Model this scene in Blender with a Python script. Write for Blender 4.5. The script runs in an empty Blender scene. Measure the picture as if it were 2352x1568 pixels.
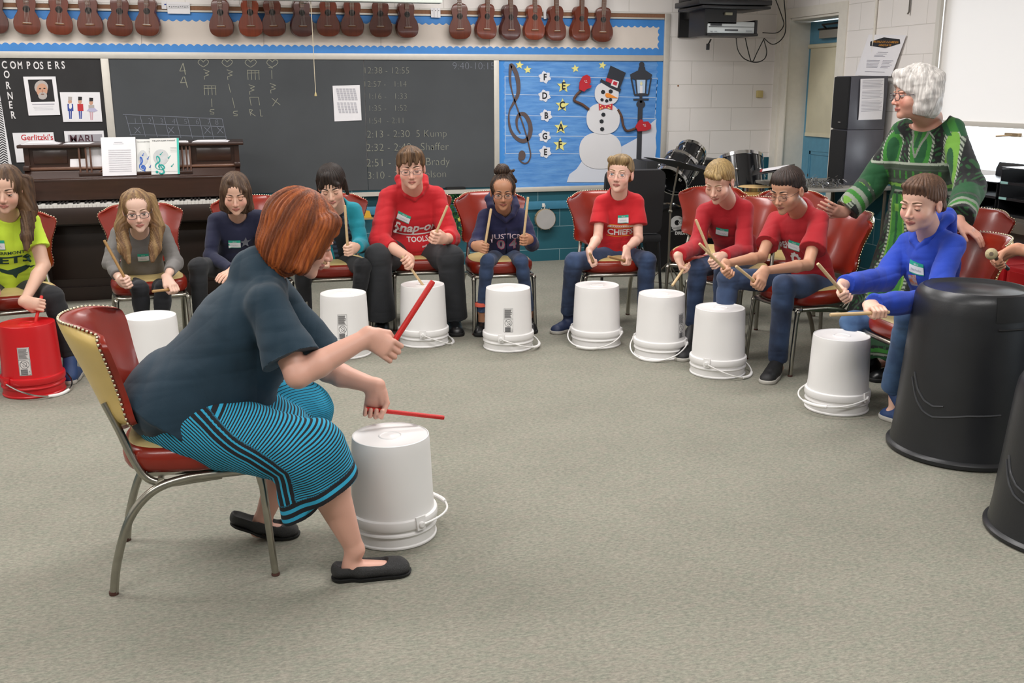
import bpy, bmesh, math, random
import numpy as np
from mathutils import Vector, Matrix
from mathutils.bvhtree import BVHTree
random.seed(7)
SC = bpy.context.scene
COL = SC.collection
R = math.radians
# ------------------------------------------------------------------ camera
FPX = 2321.6
CAM = np.array([0.0, 0.0, 1.518])
PITCH, ROLL, YAW = R(14.07), R(-0.14), R(14.90)
FWD = np.array([math.sin(YAW)*math.cos(PITCH), math.cos(YAW)*math.cos(PITCH), -math.sin(PITCH)])
_r = np.cross(FWD, [0, 0, 1.0]); _r /= np.linalg.norm(_r); _u = np.cross(_r, FWD)
RT = _r*math.cos(ROLL)+_u*math.sin(ROLL)
UP = -_r*math.sin(ROLL)+_u*math.cos(ROLL)
cd = bpy.data.cameras.new('camera'); cam = bpy.data.objects.new('camera', cd); COL.objects.link(cam)
cd.sensor_width = 36.0; cd.lens = 36.0*FPX/2352.0; cd.clip_start = .05; cd.clip_end = 100
cam.matrix_world = Matrix(((RT[0], UP[0], -FWD[0], CAM[0]), (RT[1], UP[1], -FWD[1], CAM[1]), (RT[2], UP[2], -FWD[2], CAM[2]), (0, 0, 0, 1)))
SC.camera = cam
# ------------------------------------------------------------------ view + light
SC.view_settings.view_transform = 'Standard'; SC.view_settings.look = 'None'
SC.view_settings.gamma = 1; SC.view_settings.use_curve_mapping = False
SC.view_settings.exposure = 0.42
SC.render.engine = 'CYCLES'
cy = SC.cycles
cy.use_denoising = True; cy.max_bounces = 6; cy.diffuse_bounces = 4; cy.glossy_bounces = 3
cy.transmission_bounces = 4; cy.transparent_max_bounces = 6
cy.sample_clamp_indirect = 4.0; cy.caustics_reflective = False; cy.caustics_refractive = False
wd = bpy.data.worlds.new('daylight'); SC.world = wd; wd.use_nodes = True
wd.node_tree.nodes['Background'].inputs[0].default_value = (.86, .93, 1, 1)
wd.node_tree.nodes['Background'].inputs[1].default_value = 5.0
CEIL = 2.95
XR, XL, YB, YF = 4.80, -4.2, 8.68, -3.0     # right, left, back, front walls
def area(name, loc, rot, sx, sy, power, col=(1, 1, 1)):
    l = bpy.data.lights.new(name, 'AREA'); l.shape = 'RECTANGLE'; l.size = sx; l.size_y = sy
    l.energy = power; l.color = col
    o = bpy.data.objects.new(name, l); COL.objects.link(o); o.location = loc; o.rotation_euler = rot
    return o
for i, (x, y) in enumerate([(-1.9, 1.2), (1.7, 1.2), (-1.9, 4.2), (1.7, 4.2), (-1.6, 6.9), (2.1, 6.9)]):
    area('ceiling_tube_light', (x, y, CEIL-.09), (0, 0, 0), 2.4, .5, 52, (1, .975, .955))
area('window_daylight', (XR+.06, 3.6, 1.5), (0, R(90), 0), 1.3, 5.4, 120, (.90, .95, 1))
# ------------------------------------------------------------------ pixel -> place helpers
def ray(px, py): return FWD+RT*(px-1176)/FPX-UP*(py-784)/FPX
def PZ(px, py, z=0.0):
    d = ray(px, py); return CAM+d*(z-CAM[2])/d[2]
def PY(px, py, y=8.68):
    d = ray(px, py); return CAM+d*y/d[1]
def PX(px, py, x=4.8):
    d = ray(px, py); return CAM+d*x/d[0]
# ------------------------------------------------------------------ materials
def lin(c):
    if isinstance(c, str):
        c = c.lstrip('#'); c = [int(c[i:i+2], 16)/255 for i in (0, 2, 4)]
    return tuple((x/12.92 if x <= .04045 else ((x+.055)/1.055)**2.4) for x in c[:3])
MATS = {}
class NT:
    def __init__(s, m): s.t = m.node_tree; s.n = s.t.nodes; s.l = s.t.links
    def new(s, k, **kw):
        n = s.n.new(k)
        for a, v in kw.items():
            if a.startswith('i_'):
                n.inputs[int(a[2:])].default_value = v
            else: setattr(n, a, v)
        return n
    def link(s, a, ao, b, bi): s.l.new(a.outputs[ao], b.inputs[bi])
def mat(name, col='#808080', rough=.6, metal=0, var=0, vscale=20, bump=0, bscale=200, coat=0, spec=.5,
        sheen=0, attr=None, trans=0, emit=None, estr=0, stretch=(1, 1, 1), col2=None, alpha=1, ior=None):
    if name in MATS: return MATS[name]
    m = bpy.data.materials.new(name); m.use_nodes = True; MATS[name] = m
    t = NT(m); b = t.n['Principled BSDF']
    c = lin(col); b.inputs['Base Color'].default_value = (*c, 1)
    b.inputs['Roughness'].default_value = rough; b.inputs['Metallic'].default_value = metal
    b.inputs['Specular IOR Level'].default_value = spec
    if coat: b.inputs['Coat Weight'].default_value = coat; b.inputs['Coat Roughness'].default_value = .12
    if sheen: b.inputs['Sheen Weight'].default_value = sheen; b.inputs['Sheen Roughness'].default_value = .5
    if trans: b.inputs['Transmission Weight'].default_value = trans
    if ior: b.inputs['IOR'].default_value = ior
    if alpha < 1: b.inputs['Alpha'].default_value = alpha
    if emit: b.inputs['Emission Color'].default_value = (*lin(emit), 1); b.inputs['Emission Strength'].default_value = estr
    tc = None
    if var or bump or col2:
        tc = t.new('ShaderNodeTexCoord'); mp = t.new('ShaderNodeMapping'); mp.inputs['Scale'].default_value = stretch
        t.link(tc, 'Object', mp, 0)
    src = None
    if attr:
        a = t.new('ShaderNodeAttribute', attribute_name=attr); src = (a, 'Color')
        t.link(a, 'Color', b, 'Base Color')
    if var or col2:
        n = t.new('ShaderNodeTexNoise'); n.inputs['Scale'].default_value = vscale; n.inputs['Detail'].default_value = 4
        t.link(mp, 0, n, 'Vector')
        if col2:
            r = t.new('ShaderNodeValToRGB'); r.color_ramp.elements[0].position = .35; r.color_ramp.elements[1].position = .65
            r.color_ramp.elements[0].color = (*lin(col2), 1); r.color_ramp.elements[1].color = (*c, 1)
            t.link(n, 'Fac', r, 0); t.link(r, 0, b, 'Base Color'); src = (r, 0)
        if var:
            mr = t.new('ShaderNodeMapRange'); mr.inputs['From Min'].default_value = .3; mr.inputs['From Max'].default_value = .7
            mr.inputs['To Min'].default_value = 1-var; mr.inputs['To Max'].default_value = 1+var
            t.link(n, 'Fac', mr, 0)
            h = t.new('ShaderNodeVectorMath', operation='SCALE')
            if src: t.link(src[0], src[1], h, 0)
            else: h.inputs[0].default_value = c
            t.link(mr, 0, h, 'Scale'); t.link(h, 0, b, 'Base Color')
    if bump:
        n2 = t.new('ShaderNodeTexNoise'); n2.inputs['Scale'].default_value = bscale; n2.inputs['Detail'].default_value = 3
        t.link(mp, 0, n2, 'Vector')
        bp = t.new('ShaderNodeBump'); bp.inputs['Strength'].default_value = bump; bp.inputs['Distance'].default_value = .004
        t.link(n2, 'Fac', bp, 'Height'); t.link(bp, 0, b, 'Normal')
    return m
# ------------------------------------------------------------------ objects
def setp(o, label=None, cat=None, group=None, kind=None):
    if label: o['label'] = label
    if cat: o['category'] = cat
    if group: o['group'] = group
    if kind: o['kind'] = kind
    return o
def thing(name, label, cat, loc=(0, 0, 0), rz=0, group=None):
    o = bpy.data.objects.new(name, None); COL.objects.link(o); o.empty_display_size = .1
    o.location = [float(v) for v in loc]; o.rotation_euler = (0, 0, rz)
    return setp(o, label, cat, group)
def copy_tree(o, parent=None):
    c = o.copy(); COL.objects.link(c)
    if parent is not None:
        c.parent = parent
    for ch in o.children: copy_tree(ch, c)
    return c
def link(name, me, parent=None, label=None):
    o = bpy.data.objects.new(name, me); COL.objects.link(o)
    if parent is not None: o.parent = parent
    if label: o['label'] = label
    return o
class MB:
    """collects shapes into one mesh"""
    def __init__(s): s.v = []; s.f = []; s.m = []; s.mi = 0
    def add(s, vs, fs):
        b = len(s.v); s.v += [tuple(float(c) for c in v) for v in vs]
        s.f += [[b+i for i in f] for f in fs]; s.m += [s.mi]*len(fs); return s
    def box(s, lo, hi, bev=0):
        x0, y0, z0 = lo; x1, y1, z1 = hi
        if bev:
            b = bev
            bm = bmesh.new(); bmesh.ops.create_cube(bm, size=1)
            for v in bm.verts: v.co = Vector(((x0+x1)/2+v.co.x*(x1-x0), (y0+y1)/2+v.co.y*(y1-y0), (z0+z1)/2+v.co.z*(z1-z0)))
            bmesh.ops.bevel(bm, geom=bm.edges[:], offset=b, segments=2, profile=.5, affect='EDGES')
            bm.verts.index_update()
            s.add([v.co for v in bm.verts], [[v.index for v in f.verts] for f in bm.faces]); bm.free(); return s
        return s.add([(x0,y0,z0),(x1,y0,z0),(x1,y1,z0),(x0,y1,z0),(x0,y0,z1),(x1,y0,z1),(x1,y1,z1),(x0,y1,z1)],
                     [(0,3,2,1),(4,5,6,7),(0,1,5,4),(1,2,6,5),(2,3,7,6),(3,0,4,7)])
    def tube(s, pts, r, n=8, closed=False, cap=True, flat=None):
        P = [np.array(p, float) for p in pts]; N = len(P)
        rs = r if hasattr(r, '__len__') else [r]*N
        T = []
        for i in range(N):
            a = P[(i-1) % N] if (closed or i) else P[0]; b = P[(i+1) % N] if (closed or i < N-1) else P[-1]
            d = b-a; T.append(d/(np.linalg.norm(d)+1e-12))
        ref = np.array([0, 0, 1.0]) if abs(T[0][2]) < .9 else np.array([1.0, 0, 0])
        U = np.cross(T[0], ref); U /= np.linalg.norm(U); rows = []
        for i in range(N):
            U = U-T[i]*(U@T[i]); U /= np.linalg.norm(U)+1e-12; V = np.cross(T[i], U)
            rows.append([P[i]+rs[i]*(math.cos(2*math.pi*k/n)*U+math.sin(2*math.pi*k/n)*V*(flat or 1)) for k in range(n)])
        vs = [v for row in rows for v in row]; fs = []
        for i in range(N if closed else N-1):
            j = (i+1) % N
            for k in range(n):
                k2 = (k+1) % n; fs.append((i*n+k, i*n+k2, j*n+k2, j*n+k))
        if cap and not closed:
            fs.append(tuple(range(n))[::-1]); fs.append(tuple((N-1)*n+k for k in range(n)))
        return s.add(vs, fs)
    def lathe(s, prof, n=32, c=(0, 0, 0), axis=None, cap=True):
        vs = []; fs = []; M = len(prof)
        if axis is None: A = np.eye(3)
        else:
            z = np.array(axis, float); z /= np.linalg.norm(z); x = np.cross([0, 0, 1.] if abs(z[2]) < .9 else [1., 0, 0], z); x /= np.linalg.norm(x)
            A = np.stack([x, np.cross(z, x), z], 1)
        for (r, z) in prof:
            for k in range(n):
                a = 2*math.pi*k/n; vs.append(A@np.array([r*math.cos(a), r*math.sin(a), z])+np.array(c, float))
        for i in range(M-1):
            for k in range(n):
                k2 = (k+1) % n; fs.append((i*n+k, i*n+k2, (i+1)*n+k2, (i+1)*n+k))
        if cap: fs.append(tuple(range(n))[::-1]); fs.append(tuple((M-1)*n+k for k in range(n)))
        return s.add(vs, fs)
    def ball(s, c, r, n=10, m=7, mtx=None):
        rr = r if hasattr(r, '__len__') else (r, r, r); vs = []; fs = []
        for i in range(m+1):
            t = math.pi*i/m
            for k in range(n):
                a = 2*math.pi*k/n; p = np.array([rr[0]*math.sin(t)*math.cos(a), rr[1]*math.sin(t)*math.sin(a), rr[2]*math.cos(t)])
                if mtx is not None: p = mtx@p
                vs.append(p+np.array(c, float))
        for i in range(m):
            for k in range(n):
                k2 = (k+1) % n; fs.append((i*n+k, (i+1)*n+k, (i+1)*n+k2, i*n+k2))
        return s.add(vs, fs)
    def grid(s, fn, nu, nv, cu=False):
        vs = [fn(i/(nu if cu else nu-1), j/(nv-1)) for j in range(nv) for i in range(nu)]
        fs = []
        for j in range(nv-1):
            for i in range(nu if cu else nu-1):
                i2 = (i+1) % nu; fs.append((j*nu+i, j*nu+i2, (j+1)*nu+i2, (j+1)*nu+i))
        return s.add(vs, fs)
    def prism(s, pts, d):
        """closed outline pts (3D) extruded by vector d"""
        n = len(pts); P = [np.array(p, float) for p in pts]; Q = [p+np.array(d, float) for p in P]
        return s.add(P+Q, [tuple(range(n)), tuple(range(2*n-1, n-1, -1))]+[(i, n+i, n+(i+1) % n, (i+1) % n) for i in range(n)])
    def build(s, name, mats, parent=None, smooth=35, label=None, loc=None):
        me = bpy.data.meshes.new(name); me.from_pydata(s.v, [], s.f)
        ms = mats if isinstance(mats, (list, tuple)) else [mats]
        for m in ms: me.materials.append(m)
        if len(ms) > 1: me.polygons.foreach_set('material_index', s.m)
        bm = bmesh.new(); bm.from_mesh(me); bmesh.ops.remove_doubles(bm, verts=bm.verts, dist=1e-6)
        bmesh.ops.recalc_face_normals(bm, faces=bm.faces); bm.to_mesh(me); bm.free()
        if smooth is not None:
            me.polygons.foreach_set('use_smooth', [True]*len(me.polygons))
            me.set_sharp_from_angle(angle=R(smooth))
        o = link(name, me, parent, label)
        if loc is not None: o.location = loc
        return o
def text_pts(txt, size, xs=1.0, bold=0.0, shear=0, res=3, align='LEFT'):
    c = bpy.data.curves.new('t', 'FONT'); c.body = txt; c.size = size; c.offset = bold; c.shear = shear
    c.resolution_u = res; c.align_x = align
    o = bpy.data.objects.new('t', c); me = bpy.data.meshes.new_from_object(o)
    vs = [(v.co.x*xs, v.co.y) for v in me.vertices]; fs = [list(p.vertices) for p in me.polygons]
    bpy.data.objects.remove(o); bpy.data.curves.remove(c); bpy.data.meshes.remove(me)
    return vs, fs
def flat_text(mb, txt, size, origin, ux, uy, **kw):
    vs, fs = text_pts(txt, size, **kw); o = np.array(origin, float); ux = np.array(ux, float); uy = np.array(uy, float)
    mb.add([o+ux*a+uy*b for a, b in vs], fs); return mb
def strip(mb, p, q, w, nrm):
    p = np.array(p, float); q = np.array(q, float); d = q-p; s_ = np.cross(d, nrm); s_ = s_/np.linalg.norm(s_)*w/2
    mb.add([p-s_, q-s_, q+s_, p+s_], [(0, 1, 2, 3)])
def ribbon(mb, pts, ws, nrm, thick=None):
    P = [np.array(p, float) for p in pts]; n = len(P); L = []; Rr = []
    for i in range(n):
        d = P[min(i+1, n-1)]-P[max(i-1, 0)]; s_ = np.cross(d, nrm); s_ = s_/(np.linalg.norm(s_)+1e-12)
        w = (ws[i] if hasattr(ws, '__len__') else ws)/2; L.append(P[i]-s_*w); Rr.append(P[i]+s_*w)
    for i in range(n-1):
        if thick is None: mb.add([L[i], L[i+1], Rr[i+1], Rr[i]], [(0, 1, 2, 3)])
        else: mb.prism([L[i], L[i+1], Rr[i+1], Rr[i]], np.array(nrm)*thick)
def smooth_path(P, k=6):
    P = [np.array(p, float) for p in P]; out = []; n = len(P)
    for i in range(n-1):
        p0 = P[max(i-1, 0)]; p1 = P[i]; p2 = P[i+1]; p3 = P[min(i+2, n-1)]
        for j in range(k):
            t = j/k; out.append(.5*((2*p1)+(-p0+p2)*t+(2*p0-5*p1+4*p2-p3)*t*t+(-p0+3*p1-3*p2+p3)*t**3))
    out.append(P[-1]); return out
# ================================================================== ROOM
def carpet():
    m = bpy.data.materials.new('carpet'); m.use_nodes = True; t = NT(m); b = t.n['Principled BSDF']
    b.inputs['Roughness'].default_value = .95; b.inputs['Specular IOR Level'].default_value = .15
    tc = t.new('ShaderNodeTexCoord'); mp = t.new('ShaderNodeMapping'); mp.inputs['Scale'].default_value = (1, 2.2, 1)
    t.link(tc, 'Object', mp, 0)
    n1 = t.new('ShaderNodeTexNoise'); n1.inputs['Scale'].default_value = 58; n1.inputs['Detail'].default_value = 5; n1.inputs['Roughness'].default_value = .75
    n2 = t.new('ShaderNodeTexNoise'); n2.inputs['Scale'].default_value = 2.2; n2.inputs['Detail'].default_value = 4
    n3 = t.new('ShaderNodeTexNoise'); n3.inputs['Scale'].default_value = 24; n3.inputs['Detail'].default_value = 4
    for n in (n1, n3): t.link(mp, 0, n, 'Vector')
    t.link(tc, 'Object', n2, 'Vector')
    r = t.new('ShaderNodeValToRGB'); e = r.color_ramp.elements
    e[0].position = .34; e[0].color = (*lin('#66665a'), 1); e[1].position = .68; e[1].color = (*lin('#aaa796'), 1)
    x = r.color_ramp.elements.new(.5); x.color = (*lin('#898779'), 1)
    t.link(n1, 'Fac', r, 0)
    r3 = t.new('ShaderNodeValToRGB'); e = r3.color_ramp.elements
    e[0].position = .38; e[0].color = (*lin('#7d8279'), 1); e[1].position = .64; e[1].color = (*lin('#938a84'), 1)
    t.link(n3, 'Color', r3, 0)
    mx = t.new('ShaderNodeMix', data_type='RGBA'); mx.inputs[0].default_value = .4
    t.link(r, 0, mx, 6); t.link(r3, 0, mx, 7)
    mr = t.new('ShaderNodeMapRange'); mr.inputs['From Min'].default_value = .3; mr.inputs['From Max'].default_value = .7
    mr.inputs['To Min'].default_value = .93; mr.inputs['To Max'].default_value = 1.05; t.link(n2, 'Fac', mr, 0)
    h = t.new('ShaderNodeVectorMath', operation='SCALE'); t.link(mx, 2, h, 0); t.link(mr, 0, h, 'Scale'); t.link(h, 0, b, 'Base Color')
    bp = t.new('ShaderNodeBump'); bp.inputs['Strength'].default_value = .5; bp.inputs['Distance'].default_value = .004
    t.link(n1, 'Fac', bp, 'Height'); t.link(bp, 0, b, 'Normal')
    return m
def cmu(name, axis, upper, lower, mortar_l, split=.885):
    """painted block wall; axis 0: runs along x, 1: runs along y"""
    m = bpy.data.materials.new(name); m.use_nodes = True; t = NT(m); b = t.n['Principled BSDF']
    b.inputs['Roughness'].default_value = .5
    tc = t.new('ShaderNodeTexCoord'); sp = t.new('ShaderNodeSeparateXYZ'); t.link(tc, 'Object', sp, 0)
    cb = t.new('ShaderNodeCombineXYZ')
    off = t.new('ShaderNodeMath', operation='ADD'); off.inputs[1].default_value = .12 if axis == 0 else .05
    t.link(sp, axis, off, 0); t.link(off, 0, cb, 0)
    zo = t.new('ShaderNodeMath', operation='ADD'); zo.inputs[1].default_value = -.105+.2055*4; t.link(sp, 2, zo, 0); t.link(zo, 0, cb, 1)
    br = t.new('ShaderNodeTexBrick'); br.offset = .5
    for k, v in (('Scale', 1), ('Mortar Size', .0035), ('Mortar Smooth', .35), ('Brick Width', .411), ('Row Height', .2055), ('Bias', 0)): br.inputs[k].default_value = v
    t.link(cb, 0, br, 'Vector')
    lt = t.new('ShaderNodeMath', operation='LESS_THAN'); lt.inputs[1].default_value = split; t.link(sp, 2, lt, 0)
    nz = t.new('ShaderNodeTexNoise'); nz.inputs['Scale'].default_value = 3; t.link(tc, 'Object', nz, 'Vector')
    def two(a, c):
        x = t.new('ShaderNodeMix', data_type='RGBA'); x.inputs[6].default_value = (*lin(a), 1); x.inputs[7].default_value = (*lin(c), 1); t.link(nz, 'Fac', x, 0); return x
    up = two(upper[0], upper[1]); lo = two(lower[0], lower[1])
    bm_ = t.new('ShaderNodeMix', data_type='RGBA'); t.link(lt, 0, bm_, 0); t.link(up, 2, bm_, 6); t.link(lo, 2, bm_, 7)
    mo = t.new('ShaderNodeMix', data_type='RGBA'); t.link(lt, 0, mo, 0); mo.inputs[6].default_value = (*lin(upper[2]), 1); mo.inputs[7].default_value = (*lin(mortar_l), 1)
    fin = t.new('ShaderNodeMix', data_type='RGBA'); t.link(br, 'Fac', fin, 0); t.link(bm_, 2, fin, 6); t.link(mo, 2, fin, 7)
    t.link(fin, 2, b, 'Base Color')
    iv = t.new('ShaderNodeMath', operation='SUBTRACT'); iv.inputs[0].default_value = 1; t.link(br, 'Fac', iv, 1)
    n2 = t.new('ShaderNodeTexNoise'); n2.inputs['Scale'].default_value = 120; t.link(tc, 'Object', n2, 'Vector')
    ad = t.new('ShaderNodeMath', operation='MULTIPLY_ADD'); t.link(n2, 'Fac', ad, 0); ad.inputs[1].default_value = .25; t.link(iv, 0, ad, 2)
    bp = t.new('ShaderNodeBump'); bp.inputs['Strength'].default_value = .5; bp.inputs['Distance'].default_value = .004
    t.link(ad, 0, bp, 'Height'); t.link(bp, 0, b, 'Normal')
    return m
M_CREAM = ('#eae5e0', '#f0ebe7', '#d7d2cc')
M_TEAL = ('#1d5563', '#23606e')
wall_x = cmu('painted_block_back', 0, M_CREAM, M_TEAL, '#7d9aa2')
wall_y = cmu('painted_block_side', 1, M_CREAM, M_TEAL, '#7d9aa2')
paint = mat('cream_paint', '#e2ddd2', .6, var=.03)
alum = mat('aluminium_trim', '#c9c4bb', .45, metal=.25, var=.03)
teal_paint = mat('teal_door_paint', '#5b93ad', .45, var=.05)
def struct(name, mb, m, **kw):
    o = mb.build(name, m, **kw); o['kind'] = 'structure'; return o
struct('floor', MB().box((XL-.2, YF-.2, -.1), (XR+.5, YB+.2, 0)), carpet())
struct('ceiling', MB().box((XL-.2, YF-.2, CEIL), (XR+.5, YB+.2, CEIL+.1)), mat('ceiling_tile', '#e8e6e0', .9, var=.03, vscale=60))
struct('wall_back', MB().box((XL-.2, YB, 0), (XR+.5, YB+.2, CEIL)), wall_x)
struct('wall_left', MB().box((XL-.2, YF, 0), (XL, YB, CEIL)), wall_y)
struct('wall_front', MB().box((XL-.2, YF-.2, 0), (XR+.5, YF, CEIL)), wall_x)
# right wall: door alcove (y 7.55-8.15), column, long window
WY0, WY1, WZ0, WZ1 = .4, 6.38, .92, 2.75
D0, D1, DZ = 7.55, 8.50, 2.16
w = MB()
w.box((XR, D1, 0), (XR+.3, YB, CEIL)); w.box((XR, D0, DZ), (XR+.3, D1, CEIL)); w.box((XR, WY1, 0), (XR+.3, D0, CEIL))
w.box((XR, WY0, 0), (XR+.3, WY1, WZ0)); w.box((XR, WY0, WZ1), (XR+.3, WY1, CEIL)); w.box((XR, YF, 0), (XR+.3, WY0, CEIL))
struct('wall_right', w, wall_y)
# door: set back in its recess, painted frame
d = thing('door_1', None, None, (XR+.16, (D0+D1)/2, 0)); d['kind'] = 'structure'
hw = (D1-D0)/2
fr = MB().box((-.158, hw-.07, 0), (.14, hw, DZ-.07)).box((-.158, -hw, 0), (.14, -hw+.07, DZ-.07)).box((-.158, -hw, DZ-.07), (.14, hw, DZ))
fr.box((-.172, hw-.09, 0), (-.1601, hw+.03, DZ-.05)).box((-.172, -hw-.03, 0), (-.1601, -hw+.09, DZ-.05)).box((-.172, -hw-.03, DZ-.05), (-.1601, hw+.03, DZ+.03))
fr.build('door_frame', paint, d)
lf = MB(); y0, y1 = -hw+.07, hw-.07
lf.box((.05, y0, 0), (.095, y0+.11, 2.08)); lf.box((.05, y1-.11, 0), (.095, y1, 2.08)); lf.box((.05, y0+.11, 1.80), (.095, y1-.11, 2.08))
lf.box((.05, y0+.11, .96), (.095, y1-.11, 1.14)); lf.box((.05, y0+.11, 0), (.095, y1-.11, .2)); lf.box((.062, y0+.11, .2), (.085, y1-.11, .96))
lf.box((.055, y0+.11, .2), (.062, y0+.13, .96)).box((.055, y1-.13, .2), (.062, y1-.11, .96)).box((.055, y0+.11, .93), (.062, y1-.11, .96))
lf.build('door_leaf', teal_paint, d)
MB().box((.07, y0+.11, 1.14), (.076, y1-.11, 1.80)).build('door_glass', mat('window_glass', '#f4f8fa', .02, trans=1, ior=1.1), d)
MB().box((.035, y0+.04, 1.10), (.045, y1-.05, 1.86), bev=.003).tube([(.035, y0+.03, 1.87), (.035, y1-.03, 1.87)], .02).box((.03, y0+.04, 1.09), (.048, y1-.05, 1.12)).build('door_shade', mat('cream_shade', '#d6cfb4', .8, var=.05, vscale=6), d)
cl = MB().box((-.0, -.16, 1.93), (.05, .18, 2.0), bev=.006)
c1 = cl.build('door_closer', mat('closer_metal', '#a9a59c', .4, metal=.5), d)
MB().tube([(.02, .1, 2.01), (-.08, .0, 2.035), (-.05, -.2, 2.04)], .008).box((0, -.1, 2.0), (.05, .2, 2.015)).build('closer_arm', mat('dark_metal', '#2a2826', .4, metal=.6), c1)
# pier between door and corner, conduit, window jamb
struct('trim_1', MB().box((XR-.035, 8.50, 0), (XR, 8.545, CEIL)).box((XR-.012, 8.545, 0), (XR, 8.64, CEIL)), paint)
struct('trim_2', MB().box((XR-.02, 6.36, .9), (XR+.005, 6.40, 2.9)), mat('jamb_metal', '#d9d6ce', .4))
# window: frame, glass, sill
wf = thing('window_1', None, None, (XR+.14, 0, 0)); wf['kind'] = 'structure'
g = MB()
g.box((-.03, WY0, WZ0), (.03, WY1, WZ0+.05)).box((-.03, WY0, WZ1-.05), (.03, WY1, WZ1)).box((-.03, WY0, 1.20), (.03, WY1, 1.235))
for yy in (WY0, 1.9, 3.4, 4.9, WY1-.05): g.box((-.03, yy, WZ0), (.03, yy+.05, WZ1))
g.build('window_frame', mat('window_frame_white', '#e8e8e8', .4), wf)
MB().box((.0, WY0, WZ0), (.006, WY1, WZ1)).build('window_glass', MATS['window_glass'], wf)
MB().box((-.17, WY0, WZ0-.03), (-.02, WY1, WZ0), bev=.004).build('window_sill', mat('sill_metal', '#b4b1aa', .45, metal=.2), wf)
MB().box((-.06, 5.6, 1.205), (-.03, 5.72, 1.225)).tube([(-.05, 5.62, 1.215), (-.075, 5.78, 1.20)], .006).build('window_latch', mat('brass_latch', '#8a7457', .4, metal=.6), wf)
def blindm():
    m = bpy.data.materials.new('window_blind_fabric'); m.use_nodes = True; t = NT(m); b = t.n['Principled BSDF']
    b.inputs['Base Color'].default_value = (*lin('#dedad5'), 1); b.inputs['Roughness'].default_value = .85
    tr = t.new('ShaderNodeBsdfTranslucent'); tr.inputs[0].default_value = (*lin('#d9d5d2'), 1)
    mx = t.new('ShaderNodeMixShader'); mx.inputs[0].default_value = .09
    t.link(b, 0, mx, 1); t.link(tr, 0, mx, 2); t.link(mx, 0, t.n['Material Output'], 0); return m
bl = thing('window_blind', 'wide pale roller blind pulled nearly down over the bright window', 'blind', (XR+.02, 3.4, 1.27))
MB().grid(lambda u, v: (0.004*math.sin(u*9), -2.98+5.95*u, v*1.55), 40, 12).build('blind_fabric', blindm(), bl)
MB().box((-.008, -2.98, -.012), (.01, 2.97, .022), bev=.003).build('hem_bar', mat('hem_bar', '#cfcbc3', .6), bl)
MB().tube([(.0, -3.0, 1.57), (0, 2.98, 1.57)], .03, 12).build('roller', mat('roller_white', '#dddad4', .5), bl)
MB().tube([(-.03, 2.72, -.17), (-.03, 2.72, .005)], .0015, 6).lathe([(.004, -.02), (.009, -.01), (.004, .01)], 8, c=(-.03, 2.72, -.17)).build('pull_cord', mat('cord_white', '#ddd6c8', .7), bl)
# ------------------------------------------------------------------ boards along the back wall
def W3(X, Y, off=0.0):
    p = PY(1100+X/3.92, Y/3.92, YB-off); return p
def W1(X, Y, off=0.0): return PY(X/3.92, Y/3.92, YB-off)
def W2(X, Y, off=0.0): return PY(550+X/3.92, Y/3.92, YB-off)
NF = (0, -1, 0)
BX0 = -3.3
# cork/brown hanging rail and aluminium frames
t1 = MB().box((BX0, YB-.022, 1.797-.05), (3.705, YB, 1.797), bev=.002)
struct('trim_3', t1, alum)
struct('trim_4', MB().box((3.705, YB-.024, .625), (3.757, YB, 2.15), bev=.002), alum)
struct('trim_5', MB().box((BX0, YB-.022, 2.100), (3.70, YB, 2.114)).box((BX0, YB-.022, 2.146), (3.757, YB, 2.152)), alum)
struct('trim_6', MB().box((BX0, YB-.016, 2.114), (3.735, YB, 2.146)), mat('cork_rail', '#8a6248', .8, var=.1, vscale=60))
struct('trim_7', MB().box((2.150, YB-.022, .65), (2.196, YB, 1.747), bev=.002), alum)
struct('trim_8', MB().box((-.985, YB-.022, .65), (-.927, YB, 1.747), bev=.002), alum)
struct('trim_9', MB().box((2.150, YB-.028, .625), (3.72, YB, .668), bev=.003), alum)
# chalkboard with tray
cb_ = thing('chalkboard', 'large dark grey chalkboard covered with chalk times and rhythm symbols', 'chalkboard', (.6, YB-.012, .68))
def chalkm():
    m = mat('chalkboard_slate', '#45484b', .75, var=.14, vscale=1.6); 
    return m
MB().box((-1.527, 0, .0), (.785-.34, .0105, 1.069)).box((.449, 0, .0), (1.55, .0105, 1.069)).build('slate_panel', chalkm(), cb_, smooth=None)
MB().box((-1.53, -.075, -.045), (1.555, .0105, -.018), bev=.004).box((-1.53, -.078, -.045), (1.555, -.072, -.01)).build('chalk_tray', alum, cb_)
for xx in (-.55, .25, 1.26):
    MB().tube([(xx, -.05, -.045), (xx, -.05, -.09)], .006).tube([(xx-.012, -.05, -.10), (xx+.012, -.05, -.10)], .01).build('tray_clip', mat('chrome', '#d8d8d8', .12, metal=1), cb_)
chalk = mat('chalk', '#9a9a8a', .95); chalk2 = mat('chalk_faint', '#80848f', .95)
def cw(parent_off=.0135):
    return YB-parent_off
def tz2(X, Y): p = W2(X, Y, .0135); return p
def ctext(mb, s_, X, Y, size, xs=1.0, z=W2):
    p = z(X, Y, .0140); flat_text(mb, s_, size, p, (1, 0, 0), (0, 0, 1), bold=-.0022, xs=xs)
CBL = np.array(cb_.location)
def cbuild(mb, m=None):
    mb.v = [tuple(np.array(v)-CBL) for v in mb.v]; o_ = mb.build('chalk_writing', m or chalk, cb_, smooth=None); mb.__init__(); return o_
mb = MB()
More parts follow.
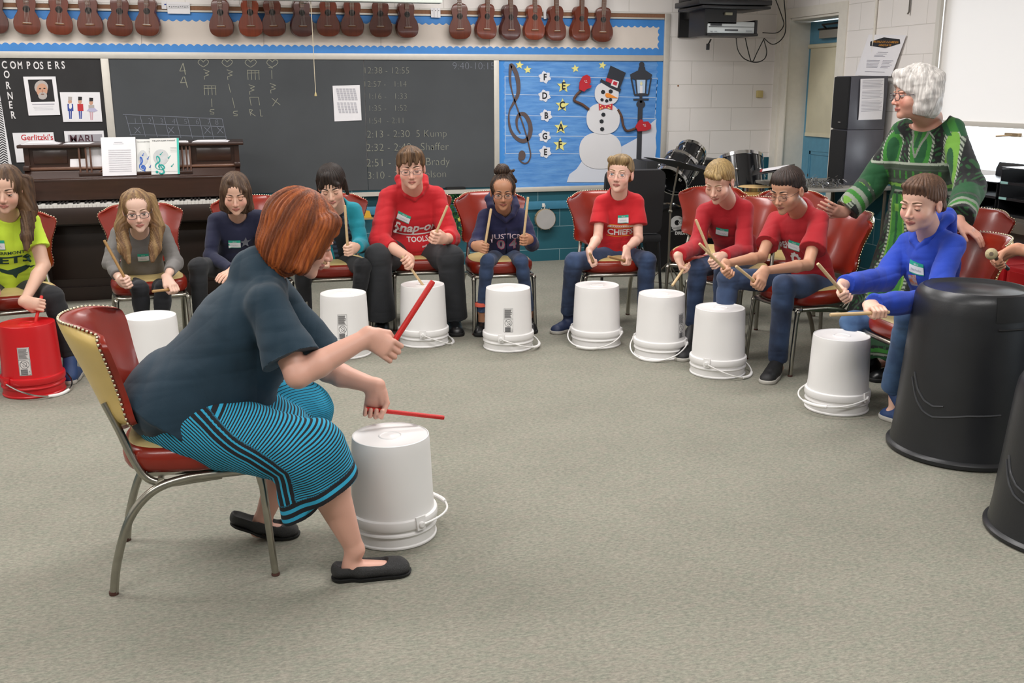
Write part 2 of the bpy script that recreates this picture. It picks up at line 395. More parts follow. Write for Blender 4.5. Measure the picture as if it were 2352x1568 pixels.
for s_, X, Y, sz in (('12:38 - 12:55', 1112, 662, .075), ('12:57 -   1:14', 1112, 782, .07), ('1:16 -   1:33', 1155, 892, .07), ('1:35 -   1:52', 1155, 1000, .07),
                     ('1:54  - 2:11', 1155, 1112, .07), ('2:13 - 2:30  5 Kump', 1145, 1240, .087), ('2:32 - 2:49   Shaffer', 1138, 1362, .092), ('2:51 - 3:08    Brady', 1140, 1500, .095), ('3:10 - 3:27   nelson', 1150, 1612, .09)):
    ctext(mb, s_, X, Y, sz, .98); cbuild(mb)
def cline(mb, z, pts, w=.0042):
    P = [z(X, Y, .0142) for X, Y in pts]
    for a, b in zip(P, P[1:]): strip(mb, a, b, w, np.array([0, -1., 0]))
for X in (100, 295):
    q = [(X, 605), (X-34, 586), (X-50, 566), (X-44, 546), (X-30, 538), (X-14, 542), (X, 560), (X+14, 543), (X+32, 538), (X+48, 546), (X+52, 562), (X+36, 584), (X, 605)]; cline(mb, W2, q); cbuild(mb)
for X in (1830, 2045):
    cline(mb, W1, [(X, 602), (X-32, 583), (X-47, 564), (X-42, 545), (X-28, 538), (X-13, 542), (X, 560), (X+14, 542), (X+30, 538), (X+45, 546), (X+48, 562), (X+32, 584), (X, 602)]); cbuild(mb)
def rest(z, X, Y): cline(mb, z, [(X-28, Y), (X+25, Y+18), (X-15, Y+32), (X+22, Y+48), (X-22, Y+62), (X-18, Y+90)]); cbuild(mb)
rest(W1, 1860, 625); rest(W1, 2070, 628); rest(W2, 112, 762); rest(W2, 302, 750)
def beam4(z, X, Y, w=100):
    for k in range(4): cline(mb, z, [(X+k*w/3, Y), (X+k*w/3+6, Y+85)])
    cline(mb, z, [(X-4, Y), (X+w+8, Y+3)]); cline(mb, z, [(X-4, Y+26), (X+w+8, Y+24)]); cbuild(mb)
beam4(W2, 72, 632); beam4(W1, 1838, 770, 100)
cline(mb, W1, [(2058, 755), (2075, 832)]); cbuild(mb); cline(mb, W1, [(1905, 888), (1908, 962)]); cbuild(mb); cline(mb, W1, [(2092, 880), (2112, 972)]); cbuild(mb)
cline(mb, W2, [(290, 632), (292, 710)]); cline(mb, W2, [(262, 608), (300, 612)]); cbuild(mb)
cline(mb, W2, [(105, 950), (92, 875), (170, 875), (182, 948)]); cbuild(mb); cline(mb, W2, [(292, 885), (368, 945)]); cline(mb, W2, [(345, 885), (298, 955)]); cbuild(mb)
cline(mb, W2, [(88, 985), (102, 1040)]); cline(mb, W2, [(88, 985), (120, 990), (98, 1012), (145, 1045)]); cbuild(mb); cline(mb, W2, [(185, 985), (190, 1045), (210, 1045)]); cbuild(mb)
for X, Y in ((1885, 1025), (2095, 1040)): cline(mb, W1, [(X+45, Y-40), (X+10, Y-38), (X+5, Y-22), (X+42, Y-12), (X+40, Y+2), (X+8, Y)]); cbuild(mb)
cline(mb, W1, [(1648, 568), (1618, 640), (1672, 636)], .005); cline(mb, W1, [(1650, 570), (1670, 672)], .006); cbuild(mb)
cline(mb, W1, [(1650, 690), (1625, 745), (1682, 742)], .005); cline(mb, W1, [(1660, 690), (1688, 788)], .006); cbuild(mb)
mb = MB()
xs = [1132, 1262, 1370, 1478, 1585, 1690, 1795, 1885, 2000]
tops = [1040, 1045, 1050, 1055, 1060, 1063, 1066, 1069, 1070]
for i, X in enumerate(xs): cline(mb, W1, [(X, tops[i]), (X+50-i*1.5, 1225+i*4)], .0038)
cline(mb, W1, [(1105, 1030), (2000, 1070)]); cline(mb, W1, [(1150, 1108), (2018, 1140)]); cline(mb, W1, [(1168, 1210), (2040, 1232)])
for i, ch in enumerate('12345678'):
    p = W1(xs[i]+(70 if i < 7 else 50), 1112+i*1.5, .014); flat_text(mb, ch, .062, p, (1, 0, 0), (0, 0, 1), bold=-.0016)
for X in (1238, 1540, 1868, 1982):
    cline(mb, W1, [(X-28, 1145), (X+30, 1200)]); cline(mb, W1, [(X+22, 1142), (X-25, 1202)])
cbuild(mb, chalk2); ctext(mb, '9:40-10:15', 1915, 625, .088, 1.0); cbuild(mb, chalk2)
MB().box((-.085, -.03, 0), (.085, .025, .028), bev=.006).build('chalk_eraser', mat('black_felt', '#161616', .9), None, loc=PY(1046, 424, 8.63))
e = bpy.data.objects['chalk_eraser']; e.location = (float(PY(1046, 424, 8.63)[0]), 8.63, .6625); setp(e, 'long black felt eraser lying in the chalk tray', 'eraser')
# paper on chalkboard
def sheet(name, label, cat, corners, m, off=.016, group=None, th=.0012):
    P = [np.array(c, float) for c in corners]; c = sum(P)/len(P)
    mb = MB().prism([p-c for p in P], (0, -th, 0)); o = mb.build(name, m, None, smooth=None, loc=c); return setp(o, label, cat, group)
white = mat('white_paper', '#e9e7ea', .85, var=.015); ink = mat('grey_ink', '#9a98a2', .9); dink = mat('dark_ink', '#26262a', .8)
sh = sheet('paper_sheet', 'white printed schedule sheet taped to the middle of the chalkboard', 'paper', [W2(838, 772, .016), W2(1083, 765, .016), W2(1100, 1083, .016), W2(856, 1092, .016)], white)
mb = MB(); c = np.array(sh.location)
for r_ in range(12):
    for cc in range(6):
        p = W2(868+cc*30+r_*2, 800+r_*9, .0182); strip(mb, p-c, p-c+np.array([.022, 0, 0]), .004, np.array(NF))
for r_ in range(10):
    for cc in range(6):
        p = W2(878+cc*30+r_*2, 925+r_*10, .0182); strip(mb, p-c, p-c+np.array([.02, 0, 0]), .004, np.array(NF))
mb.build('printed_table', ink, sh, smooth=None)
# ---------------- upper bulletin board (scalloped blue border on cream paper)
ub = thing('bulletin_board', 'long cream bulletin board with scalloped blue border behind the ukuleles', 'bulletin board', (0, YB-.006, 1.797))
MB().box((BX0, 0, 0), (3.705, .006, .303)).build('cream_paper', mat('cream_backing', '#ddd2c8', .8, var=.04, vscale=4), ub, smooth=None)
blue = mat('blue_border', '#3f86cf', .55, var=.06, vscale=8)
def scallop(mb, a, b, inward, width, amp=.008, pitch=.058, y=-.0015):
    a = np.array(a, float); b = np.array(b, float); L = np.linalg.norm(b-a); d = (b-a)/L; n = int(L/pitch)*10
    A = []; B = []
    for i in range(n+1):
        s_ = L*i/n; w_ = width+amp*abs(math.sin(math.pi*s_/pitch))*2-amp
        A.append(a+d*s_); B.append(a+d*s_+np.array(inward, float)*w_)
    for i in range(n): mb.prism([A[i], A[i+1], B[i+1], B[i]], (0, y, 0))
mb = MB(); scallop(mb, (BX0, 0, .303), (3.705, 0, .303), (0, 0, -1), .062); mb.build('top_border', blue, ub, smooth=None)
mb = MB(); scallop(mb, (BX0, -.0004, .0), (3.705, -.0004, .0), (0, 0, 1), .056); mb.build('bottom_border', blue, ub, smooth=None)
mb = MB(); scallop(mb, (3.705, -.0008, 0), (3.705, -.0008, .303), (-1, 0, 0), .05); mb.build('side_border', blue, ub, smooth=None)
mb = MB()
for px, py0, py1 in ((325, 60, 103), (606, 75, 104), (875, 80, 106), (1124, 85, 105)):
    a = PY(px, py0, YB-.007); b = PY(px, py1, YB-.007); strip(mb, a-np.array(ub.location), b-np.array(ub.location), .003, np.array(NF)); mb.build('paper_seam', mat('seam_brown', '#a2948c', .9), ub, smooth=None); mb = MB()  # thin darker line along each paper joint
# ---------------- composers corner
cc = thing('composers_panel', 'black Composers Corner display board with cut-out white letters', 'bulletin board', (-2.1, YB-.008, .66))
MB().box((-1.2, 0, 0), (1.115, .0065, 1.085)).build('black_paper', mat('black_paper', '#2b2a2b', .8, var=.12, vscale=7), cc, smooth=None)
lt = mat('letter_white', '#dedbdc', .8)
def put_letter(mb, ch, X, Y, hpx, z=W1, off=.0095, xs=.70, bold=.0016):
    p = z(X, Y, off); s_ = abs(z(X, Y-hpx)[2]-z(X, Y)[2])/.72; xs = .62 if ch == 'M' else xs
    flat_text(mb, ch, s_, p-np.array(cc.location), (1, 0, 0), (0, 0, 1), bold=bold, xs=xs)
for ch, X, Y in zip('COMPOSERS', (18, 92, 160, 242, 302, 362, 430, 496, 556), (615, 617, 619, 620, 621, 622, 621, 619, 617)):
    mb = MB(); put_letter(mb, ch, X, Y, 68 if ch != 'M' else 66); mb.build('cut_out_letter', lt, cc, smooth=None)
for ch, X, Y in zip('ORNER', (36, 55, 68, 82, 100), (700, 800, 893, 975, 1066)):
    mb = MB(); put_letter(mb, ch, X, Y, 66); mb.build('cut_out_letter', lt, cc, smooth=None)
# chevron strip at the left edge of the panel
mb = MB(); bx = W1(0, 900)[0]
for k in range(60):
    z0 = .66+k*.0185
    if z0 > 1.46: break
    pts = [(-2.35+.026*j, z0+(.018 if j % 2 else 0)) for j in range(27)]
    for (xa, za), (xb, zb) in zip(pts, pts[1:]):
        if xb > -1.729+(1.486-z0)*.0457: break
        mb.prism([(xa+2.1, -.0045, za-.66), (xb+2.1, -.0045, zb-.66), (xb+2.1, -.0045, zb-.66+.009), (xa+2.1, -.0045, za-.66+.009)], (0, -.001, 0))
mb.build('chevron_border', mat('chevron_dark', '#2a2a2c', .8), cc, smooth=None)
MB().prism([(-2.4+2.1, -.001, 0), (-1.691+2.1, -.001, 0), (-1.729+2.1, -.001, .826), (-2.4+2.1, -.001, .82)], (0, -.003, 0)).build('border_backing', white, cc, smooth=None)
sk = mat('print_skin', '#c99a80', .7); gr = mat('print_grey', '#b4aca8', .8); bk = mat('print_black', '#1d1a1c', .7)
pr = sheet('portrait_print', 'white print with a portrait of a grey-bearded man on black ground', 'picture', [W1(208, 690, .017), W1(500, 688, .017), W1(542, 1034, .017), W1(258, 1040, .017)], white)
def onp(o, z, poly, m, name, off):
    c = np.array(o.location); P = [z(X, Y, off)-c for X, Y in poly]; return MB().prism(P, (0, -.0006, 0)).build(name, m, o, smooth=None)
def ellp(cx, cy, rx, ry, n=18, a0=0, tilt=0): return [(cx+rx*math.cos(2*math.pi*k/n+a0)+tilt*ry*math.sin(2*math.pi*k/n), cy+ry*math.sin(2*math.pi*k/n+a0)) for k in range(n)]
onp(pr, W1, [(250, 716), (468, 714), (494, 914), (280, 918)], bk, 'picture_ground', .0185)
onp(pr, W1, ellp(372, 785, 62, 62), gr, 'printed_hair', .0192)
onp(pr, W1, ellp(378, 812, 50, 62), sk, 'printed_face', .0199)
onp(pr, W1, ellp(384, 862, 40, 34), gr, 'printed_beard', .0206)
onp(pr, W1, ellp(383, 848, 16, 5), mat('print_brown', '#7c5648', .8), 'printed_mouth', .0213)  # mouth of the print in plain brown
onp(pr, W1, ellp(360, 798, 10, 5), bk, 'printed_eye', .0213); onp(pr, W1, ellp(400, 796, 10, 5), bk, 'printed_eye', .0213)
onp(pr, W1, ellp(382, 820, 7, 15), mat('print_skin_dark', '#b5826a', .7), 'printed_nose', .0213)
mb = MB(); c = np.array(pr.location)
strip(mb, W1(290, 940, .0185)-c, W1(490, 937, .0185)-c, .006, np.array(NF))
for k in range(3): strip(mb, W1(300+6*k, 965+12*k, .0185)-c, W1(480, 963+12*k, .0185)-c, .002, np.array(NF))
mb.build('caption', ink, pr, smooth=None)
nc = sheet('costume_print', 'white print of three little costumed dancers beside the portrait', 'picture', [W1(538, 830, .016), W1(898, 830, .016), W1(922, 1095, .016), W1(570, 1098, .016)], white)
pb = mat('print_blue', '#3c4f9a', .7); prd = mat('print_red', '#c03038', .7); pk = mat('print_pink', '#d0a8b0', .8)
for cx, top, body, leg, hat in ((632, 905, pb, pb, gr), (722, 905, prd, pb, bk), (822, 915, white, pk, bk)):
    onp(nc, W1, [(cx-26, top+30), (cx+26, top+30), (cx+30, top+95), (cx-22, top+95)], body if body != white else gr, 'printed_coat', .0175)
    onp(nc, W1, [(cx-14, top+95), (cx-2, top+95), (cx+2, top+165), (cx-8, top+165)], leg, 'printed_leg', .0175)
    onp(nc, W1, [(cx+4, top+95), (cx+16, top+95), (cx+14, top+165), (cx+5, top+165)], leg, 'printed_leg', .0175)
    onp(nc, W1, ellp(cx-2, top+10, 17, 20), sk, 'printed_head', .0182)
    onp(nc, W1, [(cx-18, top-2), (cx+15, top-4), (cx+16, top-34), (cx-18, top-36)], hat, 'printed_hat', .0189)
    if hat is gr: onp(nc, W1, ellp(cx+2, top+50, 14, 26), white, 'printed_beard', .0189)
onp(nc, W1, [(780, 1000), (800, 975), (850, 970), (882, 998), (840, 1008)], mat('print_lilac', '#b9b6d0', .8), 'printed_skirt', .0182)
g1 = sheet('title_sheet', 'white sheet with red lettering on the black panel behind the piano', 'paper', [W1(112, 1196, .016), W1(480, 1190, .016), W1(520, 1455, .016), W1(150, 1462, .016)], white)
mb = MB(); flat_text(mb, "Gerlitzki's", .060, W1(190, 1262, .0175)-np.array(g1.location), (1, 0, 0), (0, 0, 1), xs=.95, bold=.001); mb.build('red_lettering', mat('red_ink', '#c02f38', .7), g1, smooth=None)
g2 = sheet('poster_sheet', 'white framed poster with dark block capitals above the piano', 'poster', [W1(576, 1180, .016), W1(932, 1175, .016), W1(955, 1400, .016), W1(600, 1410, .016)], white)
onp(g2, W1, [(610, 1212), (918, 1206), (930, 1345), (625, 1350)], mat('print_midgrey', '#a8a5ab', .8), 'grey_panel', .0175)
mb = MB(); flat_text(mb, 'MARI', .085, W1(628, 1285, .0185)-np.array(g2.location), (1, 0, 0), (0, 0, 1), bold=.001, xs=.9); mb.build('block_capitals', mat('maroon_ink', '#4a2530', .7), g2, smooth=None)
# small strips pinned on the rail
s1 = sheet('music_strip', 'white notation strip pinned to the rail between two ukulele groups', 'paper', [W1(1502, 14, .03), W1(1708, 20, .03), W1(1712, 125, .03), W1(1510, 122, .03)], white)
s1b = sheet('note_card', 'small card with a blue note beside the long notation strip', 'paper', [W1(1452, 8, .026), W1(1500, 10, .026), W1(1502, 82, .026), W1(1456, 80, .026)], white)
onp(s1b, W1, ellp(1488, 40, 10, 7), pb, 'blue_note', .0275)
mb = MB(); c = np.array(s1.location)
for k in range(4): strip(mb, W1(1515, 45+k*10, .0315)-c, W1(1700, 48+k*10, .0315)-c, .0016, np.array(NF))
for k in range(9): p = W1(1525+k*20, 60+4*math.sin(k*2), .0316)-c; mb.ball(p, (.004, .0006, .003), 8, 4)
mb.build('printed_notes', dink, s1, smooth=None)
s2 = sheet('fingering_card', 'small three-box card pinned to the rail near the right ukuleles', 'paper', [W2(1722, 70, .03), W2(1808, 72, .03), W2(1810, 160, .03), W2(1726, 156, .03)], white)
mb = MB(); c = np.array(s2.location)
for X in (1752, 1782): strip(mb, W2(X, 74, .0315)-c, W2(X+1, 156, .0315)-c, .0016, np.array(NF))
for X in (1735, 1766, 1795): mb.ball(W2(X, 96, .0315)-c, (.004, .0006, .004), 8, 4)
mb.build('printed_boxes', dink, s2, smooth=None)
s3 = sheet('narrow_card', 'narrow white card hanging on the rail among the right-hand ukuleles', 'paper', [W3(580, 85, .03), W3(605, 85, .03), W3(608, 170, .03), W3(584, 172, .03)], white)
# ---------------- snowman board
sb = thing('winter_board', 'bright blue winter bulletin board with staff lines and blue border', 'bulletin board', (2.95, YB-.006, .668))
def mottled():
    return mat('mottled_blue_paper', '#6aa0dc', .8, col2='#4b86cc', vscale=5, stretch=(1, 1, 6), bump=.6, bscale=14)
MB().box((-.754, 0, 0), (.755, .006, 1.08)).build('blue_paper', mottled(), sb, smooth=None)
b2 = mat('bright_blue_border', '#3d8bd8', .6)
mb = MB(); scallop(mb, (-.754, -.0, 0), (-.754, 0, 1.08), (1, 0, 0), .045); mb.build('side_border', b2, sb, smooth=None)
mb = MB(); scallop(mb, (.755, -.0, 0), (.755, 0, 1.08), (-1, 0, 0), .05, amp=.01); mb.build('side_border', b2, sb, smooth=None)
sbl = np.array(sb.location)
def wl(X, Y, off=.0075): return W3(X, Y, off)-sbl
mb = MB(); lnw = .0045
for (a, b) in (((232, 686), (1610, 706)), ((235, 848), (1590, 878)), ((240, 1035), (1590, 1068)), ((235, 1222), (1420, 1228)), ((235, 1380), (900, 1384))): strip(mb, wl(*a), wl(*b), lnw, np.array(NF))
strip(mb, wl(235, 686), wl(238, 1384), lnw, np.array(NF)); strip(mb, wl(1608, 700), wl(1585, 1065), lnw, np.array(NF))
mb.build('staff_lines', mat('white_yarn', '#c9d8ea', .8), sb, smooth=None)
def cut(name, label, cat, poly, m, off=.010, th=.002, z=W3, group=None):
    P = [z(X, Y, off) for X, Y in poly]; c = sum(P)/len(P)
    o = MB().prism([p-c for p in P], (0, -th, 0)).build(name, m, None, smooth=None, loc=c); return setp(o, label, cat, group)
snow = mat('snow_paper', '#d7dbe6', .85, var=.03, vscale=3)
cut('paper_snowdrift', 'white paper snowdrift along the bottom right of the blue board', 'decoration', [(790, 1640), (815, 1568), (880, 1520), (960, 1400), (1120, 1400), (1285, 1318), (1420, 1245), (1500, 1150), (1598, 1068), (1592, 1120), (1600, 1180), (1590, 1240), (1598, 1330), (1588, 1400), (1590, 1640)], snow, .009, .001)
# treble clef
clef = mat('brown_glitter', '#5a4a48', .5, var=.2, vscale=300)
pth = smooth_path([(385, 1405), (360, 1420), (375, 1450), (410, 1470), (445, 1455), (465, 1400), (455, 1330), (430, 1230), (400, 1130), (355, 1000), (330, 930), (300, 830), (280, 720), (285, 600), (300, 595), (335, 660), (355, 760), (350, 850), (310, 930), (275, 1000), (270, 1090), (290, 1180), (340, 1245), (400, 1270), (445, 1240), (465, 1170), (450, 1090), (410, 1030), (365, 1030), (340, 1080), (345, 1150), (372, 1200)], 6)
ws = []
n = len(pth)
for i in range(n):
    t = i/n; ws.append(.012+.026*max(0, math.sin(max(0, (t-.36))/.25*math.pi) if t < .61 else 0)+.026*max(0, math.sin((t-.62)/.36*math.pi) if .62 < t < .98 else 0))
P = [W3(p[0], p[1], .010) for p in pth]; c = W3(370, 1020, .010)
mb = MB(); ribbon(mb, [p-c for p in P], ws, (0, -1, 0), .002)
o = mb.build('paper_treble_clef', clef, None, smooth=None, loc=c); setp(o, 'tall brown paper treble clef on the left of the blue board', 'decoration')
q = [W3(X, Y, .0105)-c for X, Y in ellp(388, 1398, 32, 44)]
MB().prism(q, (0, -.002, 0)).build('clef_ball', clef, o, smooth=None)
yel = mat('yellow_star_paper', '#e8e08a', .75)
def star(cx, cy, r, rot, name, label, off=.0095, group=None):
    pts = []
    for k in range(10):
        a = -math.pi/2+k*math.pi/5+rot; rr = r if k % 2 == 0 else r*.45; pts.append((cx+rr*math.cos(a), cy+rr*math.sin(a)))
    return cut(name, label, 'star', pts, yel, off, .0015)
star(366, 585, 38, .1, 'paper_star', 'small yellow star nearest the top of the treble clef'); star(438, 628, 38, -.1, 'paper_star', 'small yellow star just right of and below the first one')
star(868, 617, 38, -.15, 'paper_star', 'small yellow star above the snowman\'s raised mitten'); star(1112, 588, 37, .2, 'paper_star', 'small yellow star just left of the snowman\'s top hat')
for ch, X, Y, w_ in (('E', 762, 775, ''), ('C', 750, 948, ''), ('A', 738, 1148, ''), ('F', 730, 1302, '')):
    o = star(X, Y, 64, .05, 'note_star', 'large yellow star with the black letter %s' % ch)
    mb = MB(); flat_text(mb, ch, .085, W3(X, Y+28, .0125)-np.array(o.location), (1, 0, 0), (0, 0, 1), bold=.0025, align='CENTER', xs=.85); mb.build('black_letter', dink, o, smooth=None)
for i, (ch, X, Y) in enumerate((('F', 593, 695), ('D', 590, 862), ('B', 604, 1040), ('G', 592, 1226), ('E', 597, 1368))):
    pts = []
    for k in range(48):
        a = 2*math.pi*k/48; rr = 50+7*math.cos(6*a)+3*math.cos(18*a); pts.append((X+rr*math.cos(a+.3), Y+rr*math.sin(a+.3)))
    o = cut('note_snowflake', 'white paper snowflake with the black letter %s%s' % (ch, ', topmost in its column' if i == 0 else (', lowest in its column' if i == 4 else '')), 'snowflake', pts, mat('flake_white', '#dfe0e8', .8), .0095, .0015)
    mb = MB(); flat_text(mb, ch, .075, W3(X+2, Y+26, .0125)-np.array(o.location), (1, 0, 0), (0, 0, 1), bold=.0025, align='CENTER', xs=.85); mb.build('black_letter', dink, o, smooth=None)
# lamp post
lampm = mat('lamp_black_paper', '#33353d', .6)
lp = thing('paper_lamp_post', 'black paper street lamp with a white candle on the right of the blue board', 'decoration', W3(1450, 1560, .012)); lpl = np.array(lp.location)
def lpp(poly, m, name, off=.0115, th=.002, par=lp, base=None):
    b_ = lpl if base is None else base
    return MB().prism([W3(X, Y, off)-b_ for X, Y in poly], (0, -th, 0)).build(name, m, par, smooth=None)
lpp([(1432, 960), (1474, 960), (1458, 1600), (1412, 1600)], lampm, 'post'); lpp(ellp(1457, 938, 40, 36), lampm, 'post_ball', .012)
lpp([(1388, 888), (1528, 886), (1528, 902), (1392, 905)], lampm, 'crossbar', .013); lpp([(1445, 850), (1472, 850), (1470, 925), (1448, 925)], lampm, 'neck', .012)
lpp([(1360, 670), (1435, 632), (1500, 632), (1560, 672), (1548, 705), (1515, 716), (1400, 716), (1368, 704)], lampm, 'roof', .013)
lpp([(1440, 600), (1494, 600), (1500, 636), (1432, 636)], lampm, 'cap', .0125); lpp(ellp(1466, 583, 24, 27), lampm, 'finial', .013)
lpp([(1395, 850), (1448, 838), (1490, 838), (1530, 850), (1522, 862), (1400, 862)], lampm, 'lamp_base', .013)
for a in ([(1364, 700), (1378, 700), (1408, 852), (1395, 852)], [(1405, 714), (1418, 714), (1430, 848), (1420, 848)], [(1500, 714), (1514, 714), (1504, 848), (1494, 848)], [(1544, 700), (1556, 700), (1532, 852), (1520, 852)]): lpp(a, lampm, 'lamp_bar', .0125)
lpp([(1410, 714), (1508, 714), (1498, 845), (1424, 845)], mat('pale_glass_paper', '#b9cfe8', .7), 'lamp_glass', .0105, .001)
lpp([(1448, 772), (1474, 772), (1472, 838), (1450, 838)], white, 'candle', .0135); lpp([(1461, 728), (1474, 752), (1462, 775), (1449, 755)], mat('flame_paper', '#e9e2b4', .7), 'flame', .0135)
# snowman
sn = thing('paper_snowman', 'white paper snowman with black top hat, red mittens and carrot nose', 'decoration', W3(1110, 1500, .012)); snl = np.array(sn.location)
def sp_(poly, m, name, off, th=.003, par=sn, lab=None):
    o = MB().prism([W3(X, Y, off)-snl for X, Y in poly], (0, -th, 0)).build(name, m, par, smooth=None)
    if lab: o['label'] = lab
    return o
snw = mat('snowman_white', '#dedde0', .85, var=.02, vscale=4); coal = mat('coal_paper', '#1e2228', .7); stick_b = mat('twig_brown', '#5d4033', .8, var=.25, vscale=40)
def blob(cx, cy, rx, ry): 
    return [(cx+rx*math.copysign(abs(math.cos(a))**.85, math.cos(a)), cy+ry*math.copysign(abs(math.sin(a))**.85, math.sin(a))) for a in [2*math.pi*k/40 for k in range(40)]]
sp_(blob(1093, 1355, 190, 165), snw, 'lower_ball', .0120); sp_(blob(1118, 1068, 150, 140), snw, 'middle_ball', .0155); sp_(blob(1150, 843, 108, 103), snw, 'head_ball', .019)
hat = sp_([(1100, 708), (1140, 735), (1185, 590), (1322, 655), (1268, 795), (1280, 800), (1270, 830), (1180, 790), (1090, 735)], mat('hat_black', '#2c2f38', .7), 'top_hat', .0225)
sp_([(1148, 700), (1210, 718), (1195, 755), (1140, 728)], mat('hat_red', '#c22a3c', .6), 'hat_band', .026, par=hat)
sp_([(1205, 715), (1262, 735), (1245, 792), (1186, 768)], mat('buckle_white', '#e6e2e4', .6), 'hat_buckle', .027, par=hat); sp_([(1215, 730), (1248, 742), (1238, 772), (1202, 758)], MATS['hat_red'], 'buckle_centre', .0305, .001, par=hat)
for cx, cy in ((1117, 828), (1186, 823), (1108, 898), (1150, 908), (1184, 897), (1120, 1032), (1104, 1092), (1109, 1162)):
    r_ = 20 if cy not in (897, 898, 908) else 16
    sp_([(cx+r_*math.cos(a*math.pi/3+.3), cy+r_*math.sin(a*math.pi/3+.3)) for a in range(6)], coal, 'coal_button' if cy > 1000 else 'coal_lump', .0225 if cy < 1000 else .019)
sp_([(1142, 838), (1165, 838), (1252, 884), (1150, 878), (1136, 860)], mat('carrot_orange', '#ef8f2c', .6), 'carrot_nose', .0235, .004)
bow = sp_([(1078, 932), (1135, 950), (1202, 932), (1200, 988), (1140, 972), (1082, 992)], mat('bow_red', '#c8303a', .6), 'bow_tie', .0225)
for X, Y in ((1095, 950), (1110, 970), (1095, 980), (1138, 960), (1165, 970), (1182, 950), (1178, 975)): sp_(ellp(X, Y, 6, 6, 8), yel, 'bow_dot', .0255, .001, par=bow)
mb = MB(); P = [W3(X, Y, .020)-snl for X, Y in smooth_path([(990, 985), (930, 940), (860, 905), (875, 860), (920, 815)], 4)]; mb.tube(P, [.012]*len(P), 8); mb.build('twig_arm', stick_b, sn)
mb = MB(); P = [W3(X, Y, .020)-snl for X, Y in smooth_path([(1252, 985), (1285, 1050), (1300, 1130), (1335, 1178), (1412, 1155)], 4)]; mb.tube(P, [.011]*len(P), 8); mb.build('twig_arm', stick_b, sn)
mit = mat('mitten_red', '#b9202e', .7)
for poly in ([(900, 805), (905, 740), (935, 685), (970, 672), (1000, 690), (1005, 740), (990, 765), (1012, 768), (1005, 790), (970, 800), (945, 825)],
             [(1405, 1140), (1430, 1100), (1450, 1075), (1472, 1080), (1475, 1095), (1520, 1092), (1548, 1125), (1545, 1160), (1500, 1176), (1430, 1182)]):
    m_ = sp_(poly, mit, 'red_mitten', .028, .01)
mb = MB(); 
for X, Y in ((960, 735), (1488, 1128)):
    for dx, dy in ((-8, -6), (6, -8), (0, 6), (10, 6)): mb.add([W3(X+dx-5, Y+dy, .0386)-snl, W3(X+dx+5, Y+dy-5, .0386)-snl, W3(X+dx+5, Y+dy+5, .0386)-snl], [(0, 1, 2)])
mb.build('mitten_crystals', snw, sn, smooth=None)
# ================================================================== OBJECT BUILDERS
chrome = mat('chrome', '#d8d8d8', .12, metal=1)
chrome_worn = mat('worn_chrome', '#a9a69c', .28, metal=1, var=.08, vscale=30)
vinyl = mat('red_vinyl', '#84200f', .30, var=.10, vscale=9, coat=.12, bump=.05, bscale=120)
cream_v = mat('cream_vinyl', '#cdb06a', .35, var=.05, vscale=8, bump=.05, bscale=120)
tan_top = mat('tan_seat_top', '#c6b079', .45, var=.08, vscale=14)
brass = mat('nailhead', '#cfc3a6', .2, metal=1)
rubber = mat('brown_rubber', '#4a2a22', .7)
def WP(mb, name, m, parent, **kw):
    """mesh gathered in world coordinates, parented to an unrotated thing"""
    L = np.array(parent.location) if parent.parent is None else None
    if L is None:
        pp = parent
        L = np.zeros(3)
        while pp is not None: L = L+np.array(pp.location); pp = pp.parent
    mb.v = [tuple(np.array(v)-L) for v in mb.v]
    return mb.build(name, m, parent, **kw)
